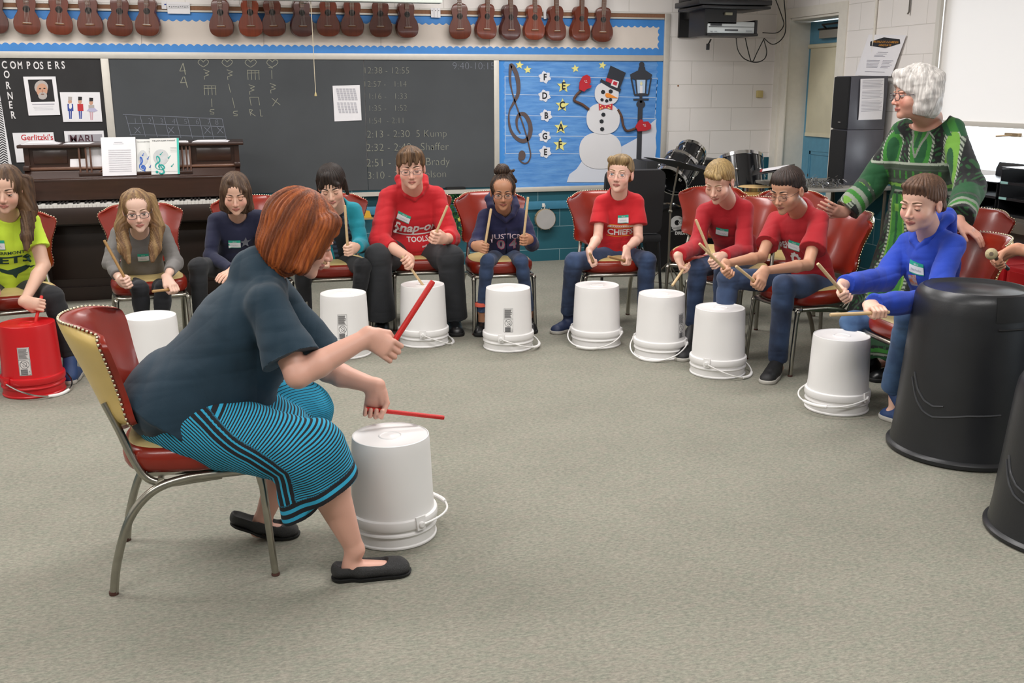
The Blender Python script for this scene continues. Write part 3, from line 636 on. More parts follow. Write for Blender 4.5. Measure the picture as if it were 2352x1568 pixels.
# ---------------------------------------------------------------- dining chair, front = +x
def chair_proto():
    t = thing('banquet_chair', None, 'chair')
    def wdt(v): return np.interp(v, [0, .06, .18, .34, .55, .75, .86, .94, .98, 1], [.150, .182, .196, .188, .200, .226, .236, .230, .216, .198])
    def surf(u, v, off):
        w = wdt(v); y = u*w
        # rounded top corners and slightly scooped top
        z = .505+.335*v
        if v > .8: z -= .020*((v-.8)/.2)*max(0, abs(u)-.6)**2/.16
        if v < .12: z += .03*(1-v/.12)*max(0, abs(u)-.6)**1.4/.277
        x = -.205-.125*v+(.125*(.55+.45*v))*abs(u)**2.3
        return np.array([x+off, y, z])
    NU, NV = 33, 21
    th = lambda u, v: .030*(1-.75*abs(u)**6)*(1-.7*abs(2*v-1)**8)
    F = [[surf(-1+2*i/(NU-1), j/(NV-1), th(-1+2*i/(NU-1), j/(NV-1))+.004) for i in range(NU)] for j in range(NV)]
    B = [[surf(-1+2*i/(NU-1), j/(NV-1), -.016-.006*(1-abs(-1+2*i/(NU-1))**4)) for i in range(NU)] for j in range(NV)]
    rim = [(j, 0) for j in range(NV)]+[(NV-1, i) for i in range(1, NU)]+[(j, NU-1) for j in range(NV-2, -1, -1)]+[(0, i) for i in range(NU-2, 0, -1)]
    red = MB(); red.add([p for r_ in F for p in r_], [(j*NU+i, j*NU+i+1, (j+1)*NU+i+1, (j+1)*NU+i) for j in range(NV-1) for i in range(NU-1)])
    for a, b in zip(rim, rim[1:]+rim[:1]):
        fa, fb, ba, bb = F[a[0]][a[1]], F[b[0]][b[1]], B[a[0]][a[1]], B[b[0]][b[1]]
        def out(p, k):
            c = surf(0, .5, 0); d = np.array([0, p[1], (p[2]-c[2])*.8]); d /= np.linalg.norm(d)+1e-9; return p+d*.007
        ma, mb2 = out((fa+ba)/2, 0), out((fb+bb)/2, 0)
        red.add([fa, fb, mb2, ma], [(0, 1, 2, 3)]); red.add([ma, mb2, bb, ba], [(0, 1, 2, 3)])
    br = red.build('backrest', vinyl, t, smooth=50)
    cr = MB(); cr.add([p for r_ in B for p in r_], [(j*NU+i, j*NU+i+1, (j+1)*NU+i+1, (j+1)*NU+i) for j in range(NV-1) for i in range(NU-1)])
    cr.build('back_panel', cream_v, br, smooth=60, label='cream vinyl rear panel')
    # nailheads along both sides and the top
    path = [B[j][0] for j in range(NV)]+[B[NV-1][i] for i in range(1, NU)]+[B[j][NU-1] for j in range(NV-2, -1, -1)]
    path = [np.array(p) for p in path]; acc = 0; st = MB(); step = .0155
    ct = surf(0, .5, 0)
    for a, b in zip(path, path[1:]):
        L = np.linalg.norm(b-a); s_ = (step-acc) if acc > 0 else 0
        while s_ < L:
            p = a+(b-a)*s_/L; d = np.array([0, p[1], (p[2]-ct[2])]); d /= np.linalg.norm(d)
            st.ball(p+d*.006+np.array([.004, 0, 0]), .0052, 6, 4); s_ += step
        acc = (acc+L) % step
    st.build('nailhead_trim', brass, br, smooth=60, label='row of shiny nailheads')
    # seat
    def seat_ring(sc, z, dx=0):
        P = []
        for k in range(40):
            a = 2*math.pi*k/40; ca, sa = math.cos(a), math.sin(a)
            x = .215*math.copysign(abs(ca)**.55, ca); y = .208*math.copysign(abs(sa)**.6, sa)
            if x < 0: y *= 1-.12*(-x/.215)
            P.append((dx+.02+x*sc, y*sc, z))
        return P
    sd = MB(); rings = [seat_ring(.90, .376), seat_ring(.965, .380), seat_ring(1.0, .395), seat_ring(1.015, .418), seat_ring(1.0, .440), seat_ring(.95, .452), seat_ring(.90, .456)]
    vs = [p for r_ in rings for p in r_]; n = 40
    fs = [(j*n+k, j*n+(k+1) % n, (j+1)*n+(k+1) % n, (j+1)*n+k) for j in range(len(rings)-1) for k in range(n)]
    fs.append(tuple(range(n))[::-1]); sd.add(vs, fs)
    s_ = sd.build('seat', vinyl, t, smooth=50)
    tp = MB(); rings = [seat_ring(.92, .4555), seat_ring(.90, .460), seat_ring(.80, .466), seat_ring(.5, .470), seat_ring(.15, .471)]
    vs = [p for r_ in rings for p in r_]; fs = [(j*n+k, j*n+(k+1) % n, (j+1)*n+(k+1) % n, (j+1)*n+k) for j in range(len(rings)-1) for k in range(n)]
    fs.append(tuple((len(rings)-1)*n+k for k in range(n))); tp.add(vs, fs)
    tp.build('seat_top', tan_top, s_, smooth=60, label='tan vinyl top panel')
    # frame: front apron rail, side arches, uprights
    fr = MB()
    fr.tube(smooth_path([(.19, -.19, .362), (.225, -.16, .366), (.236, 0, .368), (.225, .16, .366), (.19, .19, .362)], 5), .0115, 10)
    fr.tube([(-.08, -.185, .352), (-.09, 0, .352), (-.08, .185, .352)], .010, 8)
    fr.box((-.12, -.17, .362), (.18, .17, .376))
    fr.build('seat_frame', chrome_worn, t, smooth=60)
    for s in (-1, 1):
        rl = MB(); rl.tube(smooth_path([(-.246, s*.200, .0), (-.226, s*.200, .11), (-.178, s*.198, .245), (-.105, s*.195, .325), (-.01, s*.19, .354), (.10, s*.19, .360), (.19, s*.19, .362)], 6), .0135, 10)
        o = rl.build('leg', chrome_worn, t, smooth=60, label='rear leg arching into the seat rail')
        MB().lathe([(.0142, 0), (.0148, .004), (.0142, .012)], 12, c=(-.246, s*.200, 0)).build('foot_cap', rubber, o)
        fl = MB(); fl.tube([(.214, s*.192, .352), (.222, s*.194, .30), (.243, s*.200, .0)], [.015, .0125, .0115], 10).ball((.216, s*.193, .350), .017, 10, 6)
        o = fl.build('leg', chrome_worn, t, smooth=60)
        MB().lathe([(.0125, 0), (.014, .003), (.0125, .010)], 12, c=(.243, s*.200, 0)).build('foot_cap', rubber, o)
        up = MB(); up.tube(smooth_path([(-.225, s*.135, .60), (-.190, s*.150, .515), (-.155, s*.165, .42), (-.118, s*.172, .358), (-.06, s*.172, .338), (.02, s*.18, .345), (.10, s*.185, .352)], 6), .012, 10)
        up.build('back_upright', chrome_worn, t, smooth=60)
    return t
_ch = chair_proto(); _ch_used = []
def chair(x, y, ang, label, group='red vinyl chairs round the drum circle'):
    """ang: facing direction in degrees (0 = +x)"""
    if not _ch_used: o = _ch; _ch_used.append(1)
    else: o = copy_tree(_ch)
    o.location = (x, y, 0); o.rotation_euler = (0, 0, R(ang)); o['label'] = label; o['group'] = group; return o
# ---------------------------------------------------------------- bucket upside down
HB = .366
white_pl = mat('white_plastic', '#e6e4e3', .38, var=.015, vscale=5)
red_pl = mat('red_plastic', '#c0141c', .33, var=.03, vscale=5)
def bucket_proto(m, gm, name, scale=1):
    t = thing(name, None, 'bucket')
    pf = [(.1475, .0), (.1512, .004), (.1512, .009), (.147, .013), (.1465, .040), (.1512, .045), (.1530, .049), (.1515, .054), (.1470, .058), (.1468, .064), (.1535, .070), (.1552, .075), (.1552, .096), (.1535, .101), (.1445, .1045), (.1430, .112),
          (.1345, .335), (.1325, .358), (.1312, .3655), (.1285, .3665), (.1265, .3635), (.1225, .3615), (.06, .3610), (.043, .3615), (.040, .3640), (.036, .3640), (.033, .3618), (.012, .3618), (.004, .3640), (.0005, .3640)]
    MB().lathe(pf, 56, cap=False).build('pail_body', m, t, smooth=28)
    for s in (-1, 1):
        MB().prism([(-.020, s*.1515, .112), (.020, s*.1515, .112), (.016, s*.1560, .066), (-.016, s*.1560, .066)], (0, s*.007, 0)).lathe([(.011, 0), (.011, .010), (.008, .012)], 12, c=(0, s*.158, .085), axis=(0, s, 0)).build('handle_ear', m, t, smooth=30)
    return t
def bail(t, m, gm, ang=-4, grip=True):
    """bail handle pivoting at the ears (local y axis), lying out to +x"""
    pts = []; a0 = R(ang)
    for k in range(25):
        a = math.pi*k/24; x = .195*math.sin(a)**.8; y = -.166*math.cos(a)
        pts.append((x*math.cos(a0), y, .085+x*math.sin(a0)-.30*x*x))
    h = MB().tube(pts, .0040, 8).build('bail_handle', m, t)
    if grip: MB().tube(pts[9:16], [.0075, .0085, .0085, .0085, .0085, .0085, .0075], 10).build('grip', gm, h)
def cyl_pt(a, z, off=.0008):
    r_ = np.interp(z, [.112, .335], [.1430, .1345])+off; return (r_*math.cos(a), r_*math.sin(a), z)
def warning(t, a0, w=.052, z0=.125, z1=.265, backing=None, dark=True):
    """printed warning block wrapped round the side at angle a0"""
    R0 = .139; m = mat('black_print', '#3c3c40', .7) if dark else MATS['black_print']
    mb = MB()
    def L(s0, za, s1, zb, th=.0012, n=6):
        for k in range(n):
            u0, u1 = k/n, (k+1)/n
            A = (s0+(s1-s0)*u0, za+(zb-za)*u0); B = (s0+(s1-s0)*u1, za+(zb-za)*u1)
            d = np.array(B)-np.array(A); d = d/np.linalg.norm(d); nn = np.array([-d[1], d[0]])*th/2
            q = [np.array(A)-nn, np.array(B)-nn, np.array(B)+nn, np.array(A)+nn]
            mb.add([cyl_pt(a0+p[0]/R0, p[1]) for p in q], [(0, 1, 2, 3)])
    h = w/2
    L(-h, z0, h, z0); L(-h, z1, h, z1); L(-h, z0, -h, z1); L(h, z0, h, z1); zm = z0+(z1-z0)*.56; L(-h, zm, h, zm)
    rnd = random.Random(3)
    zz = z1-.006
    while zz > zm+.003:
        x0 = -h+.003; x1 = h-.004-rnd.random()*.012; L(x0, zz, x1, zz, .0017, 4); zz -= .0033
    cz = zm-.024; rr = .0205
    for k in range(28):
        a, b = 2*math.pi*k/28, 2*math.pi*(k+1)/28; L(rr*math.cos(a), cz+rr*math.sin(a), rr*math.cos(b), cz+rr*math.sin(b), .002, 1)
    L(-rr*.72, cz+rr*.72, rr*.72, cz-rr*.72, .0022)
    for pts in ([(-.004, .010), (.008, .012), (.010, -.004), (.003, -.010)], [(-.009, -.002), (-.004, -.012), (.004, -.010)]):
        for p, q in zip(pts, pts[1:]): L(p[0], cz+p[1], q[0], cz+q[1], .0018, 2)
    zz = cz-.026
    while zz > z0+.002: L(-h+.006, zz, h-.014, zz, .0028, 3); zz -= .0042
    for k in range(3): L(h-.008, z0+.004+k*.0075, h-.004, z0+.004+k*.0075, .003, 1)
    par = t
    if backing:
        b = MB().grid(lambda u, v: cyl_pt(a0+(-h-.002+(w+.004)*u)/R0, z0-.002+(z1-z0+.004)*v, .0004), 10, 2)
        par = b.build('label_sticker', backing, t)
    mb.build('warning_print', m, par, smooth=None)
grip_w = mat('white_grip', '#e4e2e0', .4)
def bucket(px, py, label, rz=0, hang=-4, warn=None, red=False, hrot=None, tilt=0):
    """px,py: centre of the closed end (on top) in the photo"""
    p = PZ(px, py, HB)
    m = red_pl if red else white_pl
    t = bucket_proto(m, grip_w, 'red_bucket' if red else 'white_bucket'); t['group'] = 'plastic buckets turned over as drums'
    t.location = (p[0], p[1], 0); t.rotation_euler = (0, 0, R(rz)); t['label'] = label
    bail(t, MATS['white_grip'] if not red else chrome, grip_w, hang, grip=True)
    if warn is not None: warning(t, R(warn-rz), backing=mat('label_white', '#cfc8c6', .6) if red else None)
    return t
# ---------------------------------------------------------------- black bin upside down
bin_m = mat('black_bin_plastic', '#202124', .36, var=.15, vscale=6, bump=.07, bscale=160, spec=.5)
def big_bin(x, y, rz, label, H_=1.0):
    t = thing('rubbish_bin', label, 'bin', (x, y, 0), R(rz), 'black bins turned over as drums')
    H = .715
    pf = [(.272, 0), (.290, .002), (.296, .008), (.297, .022), (.290, .030), (.282, .034), (.279, .05), (.272, .12), (.240, .62), (.233, .675), (.222, .702), (.205, .714), (.195, .713), (.183, .703), (.165, .700), (.09, .700), (.08, .703), (.0005, .704)]
    MB().lathe(pf, 72, cap=False).build('bin_body', bin_m, t, smooth=40)
    # moulded grips near the top, recess shade put into their colour; swooping ribs
    for a0 in (0, math.pi):
        q = MB()
        def c2(s, z, o): 
            r_ = np.interp(z, [.12, .62, .675, .702], [.272, .240, .233, .222])+o; a = a0+s/.24; return (r_*math.cos(a), r_*math.sin(a), z)
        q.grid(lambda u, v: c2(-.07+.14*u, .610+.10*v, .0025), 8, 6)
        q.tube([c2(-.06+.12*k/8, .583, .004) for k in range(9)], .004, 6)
        q.build('hand_grip', mat('bin_recess_shade', '#060607', .7), t)
        rb = MB()
        for (zz, s0, s1) in ((0, -.21, .16), (.045, -.20, -.05)):
            pp = []
            for k in range(25):
                u = k/24; s = s0+(s1-s0)*u; z = zz+np.interp(s, [-.21, -.17, -.13, -.09, -.03, .04, .16], [.34, .255, .215, .200, .212, .228, .236]); 
                r_ = np.interp(z, [.12, .62], [.272, .240])+.001; a = a0-R(42)+s/.25; pp.append((r_*math.cos(a), r_*math.sin(a), z))
            rb.tube(pp, .004, 6)
        rb.build('moulded_rib', mat('bin_rib', '#3a3b3e', .4), t)
    t.scale = (1-(1-H_)*.15, 1-(1-H_)*.15, H_)
    return t
# ---------------------------------------------------------------- ukulele (origin at body bottom, faces -y)
def uke_proto():
    t = thing('ukulele', None, 'ukulele')
    hw = smooth_path([(0, .0), (.045, .004), (.080, .028), (.092, .075), (.084, .120), (.064, .158), (.058, .178), (.066, .215), (.066, .245), (.052, .272), (.028, .283), (.0, .285)], 4)
    out = [(p[0], p[1]) for p in hw]; ring = [(x, z) for x, z in out]+[(-x, z) for x, z in out[-2:0:-1]]
    n = len(ring); b = MB()
    def rg(s, y): return [(x*s, y, .14+(z-.14)*s) for x, z in ring]
    rows = [rg(.975, -.0585), rg(1, -.056), rg(1, -.002), rg(.97, 0)]
    vs = [p for r_ in rows for p in r_]; fs = [(j*n+k, j*n+(k+1) % n, (j+1)*n+(k+1) % n, (j+1)*n+k) for j in range(3) for k in range(n)]
    fs += [tuple(range(n))[::-1], tuple(3*n+k for k in range(n))]; b.add(vs, fs)
    b.build('body', None or mat('mahogany_0', '#5a2a1c', .3), t, smooth=40)
    MB().lathe([(.0005, .0), (.0255, .0), (.0255, .0006), (.0005, .0006)], 28, c=(0, -.0592, .182), axis=(0, -1, 0)).build('rosette', mat('rosette', '#2d1a12', .4), t)
    MB().lathe([(.0005, .0), (.0225, .0), (.0225, .0006), (.0005, .0006)], 28, c=(0, -.0599, .182), axis=(0, -1, 0)).build('sound_hole', mat('sound_hole_dark', '#0d0a09', .9), t)
    br = MB().box((-.033, -.066, .072), (.033, -.058, .086), bev=.002).build('bridge', mat('bridge_wood', '#7a4a2c', .5), t)
    MB().box((-.027, -.0695, .0825), (.027, -.066, .085)).build('saddle', mat('bone', '#d8d2c2', .5), br)
    MB().box((-.017, -.060, .285), (.017, -.040, .50)).build('neck', mat('neck_wood', '#6e4630', .45), t)
    fb = MB().box((-.018, -.066, .222), (.018, -.060, .50)).build('fretboard', mat('fretboard_wood', '#6b4a38', .5), t)
    f2 = MB(); 
    for k in range(12): f2.box((-.0178, -.0672, .235+k*.0215), (.0178, -.066, .2363+k*.0215))
    f2.build('frets', chrome, fb, smooth=None)
    hs = MB().prism([(-.018, -.052, .50), (.018, -.052, .50), (.030, -.052, .53), (.028, -.052, .60), (0, -.052, .612), (-.028, -.052, .60), (-.030, -.052, .53)], (0, -.012, 0)).build('headstock', MATS['neck_wood'], t)
    for sx in (-1, 1):
        for zz in (.54, .575): MB().tube([(sx*.028, -.058, zz), (sx*.043, -.058, zz)], .003, 6).ball((sx*.047, -.058, zz), (.005, .004, .007), 8, 5).build('tuning_peg', mat('peg_white', '#d9d6cf', .4), t)
    for sx in (-.012, -.004, .004, .012): MB().tube([(sx*1.3, -.068, .078), (sx*1.15, -.0695, .084), (sx, -.0685, .50)], .0007, 4).build('string', mat('nylon', '#b9b2ac', .4), t)
    return t
_uk = uke_proto(); _uk_n = [0]
uk_mats = [mat('mahogany_%d' % i, c, .32, var=.14, vscale=3, stretch=(14, 1, 1), coat=.2) for i, c in enumerate(['#5c2c1d', '#6a3120', '#4e2a20', '#7a341f', '#55281c', '#6b3a28'])]
UKM = []
for i, c in enumerate(['#5f2c1c', '#6d3220', '#54302a', '#7d3720', '#5a2a1c', '#6a3526']):
    MATS.pop('mahogany_%d' % i, None); UKM.append(mat('mahogany_%d' % i, c, .32, var=.14, vscale=5, stretch=(14, 1, 1), coat=.2))
_ukbody = {}
def ukulele(px, pyb, tone, label, tilt=0, turn=0, dy=.035, group='ukuleles hanging on the wall'):
    o = _uk if _uk_n[0] == 0 else copy_tree(_uk); _uk_n[0] += 1
    p = PY(px, pyb, YB-.05-dy); o.location = (p[0], YB-dy, p[2]); o.rotation_euler = (0, R(tilt), R(turn)); o['label'] = label; o['group'] = group
    for ch in o.children:
        if ch.name.startswith('body'):
            if tone not in _ukbody: 
                me = ch.data.copy(); me.materials.clear(); me.materials.append(UKM[tone]); _ukbody[tone] = me
            ch.data = _ukbody[tone]
    h = MB().tube([(p[0], YB, p[2]+.53), (p[0], YB-.05, p[2]+.53), (p[0]-.022, YB-.11, p[2]+.505)], .005, 6).tube([(p[0], YB-.05, p[2]+.53), (p[0]+.022, YB-.11, p[2]+.505)], .005, 6)
    h.v = [tuple(np.array(v)-np.array([p[0], YB, p[2]+.53])) for v in h.v]
    hh = h.build('wall_hanger', MATS['dark_metal'], None, loc=(p[0], YB, p[2]+.53)); return setp(hh, 'metal wall hook holding the %s' % label.split(',')[0], 'hanger', 'ukulele hangers high on the wall')
# ---------------------------------------------------------------- drumstick from grip point and tip
wood = mat('stick_wood', '#c9ad84', .5, var=.06, vscale=30, stretch=(1, 1, 8)); wood_d = mat('stick_wood_dark', '#a88353', .5, var=.08, vscale=30)
red_st = mat('red_stick', '#c7211c', .5, var=.12, vscale=220)
def stick(G, T, label, m=None, r=.0078, back=.07, over=0, name='drumstick', cat='drumstick'):
    G = np.array(G, float); T = np.array(T, float); a = T-G; L = np.linalg.norm(a); a /= L
    base = G-a*back; n = L+back
    mb = MB().lathe([(.001, 0), (r*.8, .001), (r, .006), (r, n-.006), (r*.85, n-.001), (.001, n)], 12, axis=a, cap=False)
    o = mb.build(name, m or wood, None, loc=base); return setp(o, label, cat, 'drumsticks in hand' if m is not red_st else 'red drumsticks in hand')
# ================================================================== CHAIRS
chair(-.215, 3.27, 0, 'red vinyl chair with cream back in the foreground, under the red-haired woman')
chair(-1.22, 5.98, -78, 'red chair under the girl in the neon yellow shirt, at the left edge')
chair(-.56, 6.22, -82, 'red chair under the long-haired girl in the grey sweater, before the piano')
chair(.06, 6.50, -86, 'red chair under the girl in navy, by the right end of the piano')
chair(.55, 6.48, -92, 'red chair under the child in the teal jacket')
chair(1.12, 6.56, -94, 'red chair under the boy in the red hoodie with white lettering')
chair(1.58, 6.32, -92, 'red chair under the girl with the hair bun')
chair(2.29, 6.16, -98, 'red chair under the boy in the red football t-shirt')
chair(3.02, 6.26, -128, 'empty red chair behind the blond boy in the red sweater, nearest the drum kit')
chair(2.92, 5.62, -150, 'red chair under the blond boy in the red sweater')
chair(3.44, 5.86, -116, 'empty red chair in the back row before the table of silver tinsel')
chair(3.02, 4.93, -172, 'red chair under the boy with glasses in the red t-shirt')
chair(3.10, 4.00, 176, 'red chair under the boy in blue, gripped by the woman in green')
chair(3.80, 4.75, -150, 'empty red chair seen at the right of the woman in the green robe')
# ================================================================== BUCKETS
bucket(897, 997, 'large white bucket in the foreground in front of the red-haired woman', rz=28, hang=3)
bucket(788, 672, 'white bucket with black warning print in front of the child in teal', rz=205, hang=-12, warn=-100)
bucket(970.5, 652, 'plain white bucket before the boy in the red hoodie, a stick touching it', rz=-12, hang=-22)
bucket(1167, 659.5, 'white bucket with warning print in front of the girl with the hair bun', rz=-30, hang=-16, warn=-104)
bucket(1371.5, 653.5, 'white bucket in front of the boy in the football t-shirt', rz=232, hang=-18)
bucket(1520, 673, 'white bucket with grey print turned to its right side, before the blond boy', rz=228, hang=-20, warn=-56)
bucket(1654.5, 705, 'white bucket with its handle swung to the right, before the boy with glasses', rz=-48, hang=-20)
bucket(1933.5, 768.5, 'white bucket in front of the boy in blue', rz=205, hang=-6)
bucket(344, 724, 'white bucket partly hidden behind the red-haired woman\'s chair', rz=40, hang=-15)
bucket(61, 740, 'bright red bucket with a white warning label at the left edge', rz=-40, hang=-20, warn=-92, red=True)
big_bin(2.93, 3.50, -92, 'tall black bin upside down, in front of the boy in blue')
big_bin(2.73, 2.65, -110, 'black bin upside down cut off by the right edge, nearest the camera', .80)
# ================================================================== UKULELES
U = [(-12, 77, 2), (60, 79, 5), (135, 80, 1), (210, 82, 0), (275, 83, 4), (342, 82.5, 0), (512, 84.5, 0), (577, 84, 3), (633, 83.5, 4), (694, 84, 2), (757, 83.5, 1), (812, 83.5, 5), (877.5, 85, 4), (935.5, 86.5, 4),
     (1060, 90, 0), (1114.5, 90, 1), (1171, 91.5, 2), (1226.5, 91.5, 3), (1276, 93.5, 5), (1331, 94, 1), (1384, 96, 0)]
names = ['dark ukulele cut by the left edge', 'second ukulele from the left, dusky brown', 'third ukulele from the left, brown with a tan bridge', 'fourth ukulele from the left', 'fifth ukulele from the left, reddish brown', 'last ukulele of the left group, with a tan bridge',
         'first ukulele of the middle group', 'second ukulele of the middle group, orange red', 'third ukulele of the middle group', 'dusky ukulele just left of the pull cord', 'ukulele just right of the pull cord, with a tan bridge', 'pinkish brown ukulele, third from the end of the middle group', 'second to last ukulele of the middle group, with a tan bridge', 'last ukulele of the middle group',
         'first ukulele of the right group', 'second ukulele of the right group', 'dusky ukulele third in the right group', 'orange red ukulele fourth in the right group', 'fifth ukulele of the right group', 'next to last ukulele of the right group, light necked', 'rightmost ukulele, beside the blank end of the board']
rnd = random.Random(5)
for (px, py, tn), nm in zip(U, names): ukulele(px, py, tn, nm, tilt=rnd.uniform(-2.5, 2.5)+(1.5 if px < 400 else 0), turn=rnd.uniform(-14, 14))
# ================================================================== PIANO
walnut = mat('piano_walnut', '#35211a', .3, var=.18, vscale=4, stretch=(1, 1, 10), coat=.3)
walnut_d = mat('piano_dark', '#24150f', .4, var=.2, vscale=5, coat=.1)
PXL, PXR = -1.475, .005
pi_ = thing('upright_piano', 'dark brown upright piano against the chalkboard wall', 'piano', ((PXL+PXR)/2, 8.0, 0))
WP(MB().box((PXL-.035, 7.90, 1.112), (PXR+.035, 8.36, 1.135), bev=.005), 'lid', walnut, pi_)
WP(MB().box((PXL, 7.96, .05), (PXR, 8.34, 1.112)), 'case', walnut_d, pi_)
for s, x in ((1, PXL), (-1, PXR)):
    x1 = x+s*.035
    pr_ = [(x, 7.93, 1.112), (x, 7.93, .985), (x, 7.90, .955), (x, 7.88, .93), (x, 7.62, .80), (x, 7.60, .78), (x, 7.60, .60), (x, 7.72, .56), (x, 8.34, .55), (x, 8.34, 1.112)]
    WP(MB().prism(pr_, (x1-x, 0, 0)), 'side_panel', walnut, pi_)
    WP(MB().box((min(x, x1), 7.66, 0), (max(x, x1), 8.34, .56)), 'side_leg', walnut, pi_)
    xc = x+s*.05; WP(MB().lathe([(.03, 0), (.035, .02), (.025, .06), (.032, .3), (.038, .5), (.03, .56), (.036, .585)], 16, c=(xc, 7.66, 0)), 'leg', walnut, pi_)
    WP(MB().box((min(x, x1)-.004, 7.875, .955), (max(x, x1)+.004, 7.95, .99), bev=.004), 'scroll_block', walnut, pi_)
up = WP(MB().box((PXL+.035, 7.945, .975), (PXR-.035, 7.965, 1.112)).box((PXL+.06, 7.938, 1.00), (-1.19, 7.946, 1.095), bev=.003).box((-.30, 7.938, 1.00), (PXR-.06, 7.946, 1.095), bev=.003), 'upper_panel', walnut, pi_)
WP(MB().box((PXL+.035, 7.90, .955), (PXR-.035, 7.96, .976), bev=.006), 'shelf_moulding', mat('piano_edge', '#6b4a3a', .25, var=.1, coat=.5), pi_)
WP(MB().grid(lambda u, v: (PXL+.035+(PXR-PXL-.07)*u, 7.91-.055*v, .955-.06*v), 3, 3).box((PXL+.035, 7.80, .875), (PXR-.035, 7.90, .90), bev=.005).box((PXL+.035, 7.80, .75), (PXR-.035, 7.83, .88)), 'fallboard', walnut, pi_)
WP(MB().box((PXL+.035, 7.62, .655), (PXR-.035, 8.0, .712)), 'key_bed', walnut_d, pi_)
kx0, kx1 = PXL+.075, PXR-.075; kw = (kx1-kx0)/52
kb = WP(MB().box((kx0, 7.66, .705), (kx1, 7.80, .7120)), 'keyboard', walnut_d, pi_, smooth=None)
mb = MB()
for k in range(52): mb.box((kx0+k*kw+.0006, 7.645, .7125), (kx0+(k+1)*kw-.0006, 7.798, .7325))
k_ = WP(mb, 'white_keys', mat('ivory', '#d8d5cf', .3), kb, smooth=None)
mb = MB()
for k in range(51):
    if k % 7 in (0, 2, 3, 5, 6): mb.box((kx0+(k+1)*kw-.006, 7.70, .7325), (kx0+(k+1)*kw+.006, 7.798, .745))
WP(mb, 'black_keys', mat('ebony', '#141314', .3), kb, smooth=None)
WP(MB().box((PXL+.035, 7.61, .60), (PXR-.035, 7.635, .715), bev=.004), 'key_slip', walnut_d, pi_)
WP(MB().box((PXL+.035, 7.93, .10), (PXR-.035, 7.95, .60)).box((PXL+.1, 7.925, .16), (PXR-.1, 7.932, .55), bev=.003), 'lower_panel', walnut_d, pi_)
WP(MB().box((PXL, 7.90, .0), (PXR, 8.34, .10)), 'plinth', walnut_d, pi_)
for x in (-.80, -.73, -.66): WP(MB().tube([(x, 7.95, .05), (x, 7.86, .045), (x, 7.82, .04)], [.008, .01, .014], 8, flat=.5), 'pedal', brass, pi_)
# music desk on the piano: fretwork frame
md = WP(MB().box((-1.115, 7.865, .912), (-.335, 7.905, .936), bev=.003), 'music_desk', walnut, pi_)
fret = mat('desk_frame', '#5a3b2c', .4)
mb = MB()
def P_(x, z): return (x, 7.895+(z-.93)*.12, z)
def bar_(a, b, w=.014): 
    mb.tube([P_(*a), P_(*b)], w/2, 6)
for seg in (((-1.105, 1.13), (-.345, 1.13)), ((-1.105, 1.13), (-1.105, .93)), ((-.345, 1.13), (-.345, .93)), ((-1.06, 1.13), (-1.06, .93)), ((-.40, 1.13), (-.40, .93)), ((-1.03, 1.13), (-1.03, .93)), ((-.44, 1.13), (-.44, .93)), ((-.37, 1.13), (-.37, .93))): bar_(*seg)
for x0, s in ((-.96, 1), (-.50, -1)):
    pts = smooth_path([P_(x0-s*.01, 1.13), P_(x0+s*.05, 1.06), P_(x0+s*.06, 1.03), P_(x0+s*.05, .99), P_(x0-s*.02, .93)], 4); mb.tube(pts, .008, 6)
    pts = smooth_path([P_(x0+s*.16, 1.13), P_(x0+s*.09, 1.06), P_(x0+s*.07, 1.03), P_(x0+s*.09, .99), P_(x0+s*.16, .93)], 4); mb.tube(pts, .008, 6)
WP(mb, 'fretwork', fret, md)
# sheets and books on the piano
def xz(px, py, y): return PY(px, py, y)
def page(name, label, cat, c4, y, m, th=.002, group=None):
    P = [PY(a, b, y) for a, b in c4]; lo = P[3][2]
    P = [p+np.array([0, (p[2]-lo)*.10, 0]) for p in P]; c = sum(P)/4
    o = MB().prism([p-c for p in P], (0, -th, 0)).build(name, m, None, smooth=None, loc=c); setp(o, label, cat, group); return o
def onpage(o, c4, y, th, u0, v0, u1, v1, m, name, mb=None, poly=None):
    P = [PY(a, b, y) for a, b in c4]; lo = P[3][2]; P = [p+np.array([0, (p[2]-lo)*.10, 0]) for p in P]; c = sum(P)/4
    def at(u, v): return (P[0]*(1-u)+P[1]*u)*(1-v)+(P[3]*(1-u)+P[2]*u)*v-c+np.array([0, -th-.0008, 0])
    return at
ca = [(161, 333), (235, 333), (242, 402), (163, 403)]
page('sheet_music', 'loose sheet music behind the piano desk fretwork, left of the white open page', 'sheet music', [(160, 332), (200, 330), (205, 402), (161, 404)], 7.935, white)
page('sheet_music', 'loose sheet music behind the fretwork, hidden in part by the white open page', 'sheet music', [(196, 338), (240, 338), (242, 392), (200, 394)], 7.930, white)
page('sheet_music', 'sheet music behind the right end of the fretwork, beside the green-edged book', 'sheet music', [(405, 328), (433, 330), (441, 396), (410, 398)], 7.93, white)
c1 = [(230, 316), (310, 315), (314, 402), (236, 404)]; o = page('sheet_music', 'large white page of piano music standing on the piano desk', 'sheet music', c1, 7.862, white)
at = onpage(o, c1, 7.862, .002, 0, 0, 1, 1, None, ''); mb = MB()
for r_ in range(11):
    for q in range(2):
        v = .33+r_*.055+q*.018; strip(mb, at(.2, v), at(.86, v), .0014, np.array(NF))
strip(mb, at(.38, .13), at(.62, .13), .004, np.array(NF)); strip(mb, at(.35, .17), at(.65, .17), .002, np.array(NF))
mb.build('printed_staves', ink, o, smooth=None)
gold = mat('book_cover_white', '#e2e2df', .5); tealc = mat('teal_edge', '#45bdae', .5); cl_b = mat('blue_clef', '#3563b8', .5); cl_t = mat('teal_clef', '#1fa097', .5); globe = mat('globe_grey', '#c6c8c9', .7, var=.1, vscale=20)
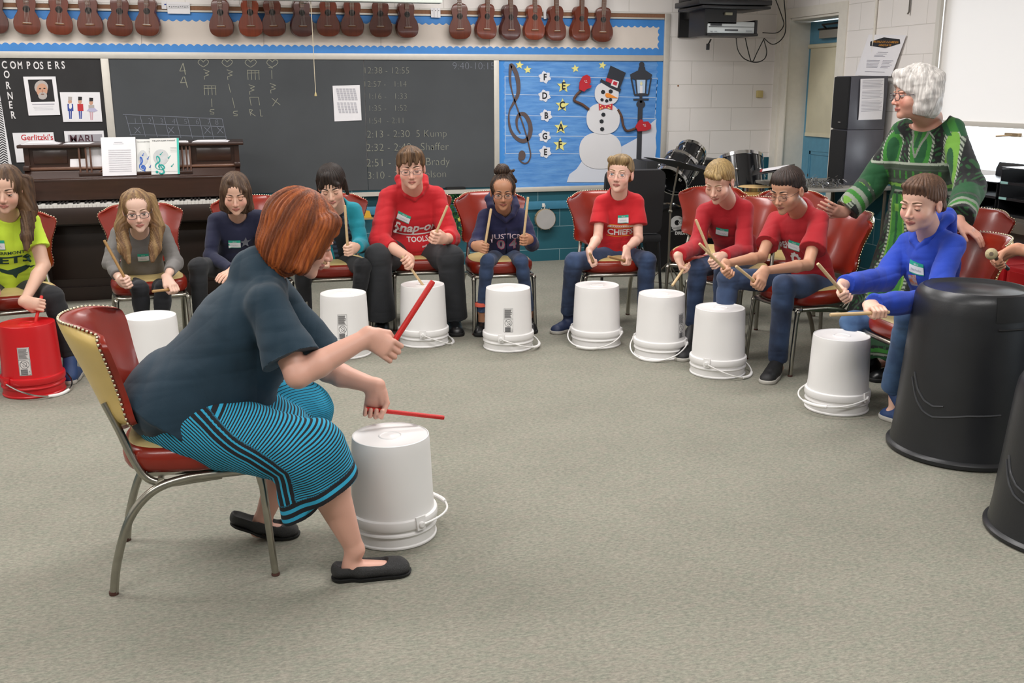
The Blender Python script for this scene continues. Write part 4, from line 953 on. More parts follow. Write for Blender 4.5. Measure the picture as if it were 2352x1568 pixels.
def song_book(c4, y, label, cm, edge):
    o = page('song_book', label, 'book', c4, y, gold, .005); at = onpage(o, c4, y, .005, 0, 0, 1, 1, None, '')
    P = [at(.36+.30*math.cos(a)*.9, .52+.24*math.sin(a)*.9) for a in [2*math.pi*k/24 for k in range(24)]]
    MB().prism([p+np.array([0, -.0002, 0]) for p in P], (0, -.0004, 0)).build('globe_picture', globe, o, smooth=None)
    mb = MB(); pts = [at(.12, .90)]
    CL = [(385, 1405), (360, 1430), (410, 1470), (465, 1400), (430, 1230), (355, 1000), (300, 830), (285, 600), (335, 660), (350, 850), (275, 1000), (290, 1180), (400, 1270), (465, 1170), (410, 1030), (340, 1080), (372, 1200)]
    pth = smooth_path([at(.10+.42*((x-270)/195*.75+(y-595)/875*-.15+.22), .50+.48*(y-595)/875) for x, y in CL], 5)
    ribbon(mb, [p+np.array([0, -.0012, 0]) for p in pth], [.003+.008*abs(math.sin(i*.11)) for i in range(len(pth))], (0, -1, 0)); mb.ball(at(.20, .93)+np.array([0, -.0012, 0]), (.010, .0006, .010), 10, 5)
    for u, v in ((.35, .45), (.62, .55), (.72, .78)):
        for k in range(1): strip(mb, at(u, v)+np.array([0, -.001, 0]), at(u+.08, v-.07)+np.array([0, -.001, 0]), .004, np.array(NF)); mb.ball(at(u, v)+np.array([0, -.001, 0]), (.006, .0006, .005), 8, 4)
    mb.build('clef_picture', cm, o, smooth=None)
    mb = MB(); 
    p = at(.08, .085)+np.array([0, -.001, 0]); w_ = np.linalg.norm(at(.92, .08)-at(.08, .08))
    vs, fs = text_pts('THE LION SLEEPS TONIGHT', 1.0, bold=.01); mx = max(v[0] for v in vs); s_ = w_*.95/mx
    mb.add([p+np.array([1., 0, 0])*a*s_+np.array([0, .0, 1.])*b*s_*1.1 for a, b in vs], fs)
    for k in range(4): strip(mb, at(.70, .26+.04*k)+np.array([0, -.001, 0]), at(.92, .26+.04*k)+np.array([0, -.001, 0]), .001, np.array(NF))
    mb.build('cover_title', dink, o, smooth=None)
    if edge:
        P = [at(.93, 0), at(1, 0), at(1, 1), at(.93, 1)]; MB().prism([p+np.array([0, -.0002, 0]) for p in P], (0, -.0008, 0)).build('teal_stripe', tealc, o, smooth=None)
    return o
song_book([(311, 320), (352, 320), (357, 401), (315, 402)], 7.880, 'song book with a blue clef, mostly behind the teal one', cl_b, False)
song_book([(343, 318), (410, 317), (413, 399), (348, 401)], 7.868, 'song book with a teal clef and a teal right edge on the piano', cl_t, True)
def flat_stack(px0, px1, py, label, n=2, rot=0):
    a = PY(px0, py, 8.03); b = PY(px1, py, 8.03); c = (a+b)/2; w_ = (b[0]-a[0]); mb = MB()
    for k in range(n): mb.box((-w_/2+.01*k, -.10, k*.003), (w_/2-.012*k, .10, k*.003+.0025))
    o = mb.build('paper_stack', white, None, smooth=None, loc=(c[0], 8.03, 1.1355)); o.rotation_euler = (0, 0, R(rot)); return setp(o, label, 'paper')
flat_stack(52, 137, 324, 'stack of papers on the left end of the piano top', 5, 2); flat_stack(150, 212, 325, 'white sheet with a red edge lying on the piano top', 1, -3)
flat_stack(372, 432, 320, 'loose papers on the piano top behind the music desk', 2, 3); flat_stack(443, 525, 318, 'papers on the right end of the piano top', 3, -4)
# ================================================================== right half of the back wall
rail = thing('wall_rail', 'light blue wooden rail along the teal block wall', 'rail', (1.6, YB-.02, .504))
WP(MB().box((-3.2, YB-.022, .468), (3.60, YB, .540), bev=.003), 'rail_board', mat('light_blue_rail', '#3f7f9c', .5, var=.06), rail)
for px in (1248, 1313, 1030): 
    p = PY(px, 469, YB-.03); WP(MB().box((p[0]-.012, YB-.04, .488), (p[0]+.012, YB-.022, .522), bev=.003), 'rail_hook', mat('white_hook', '#d8d5cf', .5), rail)
tb = thing('tambourine', 'round pale tambourine hanging on the teal wall under the rail', 'tambourine', PY(1252, 503, YB-.055)); L = np.array(tb.location)
MB().lathe([(.0005, -.0245), (.088, -.0245), (.0885, -.022)], 36, axis=(0, 1, 0), cap=False).build('drum_skin', mat('drum_skin', '#a9a6a4', .7, var=.05, vscale=12), tb)
MB().lathe([(.0885, -.024), (.092, -.022), (.092, .022), (.086, .024), (.086, -.02)], 36, axis=(0, 1, 0), cap=False).build('frame_ring', mat('tan_ring', '#a08b6c', .5), tb)
for k in range(8):
    a = 2*math.pi*(k+.5)/8; MB().lathe([(.001, -.003), (.014, -.002), (.014, .002), (.001, .003)], 12, c=(.094*math.cos(a), 0, .094*math.sin(a)), axis=(-math.sin(a), 0, math.cos(a))).build('jingle', chrome_worn, tb)
MB().tube([(-.01, .0, .09), (0, .0, .115), (.0, .01, .125)], .003, 6).build('hanging_loop', MATS['white_hook'], tb)
# greenery garland with yellow fruit behind the hoodie boy
green = mat('garland_green', '#2d5a2c', .7, col2='#3f7a3a', vscale=30)
gl = thing('garland', 'hanging green garland with yellow fruit on the wall right of the red hoodie', 'garland', PY(1050, 490, YB-.06)); rr = random.Random(2); mb = MB(); L = np.array(gl.location)
mb.tube([(0.0, .03, .2), (.01, 0, .05), (-.01, 0, -.1), (.0, 0, -.2)], .006, 6)
for k in range(260):
    z = rr.uniform(-.22, .18); a = rr.uniform(0, 6.28); r_ = rr.uniform(.02, .06); c = np.array([r_*math.cos(a), min(.04, .6*r_*math.sin(a)), z]); d = np.array([math.cos(a), .5*math.sin(a), rr.uniform(-.8, .8)]); d /= np.linalg.norm(d); s_ = np.cross(d, [0, 1, .1]); s_ /= np.linalg.norm(s_)
    l = rr.uniform(.02, .035); mb.add([c, c+d*l*.5+s_*.008, c+d*l, c+d*l*.5-s_*.008], [(0, 1, 2, 3)])
mb.build('leaves', green, gl, smooth=None)
for (x, z, m_) in ((.03, .02, '#d9b13c'), (.015, -.05, '#cfc25a'), (-.02, .08, '#b9482c')): MB().ball((x, -.045, z), .020, 12, 8).build('fruit', mat('fruit_'+m_[1:], m_, .5), gl)
yb = thing('yellow_bell', 'small yellow triangular block hanging on the rail left of the red hoodie', 'block', PY(843, 492, YB-.045)); MB().prism([(-.035, 0, -.025), (.035, 0, -.025), (.02, 0, .03), (-.01, 0, .035)], (0, -.03, 0)).build('painted_block', mat('yellow_block', '#d5a22e', .6), yb); MB().box((-.06, -.035, -.04), (.05, 0, -.026)).build('base_board', mat('tan_base', '#a8875a', .6), yb)
# switch box, rust spot
o = MB().box((-.03, -.03, -.032), (.03, .0, .032), bev=.006).build('wall_sensor', mat('yellowed_plastic', '#c9b77a', .6), None, loc=PY(1743, 216, YB)); setp(o, 'small yellowed box fixed on the wall below the hanging cables', 'sensor')
o = MB().ball((0, 0, 0), (.008, .004, .009), 10, 6).build('wall_plug', mat('rust', '#8a5a34', .8), None, loc=PY(1557.5, 197, YB-.002)); setp(o, 'tiny rusty plug in the cream wall right of the bulletin board', 'plug')
# conduit on right wall and phone-like hook
o = MB().tube([(XR-.012, 7.13, 1.4), (XR-.012, 7.13, CEIL)], .010, 8); o = o.build('conduit_pipe', paint, None); setp(o, 'thin cream conduit pipe running up the wall right of the door', 'pipe')
o = MB().tube([(0, 0, .3), (0, 0, .0), (-.01, 0, -.02)], .006, 6).build('hanging_tool', mat('grey_metal', '#77726c', .5, metal=.4), None, loc=PX(2088, 26, XR-.012)); setp(o, 'short grey hook hanging on the wall above the poster', 'hook')
# ================================================================== TV bracket with player
blk = mat('black_plastic', '#141416', .4, var=.1); 
tvp = (3.98, 7.95)
tv = thing('wall_television', 'black television platform and bracket mounted high near the corner', 'television', (3.98, 8.0, 2.1))
WP(MB().box((3.62, 7.72, 2.128), (4.22, 8.2, 2.150), bev=.005).box((3.60, 7.74, 2.158), (4.24, 8.22, 2.2), bev=.006), 'platform', blk, tv)
WP(MB().box((3.62, 7.82, 2.2), (4.2, 8.2, 2.62), bev=.02), 'television_set', blk, tv)
WP(MB().box((3.88, 8.2, 2.1), (3.98, YB, 2.2)).box((3.84, YB-.03, 1.95), (4.02, YB, 2.35)), 'wall_arm', blk, tv)
WP(MB().box((3.72, 7.84, 2.02), (3.98, 8.16, 2.13)).box((3.72, 7.82, 1.925), (4.17, 8.14, 1.945), bev=.003).box((4.15, 7.84, 1.935), (4.17, 8.14, 2.05)).box((3.70, 7.84, 1.925), (3.72, 8.14, 2.14)), 'player_cradle', blk, tv)
pl = thing('video_player', 'silver video player in the black cradle under the television', 'player', (3.94, 7.98, 1.946)); L = np.array(pl.location)
WP(MB().box((3.728, 7.84, 1.946), (4.145, 8.12, 2.035), bev=.004), 'case', mat('silver_plastic', '#b3b8b8', .35, metal=.2), pl)
WP(MB().box((3.735, 7.836, 1.995), (4.14, 7.842, 1.998)).box((3.88, 7.834, 1.966), (3.995, 7.842, 1.976)).box((3.75, 7.835, 2.004), (3.85, 7.842, 2.022)), 'disc_slot', mat('slot_dark', '#24262a', .5), pl)
WP(MB().box((3.75, 7.834, 1.958), (3.77, 7.842, 1.963)).box((3.79, 7.834, 1.958), (3.81, 7.842, 1.963)).box((4.07, 7.834, 1.960), (4.12, 7.842, 1.970)), 'buttons', mat('button_grey', '#8a8f92', .5), pl)
WP(MB().box((3.87, 7.815, 2.085), (3.93, 7.838, 2.105)), 'bracket_label', mat('beige_label', '#a9a68e', .7), tv)
cbl = mat('black_cable', '#191919', .5)
def cable(pts, label, r=.0045, y=8.1):
    P = smooth_path([PY(a, b, yy) for a, b, yy in pts], 6); c = P[0]
    o = MB().tube([p-c for p in P], r, 6).build('cable', cbl, None, loc=c); return setp(o, label, 'cable', 'cables hanging under the television')
cable([(1691, 88, 8.15), (1695, 115, 8.4), (1710, 135, 8.5), (1735, 143, 8.5), (1755, 136, 8.4), (1761, 118, 8.3), (1754, 90, 8.1)], 'thin black cable in a wide loop below the video player')
cable([(1712, 88, 8.1), (1718, 115, 8.2), (1727, 142, 8.25), (1740, 118, 8.2), (1753, 92, 8.1)], 'thin black cable hanging in a V below the video player')
cable([(1752, 75, 8.1), (1785, 75, 8.3), (1800, 58, 8.35), (1795, 35, 8.3), (1778, -10, 8.2)], 'black cable curving up from the player toward the ceiling')
cable([(1755, 88, 8.1), (1775, 102, 8.3), (1797, 88, 8.35), (1805, 60, 8.35), (1800, -10, 8.3)], 'longer black cable swinging down and up right of the player')
cable([(1633, 90, 8.0), (1629, 98, 8.0), (1625, 104, 8.0)], 'short cable end with a plug hanging under the player', .006)
o = MB().box((-.012, -.012, -.03), (.012, .012, .02), bev=.004).build('cable_plug', cbl, None, loc=PY(1626, 106, 8.0)); setp(o, 'small black plug dangling under the left of the player', 'plug')
# pull-down screen case above and its cord
sc_ = thing('projection_screen', 'rolled-up projection screen case just above the frame', 'screen', (.9, 6.0, 2.02))
zc = PY(800, -2, 6.0)[2]
o = thing('screen_cord', 'white pull cord with a small wooden knob hanging in front of the chalkboard', 'cord', PY(722, 130, 8.2))
P = [PY(a, b, 8.2) for a, b in ((712, -60), (714, 10), (717, 60), (720, 120), (723, 180), (725, 212))]
WP(MB().tube(P, .003, 6), 'cord', mat('cord_cream', '#c9bda4', .7), o)
p = PY(725, 217, 8.2); WP(MB().lathe([(.003, .02), (.006, .012), (.011, -.008), (.010, -.012), (.001, -.013)], 12, c=p), 'knob', mat('knob_tan', '#b9a878', .5), o)
a = PY(545, 1, 8.2); b = PY(985, -1, 8.2)
bpy.data.objects.remove(sc_)
sc_ = thing('projection_screen', 'rolled-up pale projection screen case at the top edge above the cord', 'screen', ((a[0]+b[0])/2, 8.2, a[2]))
WP(MB().box((a[0]-.1, 8.15, a[2]+.004), (b[0]+.1, 8.25, a[2]+.10), bev=.01), 'screen_case', mat('screen_case_white', '#d9e0d8', .5), sc_)
WP(MB().box((a[0], 8.2, a[2]+.10), (a[0]+.04, YB, a[2]+.14)).box((b[0]-.04, 8.2, a[2]+.10), (b[0], YB, a[2]+.14)), 'wall_bracket', paint, sc_)
pr_ = PY(697, 5, 8.2); WP(MB().tube([pr_+np.array([.028*math.cos(t_), 0, .010*math.sin(t_)]) for t_ in [2*math.pi*k/16 for k in range(16)]], .003, 6, closed=True), 'pull_ring', chrome_worn, sc_)
# ================================================================== drum kit
blkg = mat('black_drum_gloss', '#101114', .18, coat=.5)
def drum(name, label, c, axis, r, h, parent=None, group='drums of the kit'):
    c = np.array(c, float); t = thing(name, label, 'drum', c, 0, group)
    MB().lathe([(r, -h/2), (r, h/2)], 40, axis=axis, cap=False).build('shell', blkg, t)
    MB().lathe([(r*.97, h/2+.004), (.001, h/2+.004)], 40, axis=axis, cap=False).build('drum_head', mat('white_head', '#c9c9cd', .5), t)
    for s in (-1, 1): MB().lathe([(r+.001, s*h/2-.02), (r+.007, s*h/2-.02), (r+.007, s*h/2+.008), (r-.004, s*h/2+.008)], 40, axis=axis, cap=False).build('hoop', chrome, t)
    z = np.array(axis, float); z /= np.linalg.norm(z); x = np.cross([0, 0, 1.] if abs(z[2]) < .9 else [1., 0, 0], z); x /= np.linalg.norm(x); yv = np.cross(z, x)
    for k in range(6):
        a = 2*math.pi*(k+.4)/6; d = x*math.cos(a)+yv*math.sin(a); lg = MB(); lg.tube([d*(r+.012)-z*(h/2-.01), d*(r+.012)+z*(h/2+.0)], .004, 6).ball(d*(r+.012), (.014, .014, .014), 8, 6).build('lug', chrome, t)
    return t
bd = drum('bass_drum', 'black bass drum with white logo behind the boy in the football shirt', (3.53, 8.00, .282), (-.18, -1, 0), .262, .36)
ax = np.array([-.18, -1, 0]); ax /= np.linalg.norm(ax)
MB().lathe([(.258, .187), (.001, .190)], 48, axis=ax, cap=False).build('front_head', mat('black_head', '#131316', .35), bd)
MB().lathe([(.256, .17), (.274, .17), (.274, .196), (.256, .196)], 48, axis=ax, cap=False).build('front_hoop', blkg, bd)
lx = np.array([-ax[1], ax[0], 0]); lx = np.array([1, -.18, 0])/np.linalg.norm([1, -.18, 0])
mb = MB(); o0 = ax*.1915
def bl_(u, v): return o0+lx*(u-.03)+np.array([0, 0, 1.])*(v+.025)
def ringp(cu, cv, ro, ri, a0, a1, n=18):
    for k in range(n):
        a, b = a0+(a1-a0)*k/n, a0+(a1-a0)*(k+1)/n
        mb.add([bl_(cu+ri*math.cos(a), cv+ri*math.sin(a)), bl_(cu+ro*math.cos(a), cv+ro*math.sin(a)), bl_(cu+ro*math.cos(b), cv+ro*math.sin(b)), bl_(cu+ri*math.cos(b), cv+ri*math.sin(b))], [(0, 1, 2, 3)])
ringp(.045, .115, .058, .022, R(0), R(360)); ringp(.125, .118, .045, .012, R(0), R(360))
mb.add([bl_(.05, .158), bl_(.13, .160), bl_(.165, .13), bl_(.08, .135)], [(0, 1, 2, 3)]); mb.add([bl_(.0, .07), bl_(.02, .05), bl_(.16, .08), bl_(.15, .10)], [(0, 1, 2, 3)])
flat_text(mb, 'CP', .03, bl_(.055, .105), lx, (0, 0, 1), bold=.002)
flat_text(mb, 'DRUMS', .036, bl_(.03, .015), lx, (0, 0, 1), bold=.002); 
for k in range(14): mb.add([bl_(-.005+.012*k, .035+.003*k), bl_(.004+.012*k, .045+.003*k), bl_(.006+.012*k, .05+.003*k), bl_(-.004+.012*k, .042+.003*k)], [(0, 1, 2, 3)])
mb.build('white_logo', mat('logo_white', '#d5d5d5', .6), bd, smooth=None)
for s in (-1, 1): MB().tube([(s*.2, -.08, -.12), (s*.34, -.16, -.282)], .008, 6).build('spur', chrome, bd)
drum('tom_drum', 'small black rack tom tilted left over the bass drum', (3.40, 7.62, .86), (.62, .50, .60), .135, .20)
drum('tom_drum', 'black rack tom with a bright rim over the bass drum, right of the first', (3.56, 7.74, .955), (.55, .55, .62), .115, .17)
drum('floor_tom', 'large black tom with chrome rim standing behind the blond boy', (4.02, 7.70, .80), (.06, .42, .9), .19, .30)
st_ = thing('drum_hardware', 'chrome drum stand between the toms', 'stand', (3.52, 7.62, 0))
WP(MB().tube([(3.52, 7.66, .50), (3.52, 7.68, .88)], .013, 8).tube([(3.40, 7.66, .82), (3.52, 7.68, .86), (3.62, 7.74, .88)], .011, 8).ball((3.52, 7.67, .80), .026).ball((3.44, 7.62, .80), .022), 'tom_mount', chrome, st_)
WP(MB().tube([(3.9, 7.6, 0), (3.86, 7.62, .5)], .008, 6).tube([(4.2, 7.6, 0), (4.2, 7.64, .5)], .008, 6).tube([(4.05, 7.94, 0), (4.05, 7.9, .5)], .008, 6), 'floor_legs', chrome, st_)
o = MB().box((3.42, 8.30, .0), (4.15, 8.62, .90), bev=.01).build('black_cabinet', blk, None); o.location = (0, 0, 0); setp(o, 'black cabinet behind the drum kit against the cream wall', 'cabinet')
# congas
def conga(x, y, h, r, label):
    t = thing('conga_drum', label, 'drum', (x, y, 0), 0, 'congas behind the boys')
    MB().lathe([(r*.62, .02), (r*.75, .15), (r*1.02, h*.62), (r*.98, h-.05), (r*.95, h-.012)], 32, cap=True).build('shell', mat('conga_wood', '#b98d4e', .35, var=.12, vscale=6, coat=.3), t)
    MB().lathe([(.0005, h), (r*.85, h), (r*.96, h-.006)], 32, cap=False).build('drum_skin', mat('conga_skin', '#cfae79', .6, var=.06), t)
    MB().lathe([(r*.96, h-.004), (r*1.02, h-.004), (r*1.02, h-.03), (r*.96, h-.03)], 32, cap=False).build('rim', chrome, t)
    for k in range(6):
        a = k*math.pi/3+.3; MB().tube([(r*1.04*math.cos(a), r*1.04*math.sin(a), h-.02), (r*1.04*math.cos(a), r*1.04*math.sin(a), h-.14)], .004, 6).build('tuning_rod', chrome, t)
    return t
conga(3.86, 7.16, .775, .135, 'tan-headed conga drum, the left one behind the blond boy'); conga(4.18, 7.05, .73, .135, 'tan-headed conga drum with chrome rim, the right one')
# music stands
def mstand(c, w, d, ang, tilt, foot, label, papers=True):
    t = thing('music_stand', label, 'music stand', (foot[0], foot[1], 0), 0, 'black music stands with sheet music')
    f0 = np.array([foot[0], foot[1], 0]); c = np.array(c, float)-f0
    z = np.array([math.sin(tilt)*math.cos(ang), math.sin(tilt)*math.sin(ang), math.cos(tilt)]); ux = np.array([-math.sin(ang), math.cos(ang), 0]); uy = np.cross(z, ux)
    def q(u, v, n=0): return c+ux*u+uy*v+z*n
    MB().prism([q(-w/2, -d/2), q(w/2, -d/2), q(w/2, d/2), q(-w/2, d/2)], z*.004).prism([q(-w/2, -d/2), q(w/2, -d/2), q(w/2, -d/2, .045), q(-w/2, -d/2, .045)], uy*.004).build('desk', mat('stand_black', '#201f22', .5), t)
    MB().tube([(0, 0, .22), (0, 0, c[2]-.30)], .009, 8).tube([(0, 0, c[2]-.32), c-z*.01], .007, 8).ball((0, 0, c[2]-.34), .016).ball((0, 0, .22), .016).build('pole', mat('stand_metal', '#8a8478', .35, metal=.8), t)
    for k in range(3):
        a = k*2*math.pi/3+.5; MB().tube([(0, 0, .24), (.22*math.cos(a), .22*math.sin(a), .01)], .006, 6).tube([(0, 0, .08), (.14*math.cos(a), .14*math.sin(a), .09)], .004, 6).build('leg', MATS['stand_metal'], t)
    if papers:
        for (du, dv, m_, nn, lab) in ((-.05, 0, mat('red_folder', '#9c2028', .5), 1, 'red folder lying open on the %s'), (.03, .02, white, 2, 'white sheet lying on the %s')):
            o = MB().prism([q(du-.13, dv-.1, .006*nn), q(du+.13, dv-.1, .006*nn), q(du+.13, dv+.1, .006*nn), q(du-.13, dv+.1, .006*nn)], z*.003); b0 = q(du, dv, .006*nn); o.v = [tuple(np.array(v)-b0) for v in o.v]
            o = o.build('red_folder' if nn == 1 else 'sheet_music', m_, None, smooth=None, loc=f0+b0); setp(o, lab % label.split(' with')[0], 'folder' if nn == 1 else 'sheet music')
mstand((3.12, 6.95, .965), .50, .32, R(8), R(17), (3.08, 6.98), 'tall music stand with tilted desk beside the drum kit')
mstand((3.98, 7.10, .90), .50, .32, R(150), R(10), (4.02, 7.3), 'low music stand with flat desk before the door')
# black padded chair behind
bc = thing('padded_chair', 'black padded chair behind the boy in the football t-shirt', 'chair', (2.70, 6.98, 0), R(88))
def rb(w, h, t_, r_=.05):
    pts = []
    for cx, cz, a0 in ((w/2-r_, h-r_, 0), (-w/2+r_, h-r_, 90), (-w/2+r_, r_, 180), (w/2-r_, r_, 270)):
        for k in range(6): a = R(a0+k*18); pts.append((0, cx+r_*math.cos(a), cz+r_*math.sin(a)))
    return pts
bf = mat('black_fabric', '#1c1c1f', .8)
o = MB().prism(rb(.44, .46, .04), (.045, 0, 0)).build('backrest', bf, bc); o.location = (-.22, 0, .50); o.rotation_euler = (0, R(-8), 0)
MB().box((-.22, -.23, .43), (.24, .23, .49), bev=.02).build('seat', bf, bc)
for sx in (-1, 1):
    for sy in (-1, 1): MB().tube([(sx*.2, sy*.21, .44), (sx*.24, sy*.23, 0)], .011, 8).build('leg', blk, bc)
# ================================================================== tables and things by the right wall
tt = mat('table_top_grey', '#8f8a82', .4, var=.04)
tb1 = thing('folding_table', 'grey table with silver tinsel beside the black speakers', 'table', (4.42, 7.0, 0))
WP(MB().box((4.04, 6.65, .765), (4.78, 7.50, .79), bev=.004), 'tabletop', tt, tb1)
for x, y in ((4.10, 6.72), (4.72, 6.72), (4.10, 7.43), (4.72, 7.43)): WP(MB().tube([(x, y, 0), (x, y, .765)], .014, 8), 'leg', MATS['stand_metal'], tb1)
sp = thing('speaker', 'lower black floor speaker on the table, under the other', 'speaker', (4.60, 6.98, .79), R(-6), 'stacked black speakers')
for k, (z0, z1) in enumerate(((.79, 1.205), (1.206, 1.60))):
    if k: sp = thing('speaker', 'upper black speaker with a white sheet on its side', 'speaker', (4.60, 6.98, z0), R(-6), 'stacked black speakers')
    h = z1-z0
    MB().box((-.135, -.125, 0), (.16, .125, h), bev=.004).build('cabinet', mat('speaker_vinyl', '#4a4a52', .38, var=.06), sp)
    MB().box((-.153, -.12, .006), (-.135, .12, h-.006), bev=.006).build('front_grille', mat('speaker_cloth', '#141416', .9, bump=.4, bscale=500), sp)
    if k: MB().box((-.156, -.04, .05), (-.153, .0, .058)).build('name_badge', chrome_worn, sp)
c = PY(1990, 230, 6.85)
o = MB().grid(lambda u, v: ((u-.5)*.19, -.004-.006*math.sin(v*3.1), (v-.5)*.30), 6, 8).build('notice_sheet', white, None, loc=(4.615, 6.845, 1.43)); o.rotation_euler = (0, R(-1.5), R(-6)); setp(o, 'white typed sheet taped on the side of the upper speaker', 'paper')
mb = MB()
for k in range(22):
    if k in (6, 13): continue
    z = .135-.0105*k; strip(mb, (-.08, -.0112, z), (.085-.02*((k*7) % 3)/2, -.0112, z), .0022, np.array(NF))
mb.build('typed_lines', ink, o, smooth=None)
# poster on right wall
PC = [PX(1996, 79, XR-.012), PX(2082, 81, XR-.012), PX(2047, 175, XR-.03), PX(1964, 173, XR-.03)]; c = sum(PC)/4
po = MB().prism([p-c for p in PC], (-.002, 0, 0)).build('school_poster', white, None, smooth=None, loc=c); setp(po, 'white poster with a black hexagonal title block on the wall above the speaker', 'poster')
def pat(u, v, off=.0035): return (PC[0]*(1-u)+PC[1]*u)*(1-v)+(PC[3]*(1-u)+PC[2]*u)*v-c+np.array([-off, 0, 0])
MB().prism([pat(.12, .17), pat(.45, .06), pat(.88, .10), pat(.93, .20), pat(.58, .32), pat(.15, .27)], (-.0006, 0, 0)).build('title_block', dink, po, smooth=None)
def ptext(mb, s_, u0, v0, u1, hv, off=.0046):
    o_ = pat(u0, v0, off); ux = (pat(u1, v0, off)-o_); uy = (pat(u0, v0-hv, off)-o_); vs, fs = text_pts(s_, 1.0, bold=.01, shear=.2); mx = max(v[0] for v in vs)
    mb.add([o_+ux*a/mx+uy*b/.72 for a, b in vs], fs)
mb = MB(); ptext(mb, 'PROFILE OF A CAMDEN', .20, .195, .88, .05); ptext(mb, 'GRADUATE', .38, .27, .72, .05); mb.build('title_text', mat('gold_ink', '#c98a2a', .6), po, smooth=None)
mb = MB()
for (u0, u1, v) in [(.42, .7, .42), (.4, .68, .46), (.36, .6, .49), (.36, .66, .52)]+[(.20+.01*k, .56, .62+.035*k) for k in range(6)]+[(.64, .92-.04*(k % 3), .62+.035*k) for k in range(6)]+[(.25, .8, .90)]:
    a_, b_ = pat(u0, v, .004), pat(u1, v, .004); strip(mb, a_, b_, .003, np.array([-1., 0, 0]))
mb.build('body_text', ink, po, smooth=None)
# tinsel and small objects
tn = mat('tinsel', '#c8ccd2', .2, metal=1); rr = random.Random(9); mb = MB()
for k in range(420):
    a = rr.uniform(0, 6.28); c = np.array([rr.gauss(0, .07), rr.gauss(0, .10), abs(rr.gauss(0, .025))+.004]); d = np.array([math.cos(a), math.sin(a), rr.uniform(-.2, .8)])*rr.uniform(.015, .035); s_ = np.array([-math.sin(a), math.cos(a), rr.uniform(-.5, .5)])*.004
    mb.add([c-s_, c+d-s_, c+d+s_, c+s_], [(0, 1, 2, 3)])
o = mb.build('silver_tinsel', tn, None, smooth=None, loc=(4.22, 6.80, .79)); setp(o, 'loose heap of silver tinsel on the grey table', 'tinsel')
mb = MB()
for k in range(80):
    c = np.array([rr.gauss(0, .04), rr.gauss(0, .05), abs(rr.gauss(0, .02))+.004]); mb.ball(c, rr.uniform(.006, .012), 6, 4)
o = mb.build('black_bells', blk, None, loc=(4.16, 7.12, .79)); setp(o, 'small pile of black strap bells left of the tinsel', 'bells')
# right-hand counter with paper trays under the window
ct = thing('counter', 'long dark counter under the window with a metal front edge', 'counter', (4.55, 4.6, 0))
WP(MB().box((4.22, 2.4, .74), (4.79, 5.9, .775), bev=.004), 'worktop', mat('counter_top', '#6d665e', .35, var=.05), ct)
WP(MB().box((4.205, 2.4, .715), (4.225, 5.9, .778)), 'metal_edge', mat('edge_metal', '#a7a5a0', .3, metal=.6), ct)
WP(MB().box((4.28, 2.45, .0), (4.78, 5.85, .735)), 'cabinet_body', mat('counter_body', '#2a2624', .6), ct)
WP(MB().box((4.262, 2.45, .60), (4.282, 5.85, .705)), 'front_panel', mat('grey_panel', '#7d7a80', .45), ct)
trb = mat('black_tray', '#17171a', .35)
for (y0, y1, zb, nl, lab) in ((4.30, 5.10, .775, 3, 'black stack of paper trays on the counter under the window'), (5.12, 5.55, .775, 2, 'lower black paper tray left of the tall tray stack'), (3.4, 4.25, .775, 3, 'black stack of paper trays at the right edge, nearest the camera')):
    t = thing('paper_tray_rack', lab, 'paper tray', (4.5, (y0+y1)/2, zb), 0, 'black paper tray racks')
    for k in range(nl):
        z = zb+.002+k*.092
        WP(MB().box((4.36, y0, z), (4.72, y1, z+.005)).box((4.355, y0, z), (4.362, y1, z+.014)).box((4.715, y0, z), (4.72, y1, z+.085)), 'tray', trb, t)
        WP(MB().box((4.36, y0, z), (4.72, y0+.006, z+.086)), 'side_wall', trb, t); WP(MB().box((4.36, y1-.006, z), (4.72, y1, z+.086)), 'side_wall', trb, t)
        WP(MB().box((4.352, y1-.07, z+.002), (4.357, y1-.01, z+.016)), 'index_tab', mat('tab_teal', '#8fb9b4', .4), t)
    z = zb+.002+nl*.092
    WP(MB().box((4.355, y0, z), (4.72, y1, z+.006)).prism([(4.70, y0, z), (4.72, y0, z), (4.72, y0, z+.09), (4.70, y0, z+.05)], (0, y1-y0, 0)), 'top_shelf', trb, t)
# red boxes on a low trolley at the right edge
tr = thing('storage_trolley', 'low black trolley shelf holding red boxes at the right edge', 'shelf', (4.1, 4.2, 0))
WP(MB().box((3.85, 3.6, .36), (4.24, 4.75, .385)), 'shelf_board', mat('black_shelf', '#151516', .5), tr)
for x, y in ((3.88, 3.63), (4.2, 3.63), (3.88, 4.72), (4.2, 4.72)): WP(MB().box((x-.015, y-.015, 0), (x+.015, y+.015, .36)), 'leg', MATS['black_shelf'], tr)
redb = mat('red_box', '#a5141c', .35)
for k in range(4):
    y0 = 3.65+k*.27; o = MB().box((3.90, y0, .3865), (4.2, y0+.25, .60), bev=.008).box((3.895, y0+.03, .50), (3.90, y0+.22, .575)).build('red_box', redb, None); setp(o, ['red storage box at the right edge, nearest the camera on the trolley', 'red storage box second from the near end of the trolley', 'red storage box third from the near end of the trolley', 'red storage box at the far end of the trolley, behind the chair'][k], 'box', 'red boxes on the trolley')
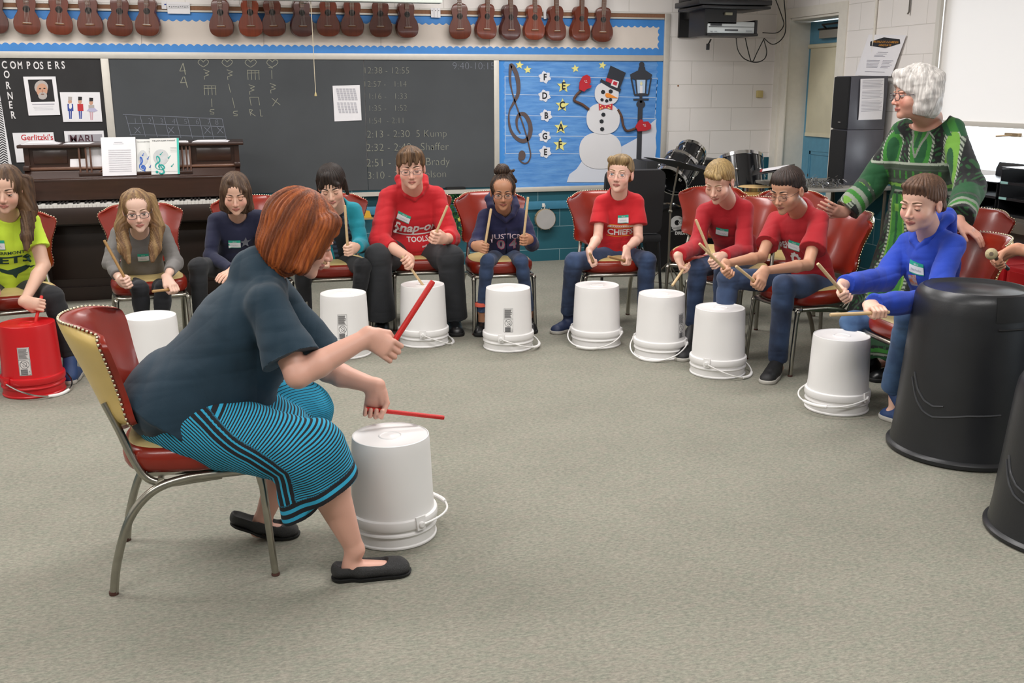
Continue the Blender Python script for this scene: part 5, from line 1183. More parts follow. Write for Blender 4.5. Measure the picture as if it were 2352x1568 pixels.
# ================================================================== BODY TOOLKIT (signed-distance solids -> one smooth mesh)
import openvdb as vdb
def A3(*v): return np.array(v, np.float64)
def nrm(v): v = np.array(v, float); return v/(np.linalg.norm(v)+1e-12)
class Sol:
    def __init__(s, lo, hi, vox):
        s.lo = np.array(lo, float); s.vox = vox; s.n = np.ceil((np.array(hi)-s.lo)/vox).astype(int)+1
        s.d = np.full(s.n, .05, np.float32)
        s.ax = [(s.lo[i]+vox*np.arange(s.n[i])).astype(np.float32) for i in range(3)]
    def _sub(s, lo, hi, pad):
        i0 = np.clip(np.floor((np.array(lo)-pad-s.lo)/s.vox).astype(int), 0, s.n); i1 = np.clip(np.ceil((np.array(hi)+pad-s.lo)/s.vox).astype(int)+1, 0, s.n)
        if (i1 <= i0).any(): return None
        sl = tuple(slice(a, b) for a, b in zip(i0, i1))
        return sl, s.ax[0][sl[0]][:, None, None], s.ax[1][sl[1]][None, :, None], s.ax[2][sl[2]][None, None, :]
    def put(s, prim, k=.01, sub=False, cuts=(), inter=False):
        fn, lo, hi = prim; r = s._sub(lo, hi, max(k, .004)+.008)
        if r is None: return s
        sl, X, Y, Z = r; v = fn(X, Y, Z)
        for p, n in cuts: v = np.maximum(v, (X-p[0])*n[0]+(Y-p[1])*n[1]+(Z-p[2])*n[2])
        a = s.d[sl]
        if sub:
            v = -v; h = np.clip(.5-.5*(v-a)/-k if False else .5+.5*(v-a)/k, 0, 1); s.d[sl] = a*(1-h)+v*h+k*h*(1-h)
        else:
            h = np.clip(.5+.5*(v-a)/k, 0, 1); s.d[sl] = v*(1-h)+a*h-k*h*(1-h)
        return s
    def cut(s, p, n):
        X, Y, Z = s.ax[0][:, None, None], s.ax[1][None, :, None], s.ax[2][None, None, :]
        s.d = np.maximum(s.d, ((X-p[0])*n[0]+(Y-p[1])*n[1]+(Z-p[2])*n[2]).astype(np.float32)); return s
    def mesh(s):
        g = vdb.FloatGrid(background=.05); g.copyFromArray(s.d); p, q = g.convertToQuads(isovalue=0.0)
        return s.lo+p*s.vox, q[:, ::-1].astype(np.int32)
def f32(v): return np.array(v, np.float32)
def cap(a, b, ra, rb, side=None, sc=1.0):
    a = np.array(a, float); b = np.array(b, float); ab = f32(b-a); L2 = float(ab@ab)+1e-9
    sd = None if side is None else f32(nrm(side)); m = max(ra, rb)*max(sc, 1)
    def fn(X, Y, Z):
        x, y, z = X-np.float32(a[0]), Y-np.float32(a[1]), Z-np.float32(a[2])
        if sd is not None:
            q = (x*sd[0]+y*sd[1]+z*sd[2]); ms = float(ab@sd); t = np.clip(((x*ab[0]+y*ab[1]+z*ab[2]))/L2, 0, 1); e = (q-ms*t)*np.float32(1-1/sc)
            x, y, z = x-sd[0]*e, y-sd[1]*e, z-sd[2]*e
        t = np.clip((x*ab[0]+y*ab[1]+z*ab[2])/L2, 0, 1)
        return np.sqrt((x-ab[0]*t)**2+(y-ab[1]*t)**2+(z-ab[2]*t)**2)-(ra+(rb-ra)*t)
    return fn, np.minimum(a, b)-m, np.maximum(a, b)+m
def ell(c, r, M=None):
    c = np.array(c, float); M = np.eye(3) if M is None else np.array(M, float); Mf = f32(M); r = f32(r); m = float(max(r))
    def fn(X, Y, Z):
        x, y, z = X-np.float32(c[0]), Y-np.float32(c[1]), Z-np.float32(c[2])
        u = x*Mf[0, 0]+y*Mf[1, 0]+z*Mf[2, 0]; v = x*Mf[0, 1]+y*Mf[1, 1]+z*Mf[2, 1]; w = x*Mf[0, 2]+y*Mf[1, 2]+z*Mf[2, 2]
        k0 = np.sqrt((u/r[0])**2+(v/r[1])**2+(w/r[2])**2); k1 = np.sqrt((u/r[0]**2)**2+(v/r[1]**2)**2+(w/r[2]**2)**2)+1e-6
        return k0*(k0-1)/k1
    return fn, c-m, c+m
def mk(name, pts, quads, m, parent, base, col=None, attrs=None, label=None):
    me = bpy.data.meshes.new(name); n = len(pts); P = (pts-base).astype(np.float32)
    me.vertices.add(n); me.vertices.foreach_set('co', P.ravel())
    me.loops.add(len(quads)*4); me.loops.foreach_set('vertex_index', quads.ravel()); me.polygons.add(len(quads))
    me.polygons.foreach_set('loop_start', np.arange(0, len(quads)*4, 4, dtype=np.int32))
    me.update(calc_edges=True); me.polygons.foreach_set('use_smooth', np.ones(len(quads), bool)); me.materials.append(m)
    if col is not None:
        at = me.attributes.new('Col', 'FLOAT_COLOR', 'POINT'); c4 = np.ones((n, 4), np.float32); c4[:, :3] = col; at.data.foreach_set('color', c4.ravel())
    for k, v in (attrs or {}).items():
        at = me.attributes.new(k, 'FLOAT', 'POINT'); at.data.foreach_set('value', np.asarray(v, np.float32))
    return link(name, me, parent, label)
def vnormals(p, q):
    n = np.cross(p[q[:, 2]]-p[q[:, 0]], p[q[:, 3]]-p[q[:, 1]]); o = np.zeros_like(p)
    for i in range(4): np.add.at(o, q[:, i], n)
    return o/(np.linalg.norm(o, axis=1, keepdims=True)+1e-12)
_rw = np.random.RandomState(11)
WV = [(_rw.randn(3)*s_, _rw.rand()*6, _rw.randn(3)*s_*.5, _rw.rand()*6) for s_ in (18, 22, 28, 34, 42, 55)]
def wrinkle(p, amp, seed=0, str_=(1, 1, 1)):
    o = 0; q = p*np.array(str_)+seed*1.7
    for i, (k, ph, k2, p2) in enumerate(WV): o = o+np.sin(q@k+ph+1.8*np.sin(q@k2+p2))/(1+.35*i)
    return amp*o/2.6
def folds(p, amp, seed=0, str_=(1, 1, 1)):
    o = 0; q = p*np.array(str_)+seed*1.7
    for i, (k, ph, k2, p2) in enumerate(WV[:5]): o = o+(.62-np.abs(np.sin(q@(k*.5)+ph+1.6*np.sin(q@(k2*.8)+p2))))/(1+.3*i)
    return amp*o/1.6
skin_m = mat('skin', '#c89880', .48, attr='Col', bump=.06, bscale=300); 
skin_m.node_tree.nodes['Principled BSDF'].inputs['Subsurface Weight'].default_value = .08
skin_m.node_tree.nodes['Principled BSDF'].inputs['Subsurface Radius'].default_value = (.012, .005, .003)
hair_m = mat('hair', '#3a2a20', .55, attr='Col', bump=.5, bscale=260, stretch=(1, 1, .10), var=.22, vscale=120, spec=.35)
def cloth(name, c, **kw): return mat(name, c, kw.pop('rough', .85), bump=kw.pop('bump', .12), bscale=kw.pop('bscale', 260), var=kw.pop('var', .05), vscale=kw.pop('vscale', 25), sheen=.1, **kw)
def frame(heading, nod, roll=0):
    h, n = R(heading), R(nod); f = np.array([math.cos(h)*math.cos(n), math.sin(h)*math.cos(n), -math.sin(n)]); r = nrm(np.cross(f, [0, 0, 1])); u = np.cross(r, f)
    c, s_ = math.cos(R(roll)), math.sin(R(roll)); r2 = r*c+u*s_; u2 = u*c-r*s_
    return np.stack([r2, f, u2], 1)      # columns right, forward, up
# ---------------------------------------------------------------- hand gripping a stick (or open)
def hand(S, W, d, a, right, hs=1.0, grip=True):
    d = nrm(d); a = nrm(a-d*np.dot(a, d)); n = np.cross(d, a)*(-1 if right else 1)
    def q(x, y, z): return W+(d*x+a*y+n*z)*hs
    S.put(cap(q(.012, 0, 0), q(.068, 0, .002), .017*hs, .0175*hs, a, 2.05), .012)
    S.put(cap(q(.020, .022, .006), q(.058, .030, .014), .014*hs, .012*hs), .01)
    offs = ((.0305, .96, .0086), (.0105, 1.05, .0090), (-.0095, 1.0, .0086), (-.0285, .82, .0077))
    for y, l, r_ in offs:
        K = (.078, .001)
        if grip: pts = [K, (K[0]+.030*l, .014), (K[0]+.022*l, .040), (K[0]-.004, .044*1.0)]
        else: pts = [K, (K[0]+.038*l, .006), (K[0]+.062*l, .018), (K[0]+.080*l, .032)]
        P = [q(x, y*(1+.15*(i > 0 and not grip)), z) for i, (x, z) in enumerate(pts)]; rr = [r_*1.06, r_*1.04, r_*.98, r_*.9]
        for i in range(3): S.put(cap(P[i], P[i+1], rr[i]*hs, rr[i+1]*hs), .0022 if i else .004)
    if grip: T = [(.020, .030, .004), (.052, .044, .018), (.078, .036, .036), (.094, .022, .047)]
    else: T = [(.020, .030, .004), (.050, .050, .014), (.072, .060, .022), (.088, .064, .030)]
    T = [q(*t) for t in T]; rr = (.0125, .011, .0098, .0086)
    for i in range(3): S.put(cap(T[i], T[i+1], rr[i]*hs, rr[i+1]*hs), .005 if i == 0 else .002)
    return q
def arm_solve(E, G, T, right, hs, dh=None, grip=True):
    a = nrm(T-G); d = np.array(dh, float) if dh is not None else (G-E)
    d = nrm(d); d = nrm(d-a*np.dot(a, d)) if abs(d@a) < .985 else nrm(np.cross(a, [0, 0, 1]))
    n = np.cross(d, a)*(-1 if right else 1); W = G-(d*.082+n*.024)*hs if grip else G-d*.075*hs
    return W, d, a
def eye_parts(C, M, s, b, base, look=0, lid=.25, iris='#4a3423', skincol=None, brow='#3a2a20', small=1.0, hid=False):
    for sx in (-1, 1):
        c = C+M@(np.array([sx*.0315, .0725, .001])*s)
        fw = M@nrm([sx*.06, 1, -.10-look]); e = MB(); rr_ = .0122*s
        up_ = M[:, 2]; x_ = nrm(np.cross(fw, up_)); y_ = np.cross(x_, fw); mtx = np.stack([x_, y_, fw], 1)
        vs = []; fs = []; rings = [0, 9, 17, 26, 40, 60, 90, 130, 180]; ns = 16
        for i, t in enumerate(rings):
            for k in range(ns):
                aa = 2*math.pi*k/ns; tt = R(t); vs.append(mtx@np.array([rr_*math.sin(tt)*math.cos(aa), rr_*math.sin(tt)*math.sin(aa), rr_*math.cos(tt)])+c-base)
        for i in range(len(rings)-1):
            e.mi = 1 if i < 1 else (2 if i < 3 else 0)
            e.add(vs[i*ns:(i+2)*ns], [(k, ns+k, ns+(k+1) % ns, (k+1) % ns) for k in range(ns)])
        e.build('eye', [mat('eye_white', '#d9d2cc', .25), mat('pupil', '#0b0908', .2), mat('iris_'+iris[1:], iris, .25)], b, smooth=80)
        # lids
        lm = MB(); R1 = .0136*s
        def lp(az, el): return M@(np.array([math.sin(az)*math.cos(el)*sx*1.0, math.cos(az)*math.cos(el), math.sin(el)])*R1)+c-base
        e0 = R(34-70*lid)
        lm.grid(lambda u, v: lp(R(-80+160*u), e0*(1-.12*abs(2*u-1)**2)+(R(88)-e0)*v), 14, 6)
        lm.grid(lambda u, v: lp(R(-80+160*u), R(-26)*(1-.35*abs(2*u-1)**2)+(R(-62))*v), 14, 5)
        lm.build('eyelid', skincol, b, smooth=80)
        ls = MB().tube([lp(R(-62+124*k/8), e0*(1-.12*abs(2*k/8-1)**2))*1.0+M[:, 1]*.0006 for k in range(9)], .0011*s, 5); ls.build('eyelashes', mat('lash', '#1d1512', .7), b)
        bw = MB(); pts = [C+M@(np.array([sx*(.012+.037*t), .0875-.012*t**2-.004*t, .0235+.006*math.sin(t*2.6)-.002*t])*s)-base for t in np.linspace(0, 1, 7)]
        bw.tube(pts, [.0022*s*small, .0034*s*small, .0036*s*small, .0034*s*small, .003*s*small, .0022*s*small, .001*s], 6); bw.build('eyebrow', mat('brow_'+brow[1:], brow, .8), b)
def glasses(C, M, s, b, base, col='#1b1a1c', w=.024, h=.0155, r=.0011, zc=-.002, metal=0):
    m = mat('glasses_'+col[1:], col, .3, metal=metal); g = MB(); q = lambda x, y, z: C+M@(np.array([x, y, z])*s)-base
    for sx in (-1, 1):
        pts = []
        for k in range(20):
            a = 2*math.pi*k/20; ca, sa = math.cos(a), math.sin(a)
            pts.append(q(sx*.0325+w*math.copysign(abs(ca)**.7, ca), .100-.25*(abs(sx*.0325+w*ca)-.01)**2*8, zc+h*math.copysign(abs(sa)**.75, sa)))
        g.tube(pts, r*s*1.15, 6, closed=True)
        g.tube([q(sx*(.0325+w), .094, zc+.006), q(sx*.072, .075, zc+.006), q(sx*.0775, .0, zc+.007), q(sx*.077, -.018, zc-.004)], r*s, 6)
    g.tube([q(-.0095, .101, zc+.003), q(0, .104, zc+.006), q(.0095, .101, zc+.003)], r*s, 6)
    o = g.build('glasses', m, b)
    L = MB()
    for sx in (-1, 1):
        L.add([q(sx*.0325+w*.95*math.cos(a), .0985, zc+h*.95*math.sin(a)) for a in [2*math.pi*k/16 for k in range(16)]], [tuple(range(16))])
    L.build('lens', mat('lens_glass', '#ffffff', .05, alpha=.04, spec=.4), o, smooth=None)
SK = {}
def skin_col(base, P, C, M, s, lips='#b0605a', rosy='#cf8f7c', amt=.5):
    c = np.tile(np.array(lin(base)), (len(P), 1)); q = ((P-C)@M)/s
    def mixin(mask, col): nonlocal c; c = c*(1-mask[:, None])+np.array(lin(col))*mask[:, None]
    near = (np.linalg.norm(q, axis=1) < .2)
    ck = np.exp(-(((np.abs(q[:, 0])-.040)/.020)**2+((q[:, 2]+.030)/.020)**2))*(q[:, 1] > .03)*near; mixin(ck*amt, rosy)
    ns = np.exp(-((q[:, 0]/.014)**2+((q[:, 2]+.030)/.012)**2))*(q[:, 1] > .085)*near; mixin(ns*amt*.7, rosy)
    er = (np.abs(q[:, 0]) > .074)*near*(np.abs(q[:, 2]) < .05); mixin(er*amt*.6, rosy)
    xx = np.abs(q[:, 0]); w_ = np.clip(1-(xx/.0235)**2, 0, 1); zz = q[:, 2]+.0615
    lp = ((np.abs(zz) < .0085*np.sqrt(w_)+.0003) & (q[:, 1] > .070) & (xx < .0235) & near).astype(float); mixin(lp*.85, lips)
    ln = ((np.abs(zz) < .0013) & (q[:, 1] > .070) & (xx < .022) & near).astype(float); mixin(ln*.8, '#5c2a28')
    no = ((np.hypot(xx-.0065, q[:, 2]+.041) < .0036) & (q[:, 1] > .085) & near).astype(float); mixin(no*.8, '#5c3028')
    return c
def head_solid(S, C, M, s, jaw=1.0, fat=1.0):
    E = lambda c, r, k=.012, **kw: S.put(ell(C+M@(np.array(c)*s), np.array(r)*s, M), k*s, **kw)
    E((0, -.018, .035), (.0725, .092, .078)); E((0, .018, -.022), (.060*fat, .067, .075), .015); E((0, .030, .045), (.057, .051, .048), .02)
    E((0, .022, -.062), (.050*jaw*fat, .056, .046), .018); E((0, .066, -.091), (.021*jaw, .018, .018), .016)
    for sx in (-1, 1):
        E((sx*.037, .050, -.032), (.025*fat, .026, .026), .018)
        E((sx*.0315, .101, .001), (.0195, .022, .0125), .010, sub=True)
        E((sx*.077, -.012, -.006), (.009, .019, .030), .006); E((sx*.086, -.007, -.004), (.006, .010, .018), .004, sub=True)
    for sx in (-1, 1): E((sx*.030, .078, .020), (.022, .009, .006), .012)
    q = lambda *v: C+M@(np.array(v)*s)
    S.put(cap(q(0, .078, .006), q(0, .101, -.030), .0062*s, .0108*s), .009*s)
    for sx in (-1, 1):
        E((sx*.0115, .091, -.035), (.0075, .010, .0075), .005)
        S.put(cap(q(sx*.019, .080, -.0600), q(sx*.003, .0905, -.0565), .0030*s, .0050*s), .004*s)
        S.put(cap(q(sx*.017, .080, -.0640), q(0, .0885, -.0665), .0030*s, .0056*s), .004*s)
def strand_a(q): return np.where(q[:, 2] < -.10, q[:, 0]*14+q[:, 1]*6, np.arctan2(q[:, 0], q[:, 1]+.02))
def strand_col(P, C, M, s, c0, c1, freq=46, seed=0, c2=None):
    q = ((P-C)@M)/s; a = strand_a(q); v = np.sin(a*freq+3*np.sin(q[:, 2]*30+a*7+seed))*.5+np.sin(a*freq*2.3+seed+2*np.sin(q[:, 2]*22))*.3+np.sin(q[:, 0]*230+q[:, 1]*180+seed)*.3
    t = np.clip(.5+.45*v, 0, 1)[:, None]; c = np.array(lin(c0))*(1-t)+np.array(lin(c1))*t
    if c2 is not None:
        w_ = np.clip(.5+.7*np.sin(a*9+seed*2+q[:, 2]*12), 0, 1)[:, None]**2; c = c*(1-.6*w_)+np.array(lin(c2))*.6*w_
    return c
def strand_disp(P, C, M, s, amp=.0022, freq=34, seed=0):
    q = ((P-C)@M)/s; a = strand_a(q)
    return amp*(np.sin(a*freq+2*np.sin(q[:, 2]*25+seed)+seed)+.6*np.sin(a*freq*1.9+3*np.sin(q[:, 2]*18)+seed*3))*np.clip(np.hypot(q[:, 0], q[:, 1]+.02)/.05, .15, 1)
def person(label, J, o):
    """J: joints in the room; o: looks"""
    g = o.get('g', 1.0); s = o.get('s', .95); vox = o.get('vox', .0034); hs = o.get('hs', .88)
    C = J['head']; M = frame(*o['face']); rz_ = A3(0, 0, o.get('lift', .022)); neck = J['neck']+rz_*1.3; SL, SR = J['sh'][0]+rz_, J['sh'][1]+rz_; pel = J['pelvis']
    b = J.get('base'); b = np.array([pel[0], pel[1], 0.0]) if b is None else b
    P_ = thing('person', label, 'person', b)
    side = nrm(SR-SL); shc = (SL+SR)/2; spine = nrm(shc-pel); fwd = nrm(np.cross(side, spine)); 
    if fwd@np.array([math.cos(R(o['body'])), math.sin(R(o['body'])), 0]) < 0: fwd = -fwd
    chest = pel+(shc-pel)*.66+fwd*J.get('bulge', .01); waist = pel+(shc-pel)*.33; w = np.linalg.norm(SR-SL)
    arms = []
    for (E, G, T, right, kw) in J['arms']:
        W, d, a = arm_solve(E, G, T, right, hs, kw.get('dh'), kw.get('grip', True)); arms.append((E, W, d, a, right, kw.get('grip', True), kw))
    allp = [C, pel, SL, SR]+[x[1]+x[2]*.15 for x in arms]+[x[0] for x in arms]+[p for L in J['legs'] for p in L[:3]]
    lo = np.min(allp, 0)-.17; hi = np.max(allp, 0)+.17; lo[2] = max(lo[2], 0)
    S = Sol(lo, hi, vox)
    # torso core, limbs
    S.put(cap(pel+spine*.04, chest, .070*g, .078*g, side, 1.45), .03); S.put(cap(SL+(shc-SL)*.12, SR+(shc-SR)*.12, .040*g, .040*g), .04)
    lr = .78 if 'pants' in o else 1.0
    for (H_, K_, A_, T_) in J['legs']:
        S.put(cap(H_, K_, .066*g*lr, .046*g*lr), .03); S.put(cap(K_, K_+(A_-K_)*.35, .046*g*lr, .045*g*lr), .015); S.put(cap(K_+(A_-K_)*.3, A_, .046*g*lr, .028*lr), .015)
        tv = nrm(np.array([T_[0]-A_[0], T_[1]-A_[1], 0])); fa = np.array([A_[0], A_[1], max(T_[2], .0)+.035])
        S.put(cap(A_, fa-tv*.02, .030*lr, .026), .015); S.put(cap(fa, np.array([T_[0], T_[1], T_[2]+.026])-tv*.055, .025, .015, np.cross(tv, [0, 0, 1]), 1.4), .015)
    for (E, W, d, a, right, gr_, kw), Sh in zip(arms, (SL, SR)):
        ga = o.get('arm', 1.0)
        S.put(cap(Sh, E, .042*ga, .034*ga), .02); m1 = E+(W-E)*.28; S.put(cap(E, m1, .034*ga, .036*ga), .012); S.put(cap(m1, W, .036*ga, .0215*hs/.88*min(1.1, ga)), .012)
        S.put(cap(W-d*.01, W+d*.025, .0205*hs, .0175*hs, a, 1.45), .012)
    S.put(cap(neck-spine*.03, C+M@(np.array([0, -.025, -.06])*s), .055*s*o.get('nk', 1), .050*s*o.get('nk', 1)), .022)
    head_solid(S, C, M, s, o.get('jaw', 1.0), o.get('fat', 1.0))
    for (E, W, d, a, right, gr_, kw) in arms: hand(S, W, d, a, right, hs, gr_)
    p, q = S.mesh(); n_ = vnormals(p, q)
    if o.get('_dbg'): print(label, len(p))
    skc = o.get('skin', '#cf9f88'); body = mk('body', p, q, skin_m, P_, b, skin_col(skc, p, C, M, s, o.get('lips', '#b2675f'), o.get('rosy', '#cf8474')))
    sm = mat('lid_'+skc[1:], skc, .55); sm.node_tree.nodes['Principled BSDF'].inputs['Base Color'].default_value = (*[v*w_ for v, w_ in zip(lin(skc), (.88, .78, .76))], 1)
    eye_parts(C, M, s, body, b, o.get('look', 0), o.get('lid', .3), o.get('iris', '#4a3423'), sm, o.get('brow', '#4a3a2c'), o.get('browk', 1.0))
    if 'glass' in o: glasses(C, M, s, body, b, **o['glass'])
    # ---- hair
    H = o['hair']; hq = lambda *v: C+M@(np.array(v)*s); vh = o.get('vhair', .0032)
    ex = [np.array(x[0]) for ch in H.get('drape', []) for x in ch]; pts = [C-.17*s-.02, C+.17*s+.02]+ex
    HS = Sol(np.min(pts, 0)-.04, np.max(pts, 0)+.04, vh)
    th = H.get('th', 0.0)
    E = lambda c, r, k=.01, **kw: HS.put(ell(hq(*c), np.array(r)*s, M), k*s, **kw)
    E((0, -.022, .036+th*.5), (.081+th, .101+th, .088+th)); st = H['style']
    if st == 'short':
        HS.put(ell(hq(0, -.05, -.02), np.array((.074, .075, .07))*s, M), .01)
        sl = H.get('slope', .72); z0 = H.get('z0', -.004); nn = nrm([0, sl, -1]); HS.cut(hq(0, 0, z0), M@nn)
        E((0, .125, H.get('fz', -.01)), (.064, .062, .072), .008, sub=True)
        for sx in (-1, 1): E((sx*.088, .045, -.012), (.03, .05, .045), .008, sub=True)
        E((0, .004, .076), (.070, .080, H.get('top', .072)-.026), .012)
        for c_ in H.get('tuft', []): HS.put(cap(hq(*c_[0]), hq(*c_[1]), c_[2]*s, c_[3]*s), .008)
    if st in ('bob', 'long', 'curly', 'bun'):
        if st != 'bun':
            E((0, -.045, -.03), (.080+th, .070+th, .080+th), .02)
            zc = H.get('len', -.09); HS.put(cap(hq(-.035, -.04, .0), hq(-.04, -.035, zc+.03), (.050+th)*s, (.046+th)*s), .02); HS.put(cap(hq(.035, -.04, .0), hq(.04, -.035, zc+.03), (.050+th)*s, (.046+th)*s), .02)
        if st == 'bun':
            sl = .55; nn = nrm([0, sl, -1]); HS.cut(hq(0, 0, -.012), M@nn)
            E(H.get('bun', (0.0, -.045, .145)), (.043, .043, .038), .008); E((.03, -.05, .128), (.022, .025, .02), .006)
        for sx in (-1, 1):
            for c_ in H.get('sides', []): HS.put(cap(hq(sx*c_[0][0], *c_[0][1:]), hq(sx*c_[1][0], *c_[1][1:]), c_[2]*s, c_[3]*s), .012)
        for c_ in H.get('tuft', []): HS.put(cap(hq(*c_[0]), hq(*c_[1]), c_[2]*s, c_[3]*s), .010)
        fc = H.get('face', ((0, .108, -.018), (.054, .070, .096))); E(fc[0], fc[1], .010, sub=True)
        for c_ in H.get('face2', []): E(c_[0], c_[1], .010, sub=True)
    for ch in H.get('drape', []):
        for (p0, r0), (p1, r1) in zip(ch, ch[1:]): HS.put(cap(p0, p1, r0, r1, M[:, 1] if H.get('flat') is None else None, .75), .018)
    if 'cut' in H: HS.cut(hq(*H['cut'][0]), M@nrm(H['cut'][1]))
    p, q = HS.mesh(); n_ = vnormals(p, q); sd = hash(label) % 7 if False else len(label) % 7
    if st == 'curly': p = p+n_*(wrinkle(p, .010, sd)+wrinkle(p*2.2, .005, sd+3))[:, None]
    else: p = p+n_*(strand_disp(p, C, M, s, H.get('amp', .0022), H.get('freq', 34), sd)+wrinkle(p, H.get('wr', .002), sd))[:, None]
    mk('hair', p, q, hair_m, P_, b, strand_col(p, C, M, s, H['c'][0], H['c'][1], H.get('sf', 46), sd, H['c'][2] if len(H['c']) > 2 else None))
    # ---- trousers or skirt
    PT = o.get('pants')
    if PT:
        K = [L[1] for L in J['legs']]+[L[2] for L in J['legs']]+[pel]
        TS = Sol(np.min(K, 0)-.19, np.max(K, 0)+.19, .0042); gp = PT.get('g', 1.0)*g
        TS.put(ell(pel+spine*.01, (.150*gp, .125*gp, .10), np.stack([side, np.cross([0, 0, 1.], side), [0, 0, 1.]], 1)), .02)
        for (H_, K_, A_, T_) in J['legs']:
            TS.put(cap(H_, K_, .082*gp, .062*gp), .03); TS.put(cap(K_, K_+(A_-K_)*.25, .062*gp, .060*gp), .015)
            dd = nrm(A_-K_); end = A_+dd*PT.get('end', .0); TS.put(cap(K_+(A_-K_)*.2, end+dd*.05, .060*gp, PT.get('cuff', .050)*gp), .015, cuts=[(end, dd)])
        p, q = TS.mesh(); n_ = vnormals(p, q)
        kz = np.zeros(len(p))
        for (H_, K_, A_, T_) in J['legs']: kz += np.exp(-(np.linalg.norm(p-K_, axis=1)/.09)**2)+.8*np.exp(-(np.linalg.norm(p-A_, axis=1)/.10)**2)
        p = p+n_*(wrinkle(p, .003, 2)*(.4+kz)+folds(p, .0050, 5, (1, 1, 2.0))*(.25+kz))[:, None]
        zmin = .004; p[:, 2] = np.maximum(p[:, 2], zmin); mk('trousers', p, q, PT['m'], P_, b)
    if 'shoe' in o:
        for (H_, K_, A_, T_) in J['legs']: shoe(A_, T_, o['shoe'], P_, b, hs)
    # ---- shirt
    T = o['shirt']; gt = T.get('g', 1.0)*g; ks = T.get('sleeve', .5)
    ap = [pel, SL, SR, neck]+[x[0] for x in arms]+[x[1] for x in arms]
    TS = Sol(np.min(ap, 0)-.22, np.max(ap, 0)+.20, T.get('vox', .0038))
    hemp = pel+spine*T.get('hem', .03)
    TS.put(cap(hemp-spine*.05, waist, (.104+T.get('flare', 0))*gt, .092*gt, side, 1.42), .03, cuts=[(hemp, -spine)])
    TS.put(cap(waist, chest, .092*gt, .098*gt, side, 1.42), .03, cuts=[(hemp, -spine)])
    TS.put(ell(chest+(shc-chest)*.45, (w*.50, .092*gt, .11), np.stack([side, fwd, np.cross(side, fwd)], 1)), .03)
    for q_, rr_, k_ in T.get('lumps', []): TS.put(ell(pel+(shc-pel)*q_[0]+fwd*q_[1]+side*q_[2], rr_, np.stack([side, fwd, np.cross(side, fwd)], 1)), k_)
    r_s = .050*T.get('sg', gt); TS.put(cap(SL+(shc-SL)*.1, SR+(shc-SR)*.1, r_s, r_s), .03); TS.put(cap(SL+(neck-SL)*.45, neck-spine*.012, r_s*.85, .056*gt), .035); TS.put(cap(SR+(neck-SR)*.45, neck-spine*.012, r_s*.85, .056*gt), .035)
    for (E, W, d, a, right, gr_, kw), Sh in zip(arms, (SL, SR)):
        ga = o.get('arm', 1.0); loose = T.get('loose', .012)
        if ks <= 1.0:
            en = Sh+(E-Sh)*ks; dd = nrm(E-Sh); TS.put(cap(Sh, en+dd*.06, r_s, (.045*ga+loose*1.4)), .025, cuts=[(en, dd)])
        else:
            dd = nrm(W-E); en = E+(W-E)*(ks-1); TS.put(cap(Sh, E, r_s, .040*ga+loose), .025); TS.put(cap(E, en+dd*.05, .040*ga+loose, T.get('cuff', .030)*ga+loose*.6), .018, cuts=[(en, dd)])
            if T.get('cuffring'): TS.put(cap(en-dd*.045, en+dd*.02, .034*ga+loose*.3, .033*ga), .006, cuts=[(en, dd)])
    nk = T.get('neck', 'crew'); nu = nrm(C+M@(np.array([0, -.02, -.08])*s)-neck)
    if nk in ('crew', 'vee'): TS.put(cap(neck-nu*.01, neck+nu*.030, .068*s, .060*s), .014)
    if nk == 'crew': TS.put(ell(neck+fwd*.050+nu*.030, (.040, .030, .030)), .006, sub=True); TS.put(cap(neck+nu*.022+fwd*.006, neck+nu*.12+fwd*.03, .055*s, .064*s), .006, sub=True)
    if nk == 'wide': TS.put(cap(neck-nu*.010+fwd*.012, neck+nu*.10+fwd*.03, .078*s, .095*s, side, 1.35), .006, sub=True)
    if nk == 'vee':
        TS.put(cap(neck-nu*.01+fwd*.012, neck+nu*.10+fwd*.03, .056*s, .064*s), .006, sub=True); TS.put(cap(chest+fwd*.11+spine*.075, neck+fwd*.075, .012, .042), .006, sub=True)
    if nk == 'high': TS.put(cap(neck-nu*.02, neck+nu*.042, .060*s, .057*s), .012); TS.put(cap(neck+nu*.02+fwd*.005, neck+nu*.10, .052*s, .055*s), .004, sub=True)
    if nk == 'hood':
        TS.put(cap(neck+nu*.012+fwd*.012, neck+nu*.12+fwd*.03, .058*s, .068*s), .006, sub=True)
        ring = [neck+fwd*.085-spine*.045]+[neck+side*sx*x_+fwd*y_+spine*z_ for sx, x_, y_, z_ in ((-1, .045, .070, -.012), (-1, .080, .020, .022), (-1, .080, -.04, .045), (-1, .045, -.085, .052), (1, .045, -.085, .052), (1, .080, -.04, .045), (1, .080, .020, .022), (1, .045, .070, -.012))]+[neck+fwd*.085-spine*.045]
        rr_ = [.013, .019, .024, .026, .028, .028, .026, .024, .019, .013]
        for i in range(len(ring)-1): TS.put(cap(ring[i], ring[i+1], rr_[i]*T.get('hg', 1), rr_[i+1]*T.get('hg', 1)), .008)
        TS.put(cap(neck-fwd*.085+spine*.02, neck-fwd*.10-spine*.07, .045, .03, side, 1.7), .02)
    p, q = TS.mesh(); n_ = vnormals(p, q); am = T.get('wr', .0035)
    wv = np.ones(len(p))*.7
    for (E, *_) in arms: wv += 1.0*np.exp(-(np.linalg.norm(p-E, axis=1)/.08)**2)
    wv += .9*np.exp(-(np.linalg.norm(p-(pel+fwd*.08), axis=1)/.12)**2)
    p = p+n_*((wrinkle(p, am*.7, 1)+folds(p, am*2.0, T.get('seed', 4), (.85, .85, .95))+folds(p, am*.5, 9, (1.6, 1.6, 2)))*wv)[:, None]
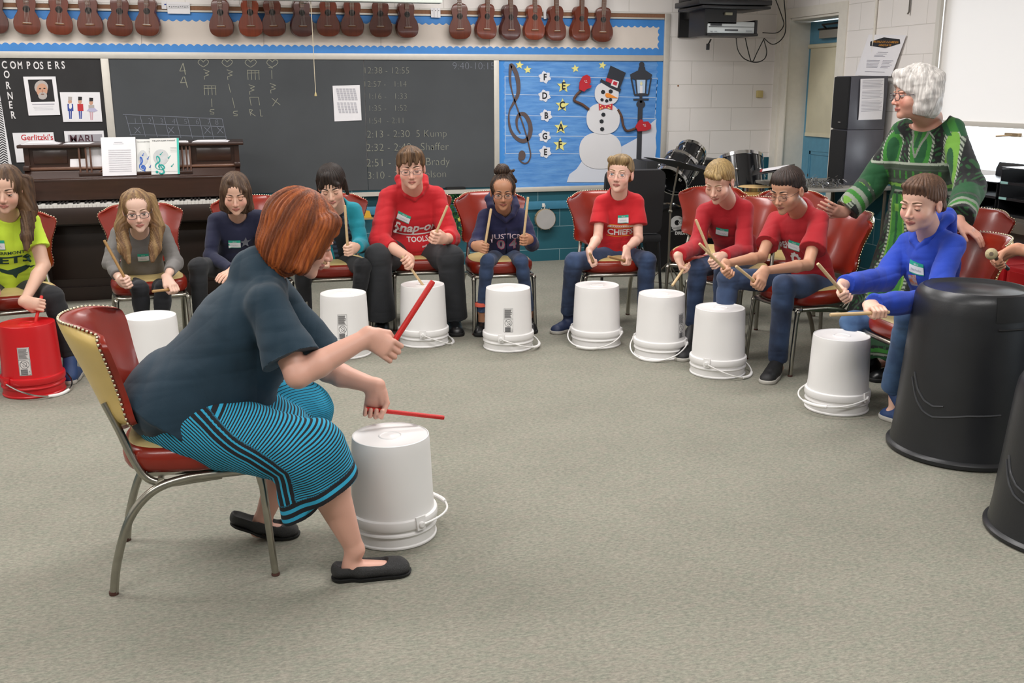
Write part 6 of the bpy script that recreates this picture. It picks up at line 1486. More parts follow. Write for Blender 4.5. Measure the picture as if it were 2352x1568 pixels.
    col = T['col'](p, dict(side=side, fwd=fwd, spine=spine, chest=chest, pel=pel, neck=neck, SL=SL, SR=SR, base=b)) if 'col' in T else None
    at = None
    sh = mk(T.get('name', 'shirt'), p, q, T['m'], P_, b, col, at)
    bv = BVHTree.FromPolygons(p.tolist(), q.tolist())
    return dict(o=P_, b=b, body=body, shirt=sh, bvh=bv, side=side, fwd=fwd, spine=spine, chest=chest, neck=neck, C=C, M=M, s=s, arms=arms)
def shoe(A, T, so, par, b, hs):
    """A ankle joint, T toe tip; flat on the floor unless T is raised"""
    fl = so.get('flat'); z0 = T[2]; tv = nrm([T[0]-A[0], T[1]-A[1], 0]); tl = so.get('tilt', 0); sd = np.cross(tv, [0, 0, 1.])
    Lf = so.get('L', .235); toe = np.array([T[0], T[1], z0]); heel = toe-tv*Lf
    hz = so.get('heel', 0.0); 
    def q(x, y, z): return toe-tv*(Lf-x)+sd*y+np.array([0, 0, z+hz*max(0, 1-x/(Lf*.62))])
    S = Sol(np.minimum(heel, toe)-.09, np.maximum(heel, toe)+np.array([.09, .09, .20]), .0036)
    wd = so.get('w', 1.0)
    S.put(cap(q(.035, 0, .034), q(.10, 0, .032), .031*wd, .031*wd, sd, 1.05), .01); S.put(cap(q(.10, 0, .030), q(Lf-.045, 0, .026), .033*wd, .030*wd, sd, 1.32), .015); S.put(cap(q(Lf-.06, 0, .022), q(Lf-.030, 0, .020), .028*wd, .024*wd, sd, 1.4), .01)
    if not fl:
        S.put(cap(q(.06, 0, .03), A+np.array([0, 0, so.get('up', .0)]), .036*wd, .036*wd), .02); S.put(cap(q(.06, 0, .05), q(.14, 0, .040), .034*wd, .026*wd), .02)
        S.cut(A+np.array([0, 0, so.get('top', .02)]), nrm([0, 0, 1]))
    else:
        S.put(cap(q(.045, 0, .066), q(.160, 0, .058), .027, .026, sd, 1.25), .004, sub=True)
    bz = z0+.006
    if not hz: S.cut(np.array([0, 0, bz]), np.array([0, 0, -1.]))
    p, qd = S.mesh(); u = mk('shoe', p, qd, so['m'], par, b)
    S = Sol(np.minimum(heel, toe)-.06, np.maximum(heel, toe)+.06+hz, .0036)
    S.put(cap(q(.038, 0, .012), q(.10, 0, .012), .034*wd, .033*wd, sd, 1.05), .008); S.put(cap(q(.10, 0, .012), q(Lf-.045, 0, .012), .034*wd, .034*wd, sd, 1.34), .01); S.put(cap(q(Lf-.06, 0, .012), q(Lf-.028, 0, .014), .030*wd, .027*wd, sd, 1.4), .008)
    p, qd = S.mesh(); zz = p[:, 2]-(z0+hz*np.clip(1-((p-heel)@tv)/(Lf*.62), 0, 1)); st = so.get('st', .022)
    p[:, 2] += np.clip(zz, .001, st)-zz; mk('sole', p, qd, so['sm'], u, b)
    if so.get('lace'):
        lm = MB()
        for k in range(4): x = .125+.018*k; lm.tube([q(x, -.022, .056-.05*k*.1), q(x+.004, 0, .068-.006*k), q(x, .022, .056-.05*k*.1)], .0022, 5)
        lm.v = [tuple(np.array(v)-b) for v in lm.v]; lm.build('laces', so['lace'], u)
# ---------------------------------------------------------------- prints and badges laid on the cloth
def project(pr, pts2, org, ux, uy, nv, off=.0016, far=.3):
    O = [org+ux*a+uy*b_ for a, b_ in pts2]; D = []
    for o_ in O:
        h = pr['bvh'].ray_cast(Vector(o_+nv*far), Vector(-nv), far*2.2); D.append(far-h[3] if h[0] is not None else np.nan)
    D = np.array(D); md = np.nanmedian(D) if np.isfinite(D).any() else 0.0; D = np.where(np.isfinite(D) & (np.abs(D-md) < .035), D, md)
    return [o_+nv*(d+off) for o_, d in zip(O, D)]
def subdiv(vs, fs, L):
    bm = bmesh.new(); V = [bm.verts.new((a, b_, 0)) for a, b_ in vs]
    for f in fs:
        try: bm.faces.new([V[i] for i in f])
        except ValueError: pass
    bmesh.ops.triangulate(bm, faces=bm.faces)
    for _ in range(3):
        ed = [e for e in bm.edges if e.calc_length() > L]
        if not ed: break
        bmesh.ops.subdivide_edges(bm, edges=ed, cuts=1); bmesh.ops.triangulate(bm, faces=bm.faces)
    bm.verts.index_update(); r_ = [(v.co.x, v.co.y) for v in bm.verts], [[v.index for v in f.verts] for f in bm.faces]; bm.free(); return r_
def put_print(pr, name, vs, fs, org, m, ux=None, uy=None, nv=None, off=.0016, L=.02, par=None):
    ux = pr['side']*pr.get('sgn', 1) if ux is None else ux; uy = pr['spine'] if uy is None else uy; nv = pr['fwd'] if nv is None else nv
    vs, fs = subdiv(vs, fs, L); P = project(pr, vs, org, ux, uy, nv, off); mb = MB(); mb.add([p-pr['b'] for p in P], fs)
    return mb.build(name, m, par or pr['o'], smooth=60)
def print_text(pr, txt, org, width, m, h=None, bold=.015, shear=0, arc=0, off=.0016, **kw):
    vs, fs = text_pts(txt, 1.0, bold=bold, shear=shear, res=2); mx = max(v[0] for v in vs); mn = min(v[0] for v in vs); sc = width/(mx-mn); hh = (h/.72) if h else sc
    V = []
    for a, b_ in vs:
        x = (a-mn)*sc-width/2; y = b_*hh; V.append((x, y-arc*(x/(width/2))**2))
    return put_print(pr, 'printed_lettering', V, fs, org, m, off=off, **kw)
def rect(w, h, nx=4, ny=3, x0=0, y0=0):
    vs = [(x0-w/2+w*i/nx, y0-h/2+h*j/ny) for j in range(ny+1) for i in range(nx+1)]
    return vs, [(j*(nx+1)+i, j*(nx+1)+i+1, (j+1)*(nx+1)+i+1, (j+1)*(nx+1)+i) for j in range(ny) for i in range(nx)]
tag_w = mat('badge_white', '#dfe0e4', .6); tag_t = mat('badge_teal', '#2aa48a', .55); tag_ink = mat('badge_ink', '#8f9aa6', .8)
def badge(pr, at, nv=None, w=.072, h=.052, rot=0, name=None, label=None):
    nv = nrm(nv) if nv is not None else pr['fwd']; ux = nrm(np.cross([0, 0, 1.], nv)); uy = np.cross(nv, ux)
    c_, s_ = math.cos(R(rot)), math.sin(R(rot)); ux, uy = ux*c_+uy*s_, uy*c_-ux*s_
    kw = dict(ux=ux, uy=uy, nv=nv, L=.03)
    t = put_print(pr, 'name_badge', *rect(w, h), at, tag_t, off=.0030, **kw)
    if label: t['label'] = label
    put_print(pr, 'white_field', *rect(w, h*.62, y0=-h*.10), at, tag_w, off=.0044, par=t, **kw)
    vs, fs = text_pts('HELLO', 1.0, bold=.01); mx = max(v[0] for v in vs); sc = w*.34/mx
    put_print(pr, 'badge_heading', [(a*sc-w*.17, b_*sc+h*.28) for a, b_ in vs], fs, at, tag_w, off=.0050, par=t, **kw)
    if name:
        vs, fs = text_pts(name, 1.0, bold=-.005, shear=.2); mx = max(v[0] for v in vs); sc = w*.72/mx
        put_print(pr, 'handwriting', [(a*sc-w*.36, b_*sc-h*.2) for a, b_ in vs], fs, at, tag_ink, off=.0058, par=t, **kw)
    else:
        V = []; F = []
        xs_ = np.linspace(-w*.32, w*.30, 16)
        for i in range(15):
            y0 = -h*.12+h*.10*math.sin(i*2.1); y1 = -h*.12+h*.10*math.sin((i+1)*2.1); n0 = len(V)
            V += [(xs_[i], y0-.0009), (xs_[i+1], y1-.0009), (xs_[i+1], y1+.0009), (xs_[i], y0+.0009)]; F.append((n0, n0+1, n0+2, n0+3))
        put_print(pr, 'handwriting', V, F, at, tag_ink, off=.0058, par=t, **kw)
    return t
# ================================================================== PEOPLE
def Q(a, b_, y): return PY(a, b_, y)
jeans = cloth('jeans', '#34486a', col2='#1e2b45', vscale=7, bscale=500); jeans_f = cloth('faded_jeans', '#4a6a92', col2='#2f4a70', vscale=7, bscale=500)
blackp = cloth('black_trousers', '#17181c'); charp = cloth('charcoal_trousers', '#25272b'); darkp = cloth('dark_leggings', '#15171d', var=.15, vscale=90)
sole_w = mat('sole_white', '#b9b5ae', .6); sole_b = mat('sole_black', '#141414', .7)
sneak = mat('black_sneaker', '#19191b', .6, bump=.2); sneak_bl = mat('blue_sneaker', '#27406e', .6, bump=.2); boot = mat('black_boot', '#101113', .35); lace_g = mat('lace_grey', '#8f8f90', .7)
wprint = mat('white_print', '#d8d4d2', .7)
def arm(E, G, T, right, **kw): return (E, G, T, right, kw)
def legs(*L): return [tuple(x) for x in L]
def hold(E, G, T, label, m=None, r=.0078, back=.065): return stick(G, T, label, m, r, back)
# --- P1 girl in neon yellow
J = dict(head=Q(14, 436, 5.78), neck=Q(22, 506, 5.92), sh=(Q(-38, 522, 5.92), Q(74, 520, 5.92)), pelvis=Q(22, 668, 6.04),
         arms=[arm(Q(-60, 612, 5.85), Q(-14, 668, 5.60), Q(20, 690, 5.4), True, grip=True), arm(Q(100, 610, 5.82), Q(91, 700, 5.56), Q(79, 752, 5.52), False, dh=(-.05, -.35, -1))],
         legs=legs((Q(-15, 668, 6.0), Q(-40, 690, 5.62), Q(-58, 830, 5.66), PZ(-70, 880, 0)), (Q(60, 668, 6.0), Q(122, 680, 5.66), Q(160, 815, 5.66), PZ(176, 858, 0))))
p1 = person('girl in a neon yellow t-shirt with long brown hair, cut off by the left edge', J, dict(body=-88, face=(-92, 12, 4), s=1.0, g=.94, skin='#d0a792', lid=.35, look=.1, brow='#4a372a', jaw=.95,
    hair=dict(style='long', c=('#33231b', '#5a4230', '#6d5238'), th=.002, face=((-.004, .112, -.010), (.052, .070, .104)), drape=[[(Q(60, 415, 5.80), .035), (Q(66, 480, 5.80), .042), (Q(62, 545, 5.76), .030), (Q(60, 572, 5.74), .012)], [(Q(-40, 420, 5.85), .03), (Q(-36, 500, 5.85), .04), (Q(-25, 575, 5.78), .012)]]),
    shirt=dict(m=cloth('neon_shirt', '#c3e03c', var=.02), sleeve=.58, neck='crew', hem=-.02, flare=.02, name='t_shirt'), pants=dict(m=blackp, g=.9), shoe=dict(m=sneak_bl, sm=sole_w, lace=lace_g)))
navyp = mat('green_black_print', '#1f3f38', .7)
ch = p1['chest']; print_text(p1, 'JETS', ch+p1['spine']*-.055+p1['side']*.03, .20, navyp, h=.042, bold=.03, par=p1['shirt']); print_text(p1, 'PIERRMONT', ch+p1['spine']*.0+p1['side']*.02, .15, navyp, h=.018, par=p1['shirt'])
put_print(p1, 'wing_print', [(-.02, 0), (.12, .025), (.07, -.012), (.03, -.03), (.02, -.055), (.005, -.03), (-.05, -.012), (-.10, .025)], [(0, 1, 2, 3), (0, 3, 4, 5), (0, 5, 6, 7)], ch+p1['spine']*-.095+p1['side']*.03, navyp, L=.02, par=p1['shirt'])
badge(p1, ch+p1['side']*-.035+p1['spine']*.055)
stick(Q(91, 700, 5.56), Q(79, 750, 5.52), 'red drumstick held down on the red bucket by the girl in yellow', red_st, .0085, .05)
# --- P2 long-haired girl in grey
J = dict(head=Q(316, 484, 5.92), neck=Q(322, 540, 6.10), sh=(Q(272, 545, 6.12), Q(374, 540, 6.12)), pelvis=Q(328, 652, 6.27),
         arms=[arm(Q(254, 606, 6.02), Q(292, 648, 5.82), Q(239, 552, 5.80), True, dh=(.35, -.5, -.5)), arm(Q(402, 602, 6.05), Q(396, 664, 5.80), Q(350, 669, 5.70), False)],
         legs=legs((Q(305, 655, 6.2), Q(322, 662, 5.92), Q(330, 800, 5.98), PZ(326, 832, 0)), (Q(355, 655, 6.2), Q(375, 662, 5.92), Q(368, 800, 5.98), PZ(372, 832, 0))))
p2 = person('girl in a grey sweater with very long light brown hair and dark glasses', J, dict(body=-86, face=(-84, 10, -4), s=.97, g=.84, arm=.82, skin='#deb8a6', lid=.2, brow='#7a5f48', jaw=.92, glass=dict(col='#2a2630', r=.0014),
    hair=dict(style='long', c=('#5a4030', '#8a6a48', '#a5875c'), face=((.004, .112, -.008), (.049, .070, .104)), wr=.0015, amp=.0016, freq=60, drape=[[(Q(290, 455, 5.95), .028), (Q(278, 520, 5.93), .034), (Q(286, 570, 5.90), .034), (Q(296, 602, 5.88), .012)], [(Q(345, 455, 5.95), .03), (Q(362, 520, 5.95), .036), (Q(356, 570, 5.92), .032), (Q(350, 598, 5.90), .012)]]),
    shirt=dict(m=cloth('grey_sweater', '#74716f', var=.04, bscale=180), sleeve=1.62, loose=.010, neck='crew', hem=.0, wr=.004, name='sweater'), pants=dict(m=darkp, g=.86), shoe=dict(m=sneak, sm=sole_w, L=.21)))
badge(p2, p2['chest']+p2['side']*.015+p2['spine']*.01, w=.06)
stick(Q(292, 648, 5.82), Q(239, 551, 5.80), 'tan drumstick pointing up in the girl in grey\'s left-hand fist', wood_d, back=.04); stick(Q(396, 664, 5.80), Q(350, 669, 5.70), 'short-looking tan drumstick low between the knees of the girl in grey', wood_d, back=.05)
# --- P3 girl in navy v-neck
J = dict(head=Q(541, 446, 6.26), neck=Q(546, 500, 6.44), sh=(Q(494, 515, 6.44), Q(600, 508, 6.44)), pelvis=Q(542, 618, 6.56),
         arms=[arm(Q(484, 590, 6.34), Q(520, 628, 6.08), Q(560, 640, 6.0), True, grip=False), arm(Q(608, 585, 6.34), Q(572, 625, 6.06), Q(540, 640, 6.0), False, grip=False)],
         legs=legs((Q(515, 615, 6.5), Q(455, 612, 6.18), Q(462, 750, 6.22), PZ(455, 782, 0)), (Q(572, 615, 6.5), Q(605, 615, 6.18), Q(600, 750, 6.22), PZ(603, 782, 0))))
p3 = person('girl in a navy v-neck top with chin-length brown hair, looking down', J, dict(body=-90, face=(-93, 16, 0), s=1.0, g=.88, arm=.85, skin='#d9ad97', lid=.8, look=.3, brow='#4c382b', jaw=.95, rosy='#d07a70',
    hair=dict(style='bob', c=('#352720', '#5e4738', '#6d5744'), len=-.115, th=.004, face=((.010, .112, -.016), (.053, .070, .102)), sides=[((.062, .01, .03), (.078, .0, -.085), .026, .022)], tuft=[((.02, .05, .10), (-.062, .058, .045), .018, .012)]),
    shirt=dict(m=cloth('navy_top', '#171b38', var=.03), sleeve=1.9, loose=.006, neck='vee', hem=.0, name='v_neck_top'), pants=dict(m=charp, g=.95), shoe=dict(m=boot, sm=sole_b, L=.22)))
badge(p3, p3['chest']+p3['side']*-.02+p3['spine']*.0)
put_print(p3, 'glitter_star', [(.035*math.cos(a)*(1 if k % 2 == 0 else .42), .035*math.sin(a)*(1 if k % 2 == 0 else .42)) for k, a in enumerate([math.pi/2+math.pi*k/5 for k in range(10)])], [tuple(range(10))], p3['chest']+p3['side']*.045+p3['spine']*.005, mat('silver_print', '#83868f', .4, metal=.4), par=p3['shirt'])
# --- P4 child in teal jacket
J = dict(head=Q(762, 428, 6.14), neck=Q(776, 484, 6.36), sh=(Q(738, 502, 6.40), Q(816, 490, 6.36)), pelvis=Q(768, 605, 6.52),
         arms=[arm(Q(718, 572, 6.33), Q(747, 606, 6.08), Q(744, 580, 5.82), True, dh=(.2, -.6, .1)), arm(Q(828, 562, 6.30), Q(799, 575, 6.05), Q(792, 471, 6.02), False, dh=(-.4, -.7, .2))],
         legs=legs((Q(745, 605, 6.46), Q(694, 615, 6.20), Q(704, 735, 6.36), PZ(703, 783, 0)), (Q(790, 605, 6.46), Q(834, 612, 6.16), Q(816, 730, 6.22), PZ(818, 772, 0))))
def teal_c(p, k):
    c = np.tile(np.array(lin('#14899a')), (len(p), 1)); q = p-k['neck']; x = q@k['side']; f = q@k['fwd']; m_ = (np.abs(x+.015) < .045+.02*np.clip(-(q@k['spine'])/.3, 0, 1)) & (f > -.01); c[m_] = lin('#15161a')
    pl = (np.abs(np.abs(x+.015)-.052) < .014) & (f > 0); chk = (np.sin(q@k['spine']*190) > 0)[pl]; c[pl] = np.where(chk[:, None], np.array(lin('#1d2433')), np.array(lin('#3c4a60'))); return c
p4 = person('child in a bright teal jacket with dark tied-back hair, looking down', J, dict(body=-95, face=(-101, 24, -4), s=1.0, g=.84, arm=.9, skin='#dcb39d', lid=.85, look=.4, brow='#2a1f1a', jaw=.92,
    hair=dict(style='short', c=('#15100f', '#33261f'), z0=-.03, slope=.5, fz=-.025, th=.004, top=.078, tuft=[((.01, .06, .098), (.058, .066, .035), .026, .014), ((.02, .055, .095), (-.045, .074, .05), .022, .015), ((-.075, .0, .04), (-.084, -.01, -.06), .016, .010), ((.075, .0, .05), (.092, -.02, -.09), .012, .005), ((0, -.08, .03), (0, -.09, -.06), .04, .02)]),
    shirt=dict(m=cloth('teal_jacket', '#14899a', attr='Col', var=.03), col=teal_c, sleeve=1.80, loose=.014, neck='crew', hem=.0, wr=.005, name='jacket'), pants=dict(m=blackp, g=.95), shoe=dict(m=sneak, sm=sole_w, lace=lace_g, up=.01)))
badge(p4, p4['chest']+p4['side']*-.05+p4['spine']*-.02, w=.05, h=.04)
stick(Q(747, 606, 6.08), Q(744, 580, 5.82), 'drumstick seen end-on in the left-hand fist of the child in teal', back=.03); stick(Q(799, 575, 6.05), Q(792, 471, 6.02), 'pale drumstick upright in the raised fist of the child in teal', back=.02)
# --- P5 boy in red hoodie
J = dict(head=Q(944, 387, 6.26), neck=Q(948, 441, 6.44), sh=(Q(893, 462, 6.46), Q(1000, 458, 6.46)), pelvis=Q(948, 582, 6.60),
         arms=[arm(Q(872, 552, 6.30), Q(934, 603, 5.98), Q(973, 657, 5.96), True, dh=(.35, -.4, -.6)), arm(Q(1034, 548, 6.34), Q(997, 545, 6.04), Q(1027, 473, 6.0), False, dh=(-.45, -.6, .25))],
         legs=legs((Q(915, 585, 6.54), Q(868, 590, 6.20), Q(876, 730, 6.27), PZ(868, 782, 0)), (Q(985, 585, 6.54), Q(1036, 592, 6.20), Q(1042, 728, 6.27), PZ(1050, 774, 0))))
p5 = person('boy in glasses and a bright red hooded sweatshirt with big white lettering', J, dict(body=-97, face=(-98, 8, -2), s=1.06, g=1.28, arm=1.12, hs=1.0, skin='#e0b09b', fat=1.09, jaw=1.05, lid=.55, look=.2, brow='#4a3628', nk=1.2, glass=dict(col='#2c3446', r=.0012, w=.0235, h=.0135), rosy='#dd8274',
    hair=dict(style='short', c=('#4b3524', '#806042', '#2f221a'), th=.003, top=.074, fz=-.012, tuft=[((-.04, .065, .095), (-.03, .088, .050), .022, .012), ((.0, .07, .098), (.006, .092, .044), .022, .012), ((.04, .065, .093), (.038, .086, .056), .02, .012)]),
    shirt=dict(m=cloth('red_hoodie', '#bb1420', var=.02), sleeve=1.42, loose=.020, neck='hood', cuffring=1, hem=-.01, wr=.005, name='hoodie', lumps=[((.25, .05, 0), (.16, .12, .10), .04)]), pants=dict(m=charp, g=1.02, cuff=.07), shoe=dict(m=boot, sm=sole_b, L=.26, w=1.15, up=.03, top=.05)))
ch = p5['chest']; sp_5 = p5['spine']; print_text(p5, 'Snap-on', ch+sp_5*-.040+p5['side']*.0, .29, wprint, h=.062, bold=.03, shear=.25, par=p5['shirt'], uy=nrm(sp_5+p5['side']*.0), L=.014)
put_print(p5, 'underline_print', *rect(.24, .008, 12, 1), ch+sp_5*-.060, wprint, par=p5['shirt'])
print_text(p5, 'TOOLS', ch+sp_5*-.105+p5['side']*.01, .14, wprint, h=.030, bold=.02, par=p5['shirt']); print_text(p5, 'sd', ch+sp_5*-.140+p5['side']*.05, .03, wprint, h=.016, bold=.02, par=p5['shirt'])
badge(p5, ch+p5['side']*-.075+sp_5*.055, rot=-18, w=.078)
stick(Q(934, 603, 5.98), Q(973, 657, 5.96), 'pale drumstick striking the white bucket, held by the boy in the red hoodie', back=.05); stick(Q(997, 545, 6.04), Q(1028, 472, 6.0), 'drumstick slanting up in the raised fist of the boy in the red hoodie', back=.03)
# --- P6 girl with bun
J = dict(head=Q(1155, 441, 6.06), neck=Q(1155, 488, 6.22), sh=(Q(1112, 506, 6.24), Q(1199, 504, 6.24)), pelvis=Q(1157, 590, 6.36),
         arms=[arm(Q(1094, 562, 6.14), Q(1113, 570, 5.94), Q(1128, 479, 5.92), True, dh=(.4, -.6, .15)), arm(Q(1222, 560, 6.14), Q(1202, 552, 5.94), Q(1213, 453, 5.92), False, dh=(-.4, -.6, .2))],
         legs=legs((Q(1138, 592, 6.3), Q(1120, 600, 6.02), Q(1106, 715, 6.10), PZ(1100, 775, 0)), (Q(1178, 592, 6.3), Q(1197, 600, 6.02), Q(1216, 712, 6.10), PZ(1224, 768, 0))))
p6 = person('small girl with a high curly bun, glasses and a navy zip hoodie', J, dict(body=-103, face=(-103, 10, 0), s=.93, g=.80, arm=.82, hs=.82, skin='#b07e60', lid=.25, brow='#2a1d16', jaw=1.0, lips='#8d4a40', rosy='#b5705a', glass=dict(col='#17181d', r=.0013),
    hair=dict(style='bun', c=('#1d1512', '#3f2e26', '#54402f'), th=-.002, face=((0, .10, -.035), (.060, .062, .085)), tuft=[((-.05, -.03, .10), (-.085, -.05, .06), .02, .008), ((-.03, -.06, .12), (-.075, -.06, .13), .014, .006)], bun=(-.0, -.04, .142), amp=.004, wr=.005),
    shirt=dict(m=cloth('navy_hoodie', '#1b1d44', var=.03), sleeve=1.75, loose=.012, neck='hood', cuffring=1, hem=.0, hg=.85, wr=.005, name='hoodie'), pants=dict(m=jeans, g=.86, cuff=.042), shoe=dict(m=boot, sm=sole_b, L=.20, w=.95, up=.07, top=.10)))
ch = p6['chest']; pkp = mat('pink_white_print', '#dcc5cf', .6); pinkl = mat('pink_outline', '#cc5a78', .6); slv = mat('silver_sequin', '#9a99a0', .4, metal=.3)
print_text(p6, 'JUSTICE', ch+p6['spine']*-.005, .195, pkp, h=.036, bold=.012, arc=.022, par=p6['shirt'])
for ch_, dx in (('0', -.035), ('4', .045)):
    print_text(p6, ch_, ch+p6['spine']*-.085+p6['side']*dx, .052, pinkl, h=.068, bold=.05, off=.0016, par=p6['shirt']); print_text(p6, ch_, ch+p6['spine']*-.083+p6['side']*dx, .044, slv, h=.062, bold=.02, off=.0026, par=p6['shirt'])
put_print(p6, 'zipper', *rect(.006, .20, 1, 10), ch+p6['spine']*-.03, mat('zip_dark', '#14152c', .4), off=.0036, par=p6['shirt'])
o = MB().lathe([(.0365, 0), (.0375, .012), (.0365, .024)], 16, c=Q(1104, 703, 6.09)-p6['b']).build('orange_sock_band', mat('coral_sock', '#d9604c', .8), p6['o'])
stick(Q(1113, 570, 5.94), Q(1128, 479, 5.92), 'pale drumstick upright in the left-hand fist of the girl with the bun', back=.02); stick(Q(1202, 552, 5.94), Q(1213, 452, 5.92), 'pale drumstick upright in the right-hand fist of the girl with the bun', back=.02)
# --- P7 boy in football shirt
J = dict(head=Q(1424, 400, 5.98), neck=Q(1420, 456, 6.06), sh=(Q(1380, 474, 6.10), Q(1463, 472, 6.06)), pelvis=Q(1417, 590, 6.18),
         arms=[arm(Q(1373, 545, 6.02), Q(1363, 602, 5.78), Q(1355, 582, 5.50), True, dh=(0, -.3, -1)), arm(Q(1466, 548, 5.98), Q(1438, 600, 5.76), Q(1397, 589, 5.60), False, dh=(-.1, -.5, -.6))],
         legs=legs((Q(1392, 592, 6.12), Q(1318, 600, 5.92), Q(1305, 718, 6.04), PZ(1268, 768, 0)), (Q(1445, 592, 6.12), Q(1486, 598, 5.86), Q(1480, 730, 5.90), PZ(1480, 775, 0))))
p7 = person('boy in thin glasses and a red football t-shirt with striped lettering, looking aside', J, dict(body=-105, face=(-124, -2, 3), s=1.0, g=.90, arm=.85, skin='#e4b8a5', lid=.15, look=-.05, iris='#5a7088', brow='#8a7050', jaw=.98, glass=dict(col='#8a8178', r=.0007, metal=.8), rosy='#e08c80',
    hair=dict(style='short', c=('#6d5638', '#a58a5e', '#55432c'), th=.001, z0=.012, slope=.62, fz=-.006, top=.072, tuft=[((-.045, .06, .090), (.045, .066, .088), .024, .024)], amp=.0014),
    shirt=dict(m=cloth('red_football_shirt', '#bd1520', var=.02), sleeve=.62, loose=.02, neck='crew', hem=-.02, flare=.012, name='t_shirt'), pants=dict(m=jeans, g=.98, cuff=.055), shoe=dict(m=mat('navy_sneaker', '#1d2a4a', .6), sm=sole_w, lace=lace_g)))
ch = p7['chest']; gld = mat('gold_print', '#d9952c', .6)
for dz in (.018, -.003, -.062): put_print(p7, 'gold_stripe', *rect(.175, .0035, 10, 1), ch+p7['spine']*dz, gld, par=p7['shirt'])
put_print(p7, 'white_band', *rect(.17, .013, 10, 1), ch+p7['spine']*.0075, wprint, off=.0014, par=p7['shirt']); print_text(p7, 'KANSAS CITY', ch+p7['spine']*.003, .12, mat('red_print', '#bb1c26', .7), h=.009, off=.0026, par=p7['shirt'])
print_text(p7, 'CHIEFS', ch+p7['spine']*-.052, .165, wprint, h=.040, bold=.03, par=p7['shirt'])
badge(p7, ch+p7['spine']*.055+p7['side']*.012, w=.070, h=.050)
stick(Q(1363, 602, 5.78), Q(1355, 582, 5.50), 'drumstick pointing at the camera in the left-hand fist of the football-shirt boy', wood_d, back=.02); stick(Q(1438, 600, 5.76), Q(1397, 589, 5.60), 'dark drumstick low in the right-hand fist of the football-shirt boy', wood_d, back=.03)
# --- P8 blond boy in red sweater
J = dict(head=Q(1651, 418, 5.36), neck=Q(1672, 470, 5.54), sh=(Q(1618, 494, 5.62), Q(1712, 488, 5.48)), pelvis=Q(1700, 600, 5.72),
         arms=[arm(Q(1602, 565, 5.50), Q(1574, 612, 5.26), Q(1544, 656, 5.12), True, dh=(-.4, -.6, -.8)), arm(Q(1706, 578, 5.36), Q(1640, 604, 5.16), Q(1598, 505, 5.16), False)],
         legs=legs((Q(1665, 600, 5.70), Q(1602, 616, 5.42), Q(1592, 745, 5.46), PZ(1564, 832, 0)), (Q(1720, 600, 5.64), Q(1662, 624, 5.24), Q(1655, 750, 5.30), PZ(1640, 800, 0))))
p8 = person('blond boy in a plain red high-necked sweater, looking down', J, dict(body=-130, face=(-138, 26, 2), s=1.0, g=.92, arm=.9, skin='#e0b5a0', lid=.85, look=.4, brow='#8a7052', jaw=.95, rosy='#dd8f80',
    hair=dict(style='short', c=('#6a5434', '#b39763', '#8c7550'), th=.001, z0=.014, fz=.016, slope=.64, top=.074, tuft=[((.0, .07, .090), (-.04, .088, .082), .022, .016), ((.035, .065, .09), (.01, .085, .09), .020, .016)], amp=.0016),
    shirt=dict(m=cloth('red_sweater', '#a51220', var=.03), sleeve=1.9, loose=.016, neck='high', hem=.0, wr=.005, name='sweater'), pants=dict(m=jeans, g=.95, cuff=.05), shoe=dict(m=sneak, sm=sole_w, lace=lace_g)))
badge(p8, p8['chest']+p8['side']*-.03+p8['spine']*.055, rot=-3, w=.075)
stick(Q(1574, 612, 5.26), Q(1544, 656, 5.12), 'pale drumstick pointing down left from the blond boy\'s lower hand', back=.03); stick(Q(1640, 604, 5.16), Q(1598, 504, 5.16), 'tan drumstick rising up left from the blond boy\'s other hand', back=.03)
# --- P9 boy with glasses in red tee
J = dict(head=Q(1808, 438, 4.78), neck=Q(1838, 492, 4.92), sh=(Q(1782, 516, 5.04), Q(1884, 514, 4.78)), pelvis=Q(1868, 655, 4.95),
         arms=[arm(Q(1750, 590, 4.88), Q(1672, 624, 4.62), Q(1606, 560, 4.60), True), arm(Q(1856, 608, 4.62), Q(1741, 652, 4.42), Q(1691, 612, 4.40), False)],
         legs=legs((Q(1850, 648, 5.02), Q(1672, 640, 4.98), Q(1660, 790, 5.02), PZ(1640, 830, 0)), (Q(1880, 660, 4.86), Q(1800, 655, 4.66), Q(1786, 825, 4.76), PZ(1757, 884, 0))))
p9 = person('dark-haired boy with glasses in a red t-shirt with white school lettering', J, dict(body=-150, face=(-152, 18, 0), s=1.0, g=.92, arm=.86, skin='#c39277', lid=.8, look=.35, brow='#241a16', jaw=.95, lips='#9c5850', rosy='#c47a66', glass=dict(col='#3b3230', r=.0010, h=.0135),
    hair=dict(style='short', c=('#1b1412', '#3c2d27'), th=.000, z0=.018, slope=.62, fz=.018, top=.073, amp=.0014),
    shirt=dict(m=cloth('red_tee', '#a3131f', var=.02), sleeve=.66, loose=.024, neck='crew', hem=-.03, flare=.02, wr=.005, name='t_shirt'), pants=dict(m=jeans, g=1.0, cuff=.054), shoe=dict(m=sneak, sm=sole_w, lace=lace_g)))
ch = p9['chest']; print_text(p9, 'REN', ch+p9['side']*-.052+p9['spine']*.018, .062, wprint, h=.040, bold=.035, par=p9['shirt']); print_text(p9, 'LLS', ch+p9['side']*.075+p9['spine']*.004, .055, wprint, h=.040, bold=.035, par=p9['shirt'])
vs = [(.030*math.cos(a)*(1+.12*math.cos(9*a)), .036*math.sin(a)*(1+.12*math.cos(9*a))) for a in [2*math.pi*k/36 for k in range(36)]]
pp = put_print(p9, 'round_emblem', vs, [tuple(range(36))], ch+p9['side']*.0+p9['spine']*-.045, wprint, par=p9['shirt'])
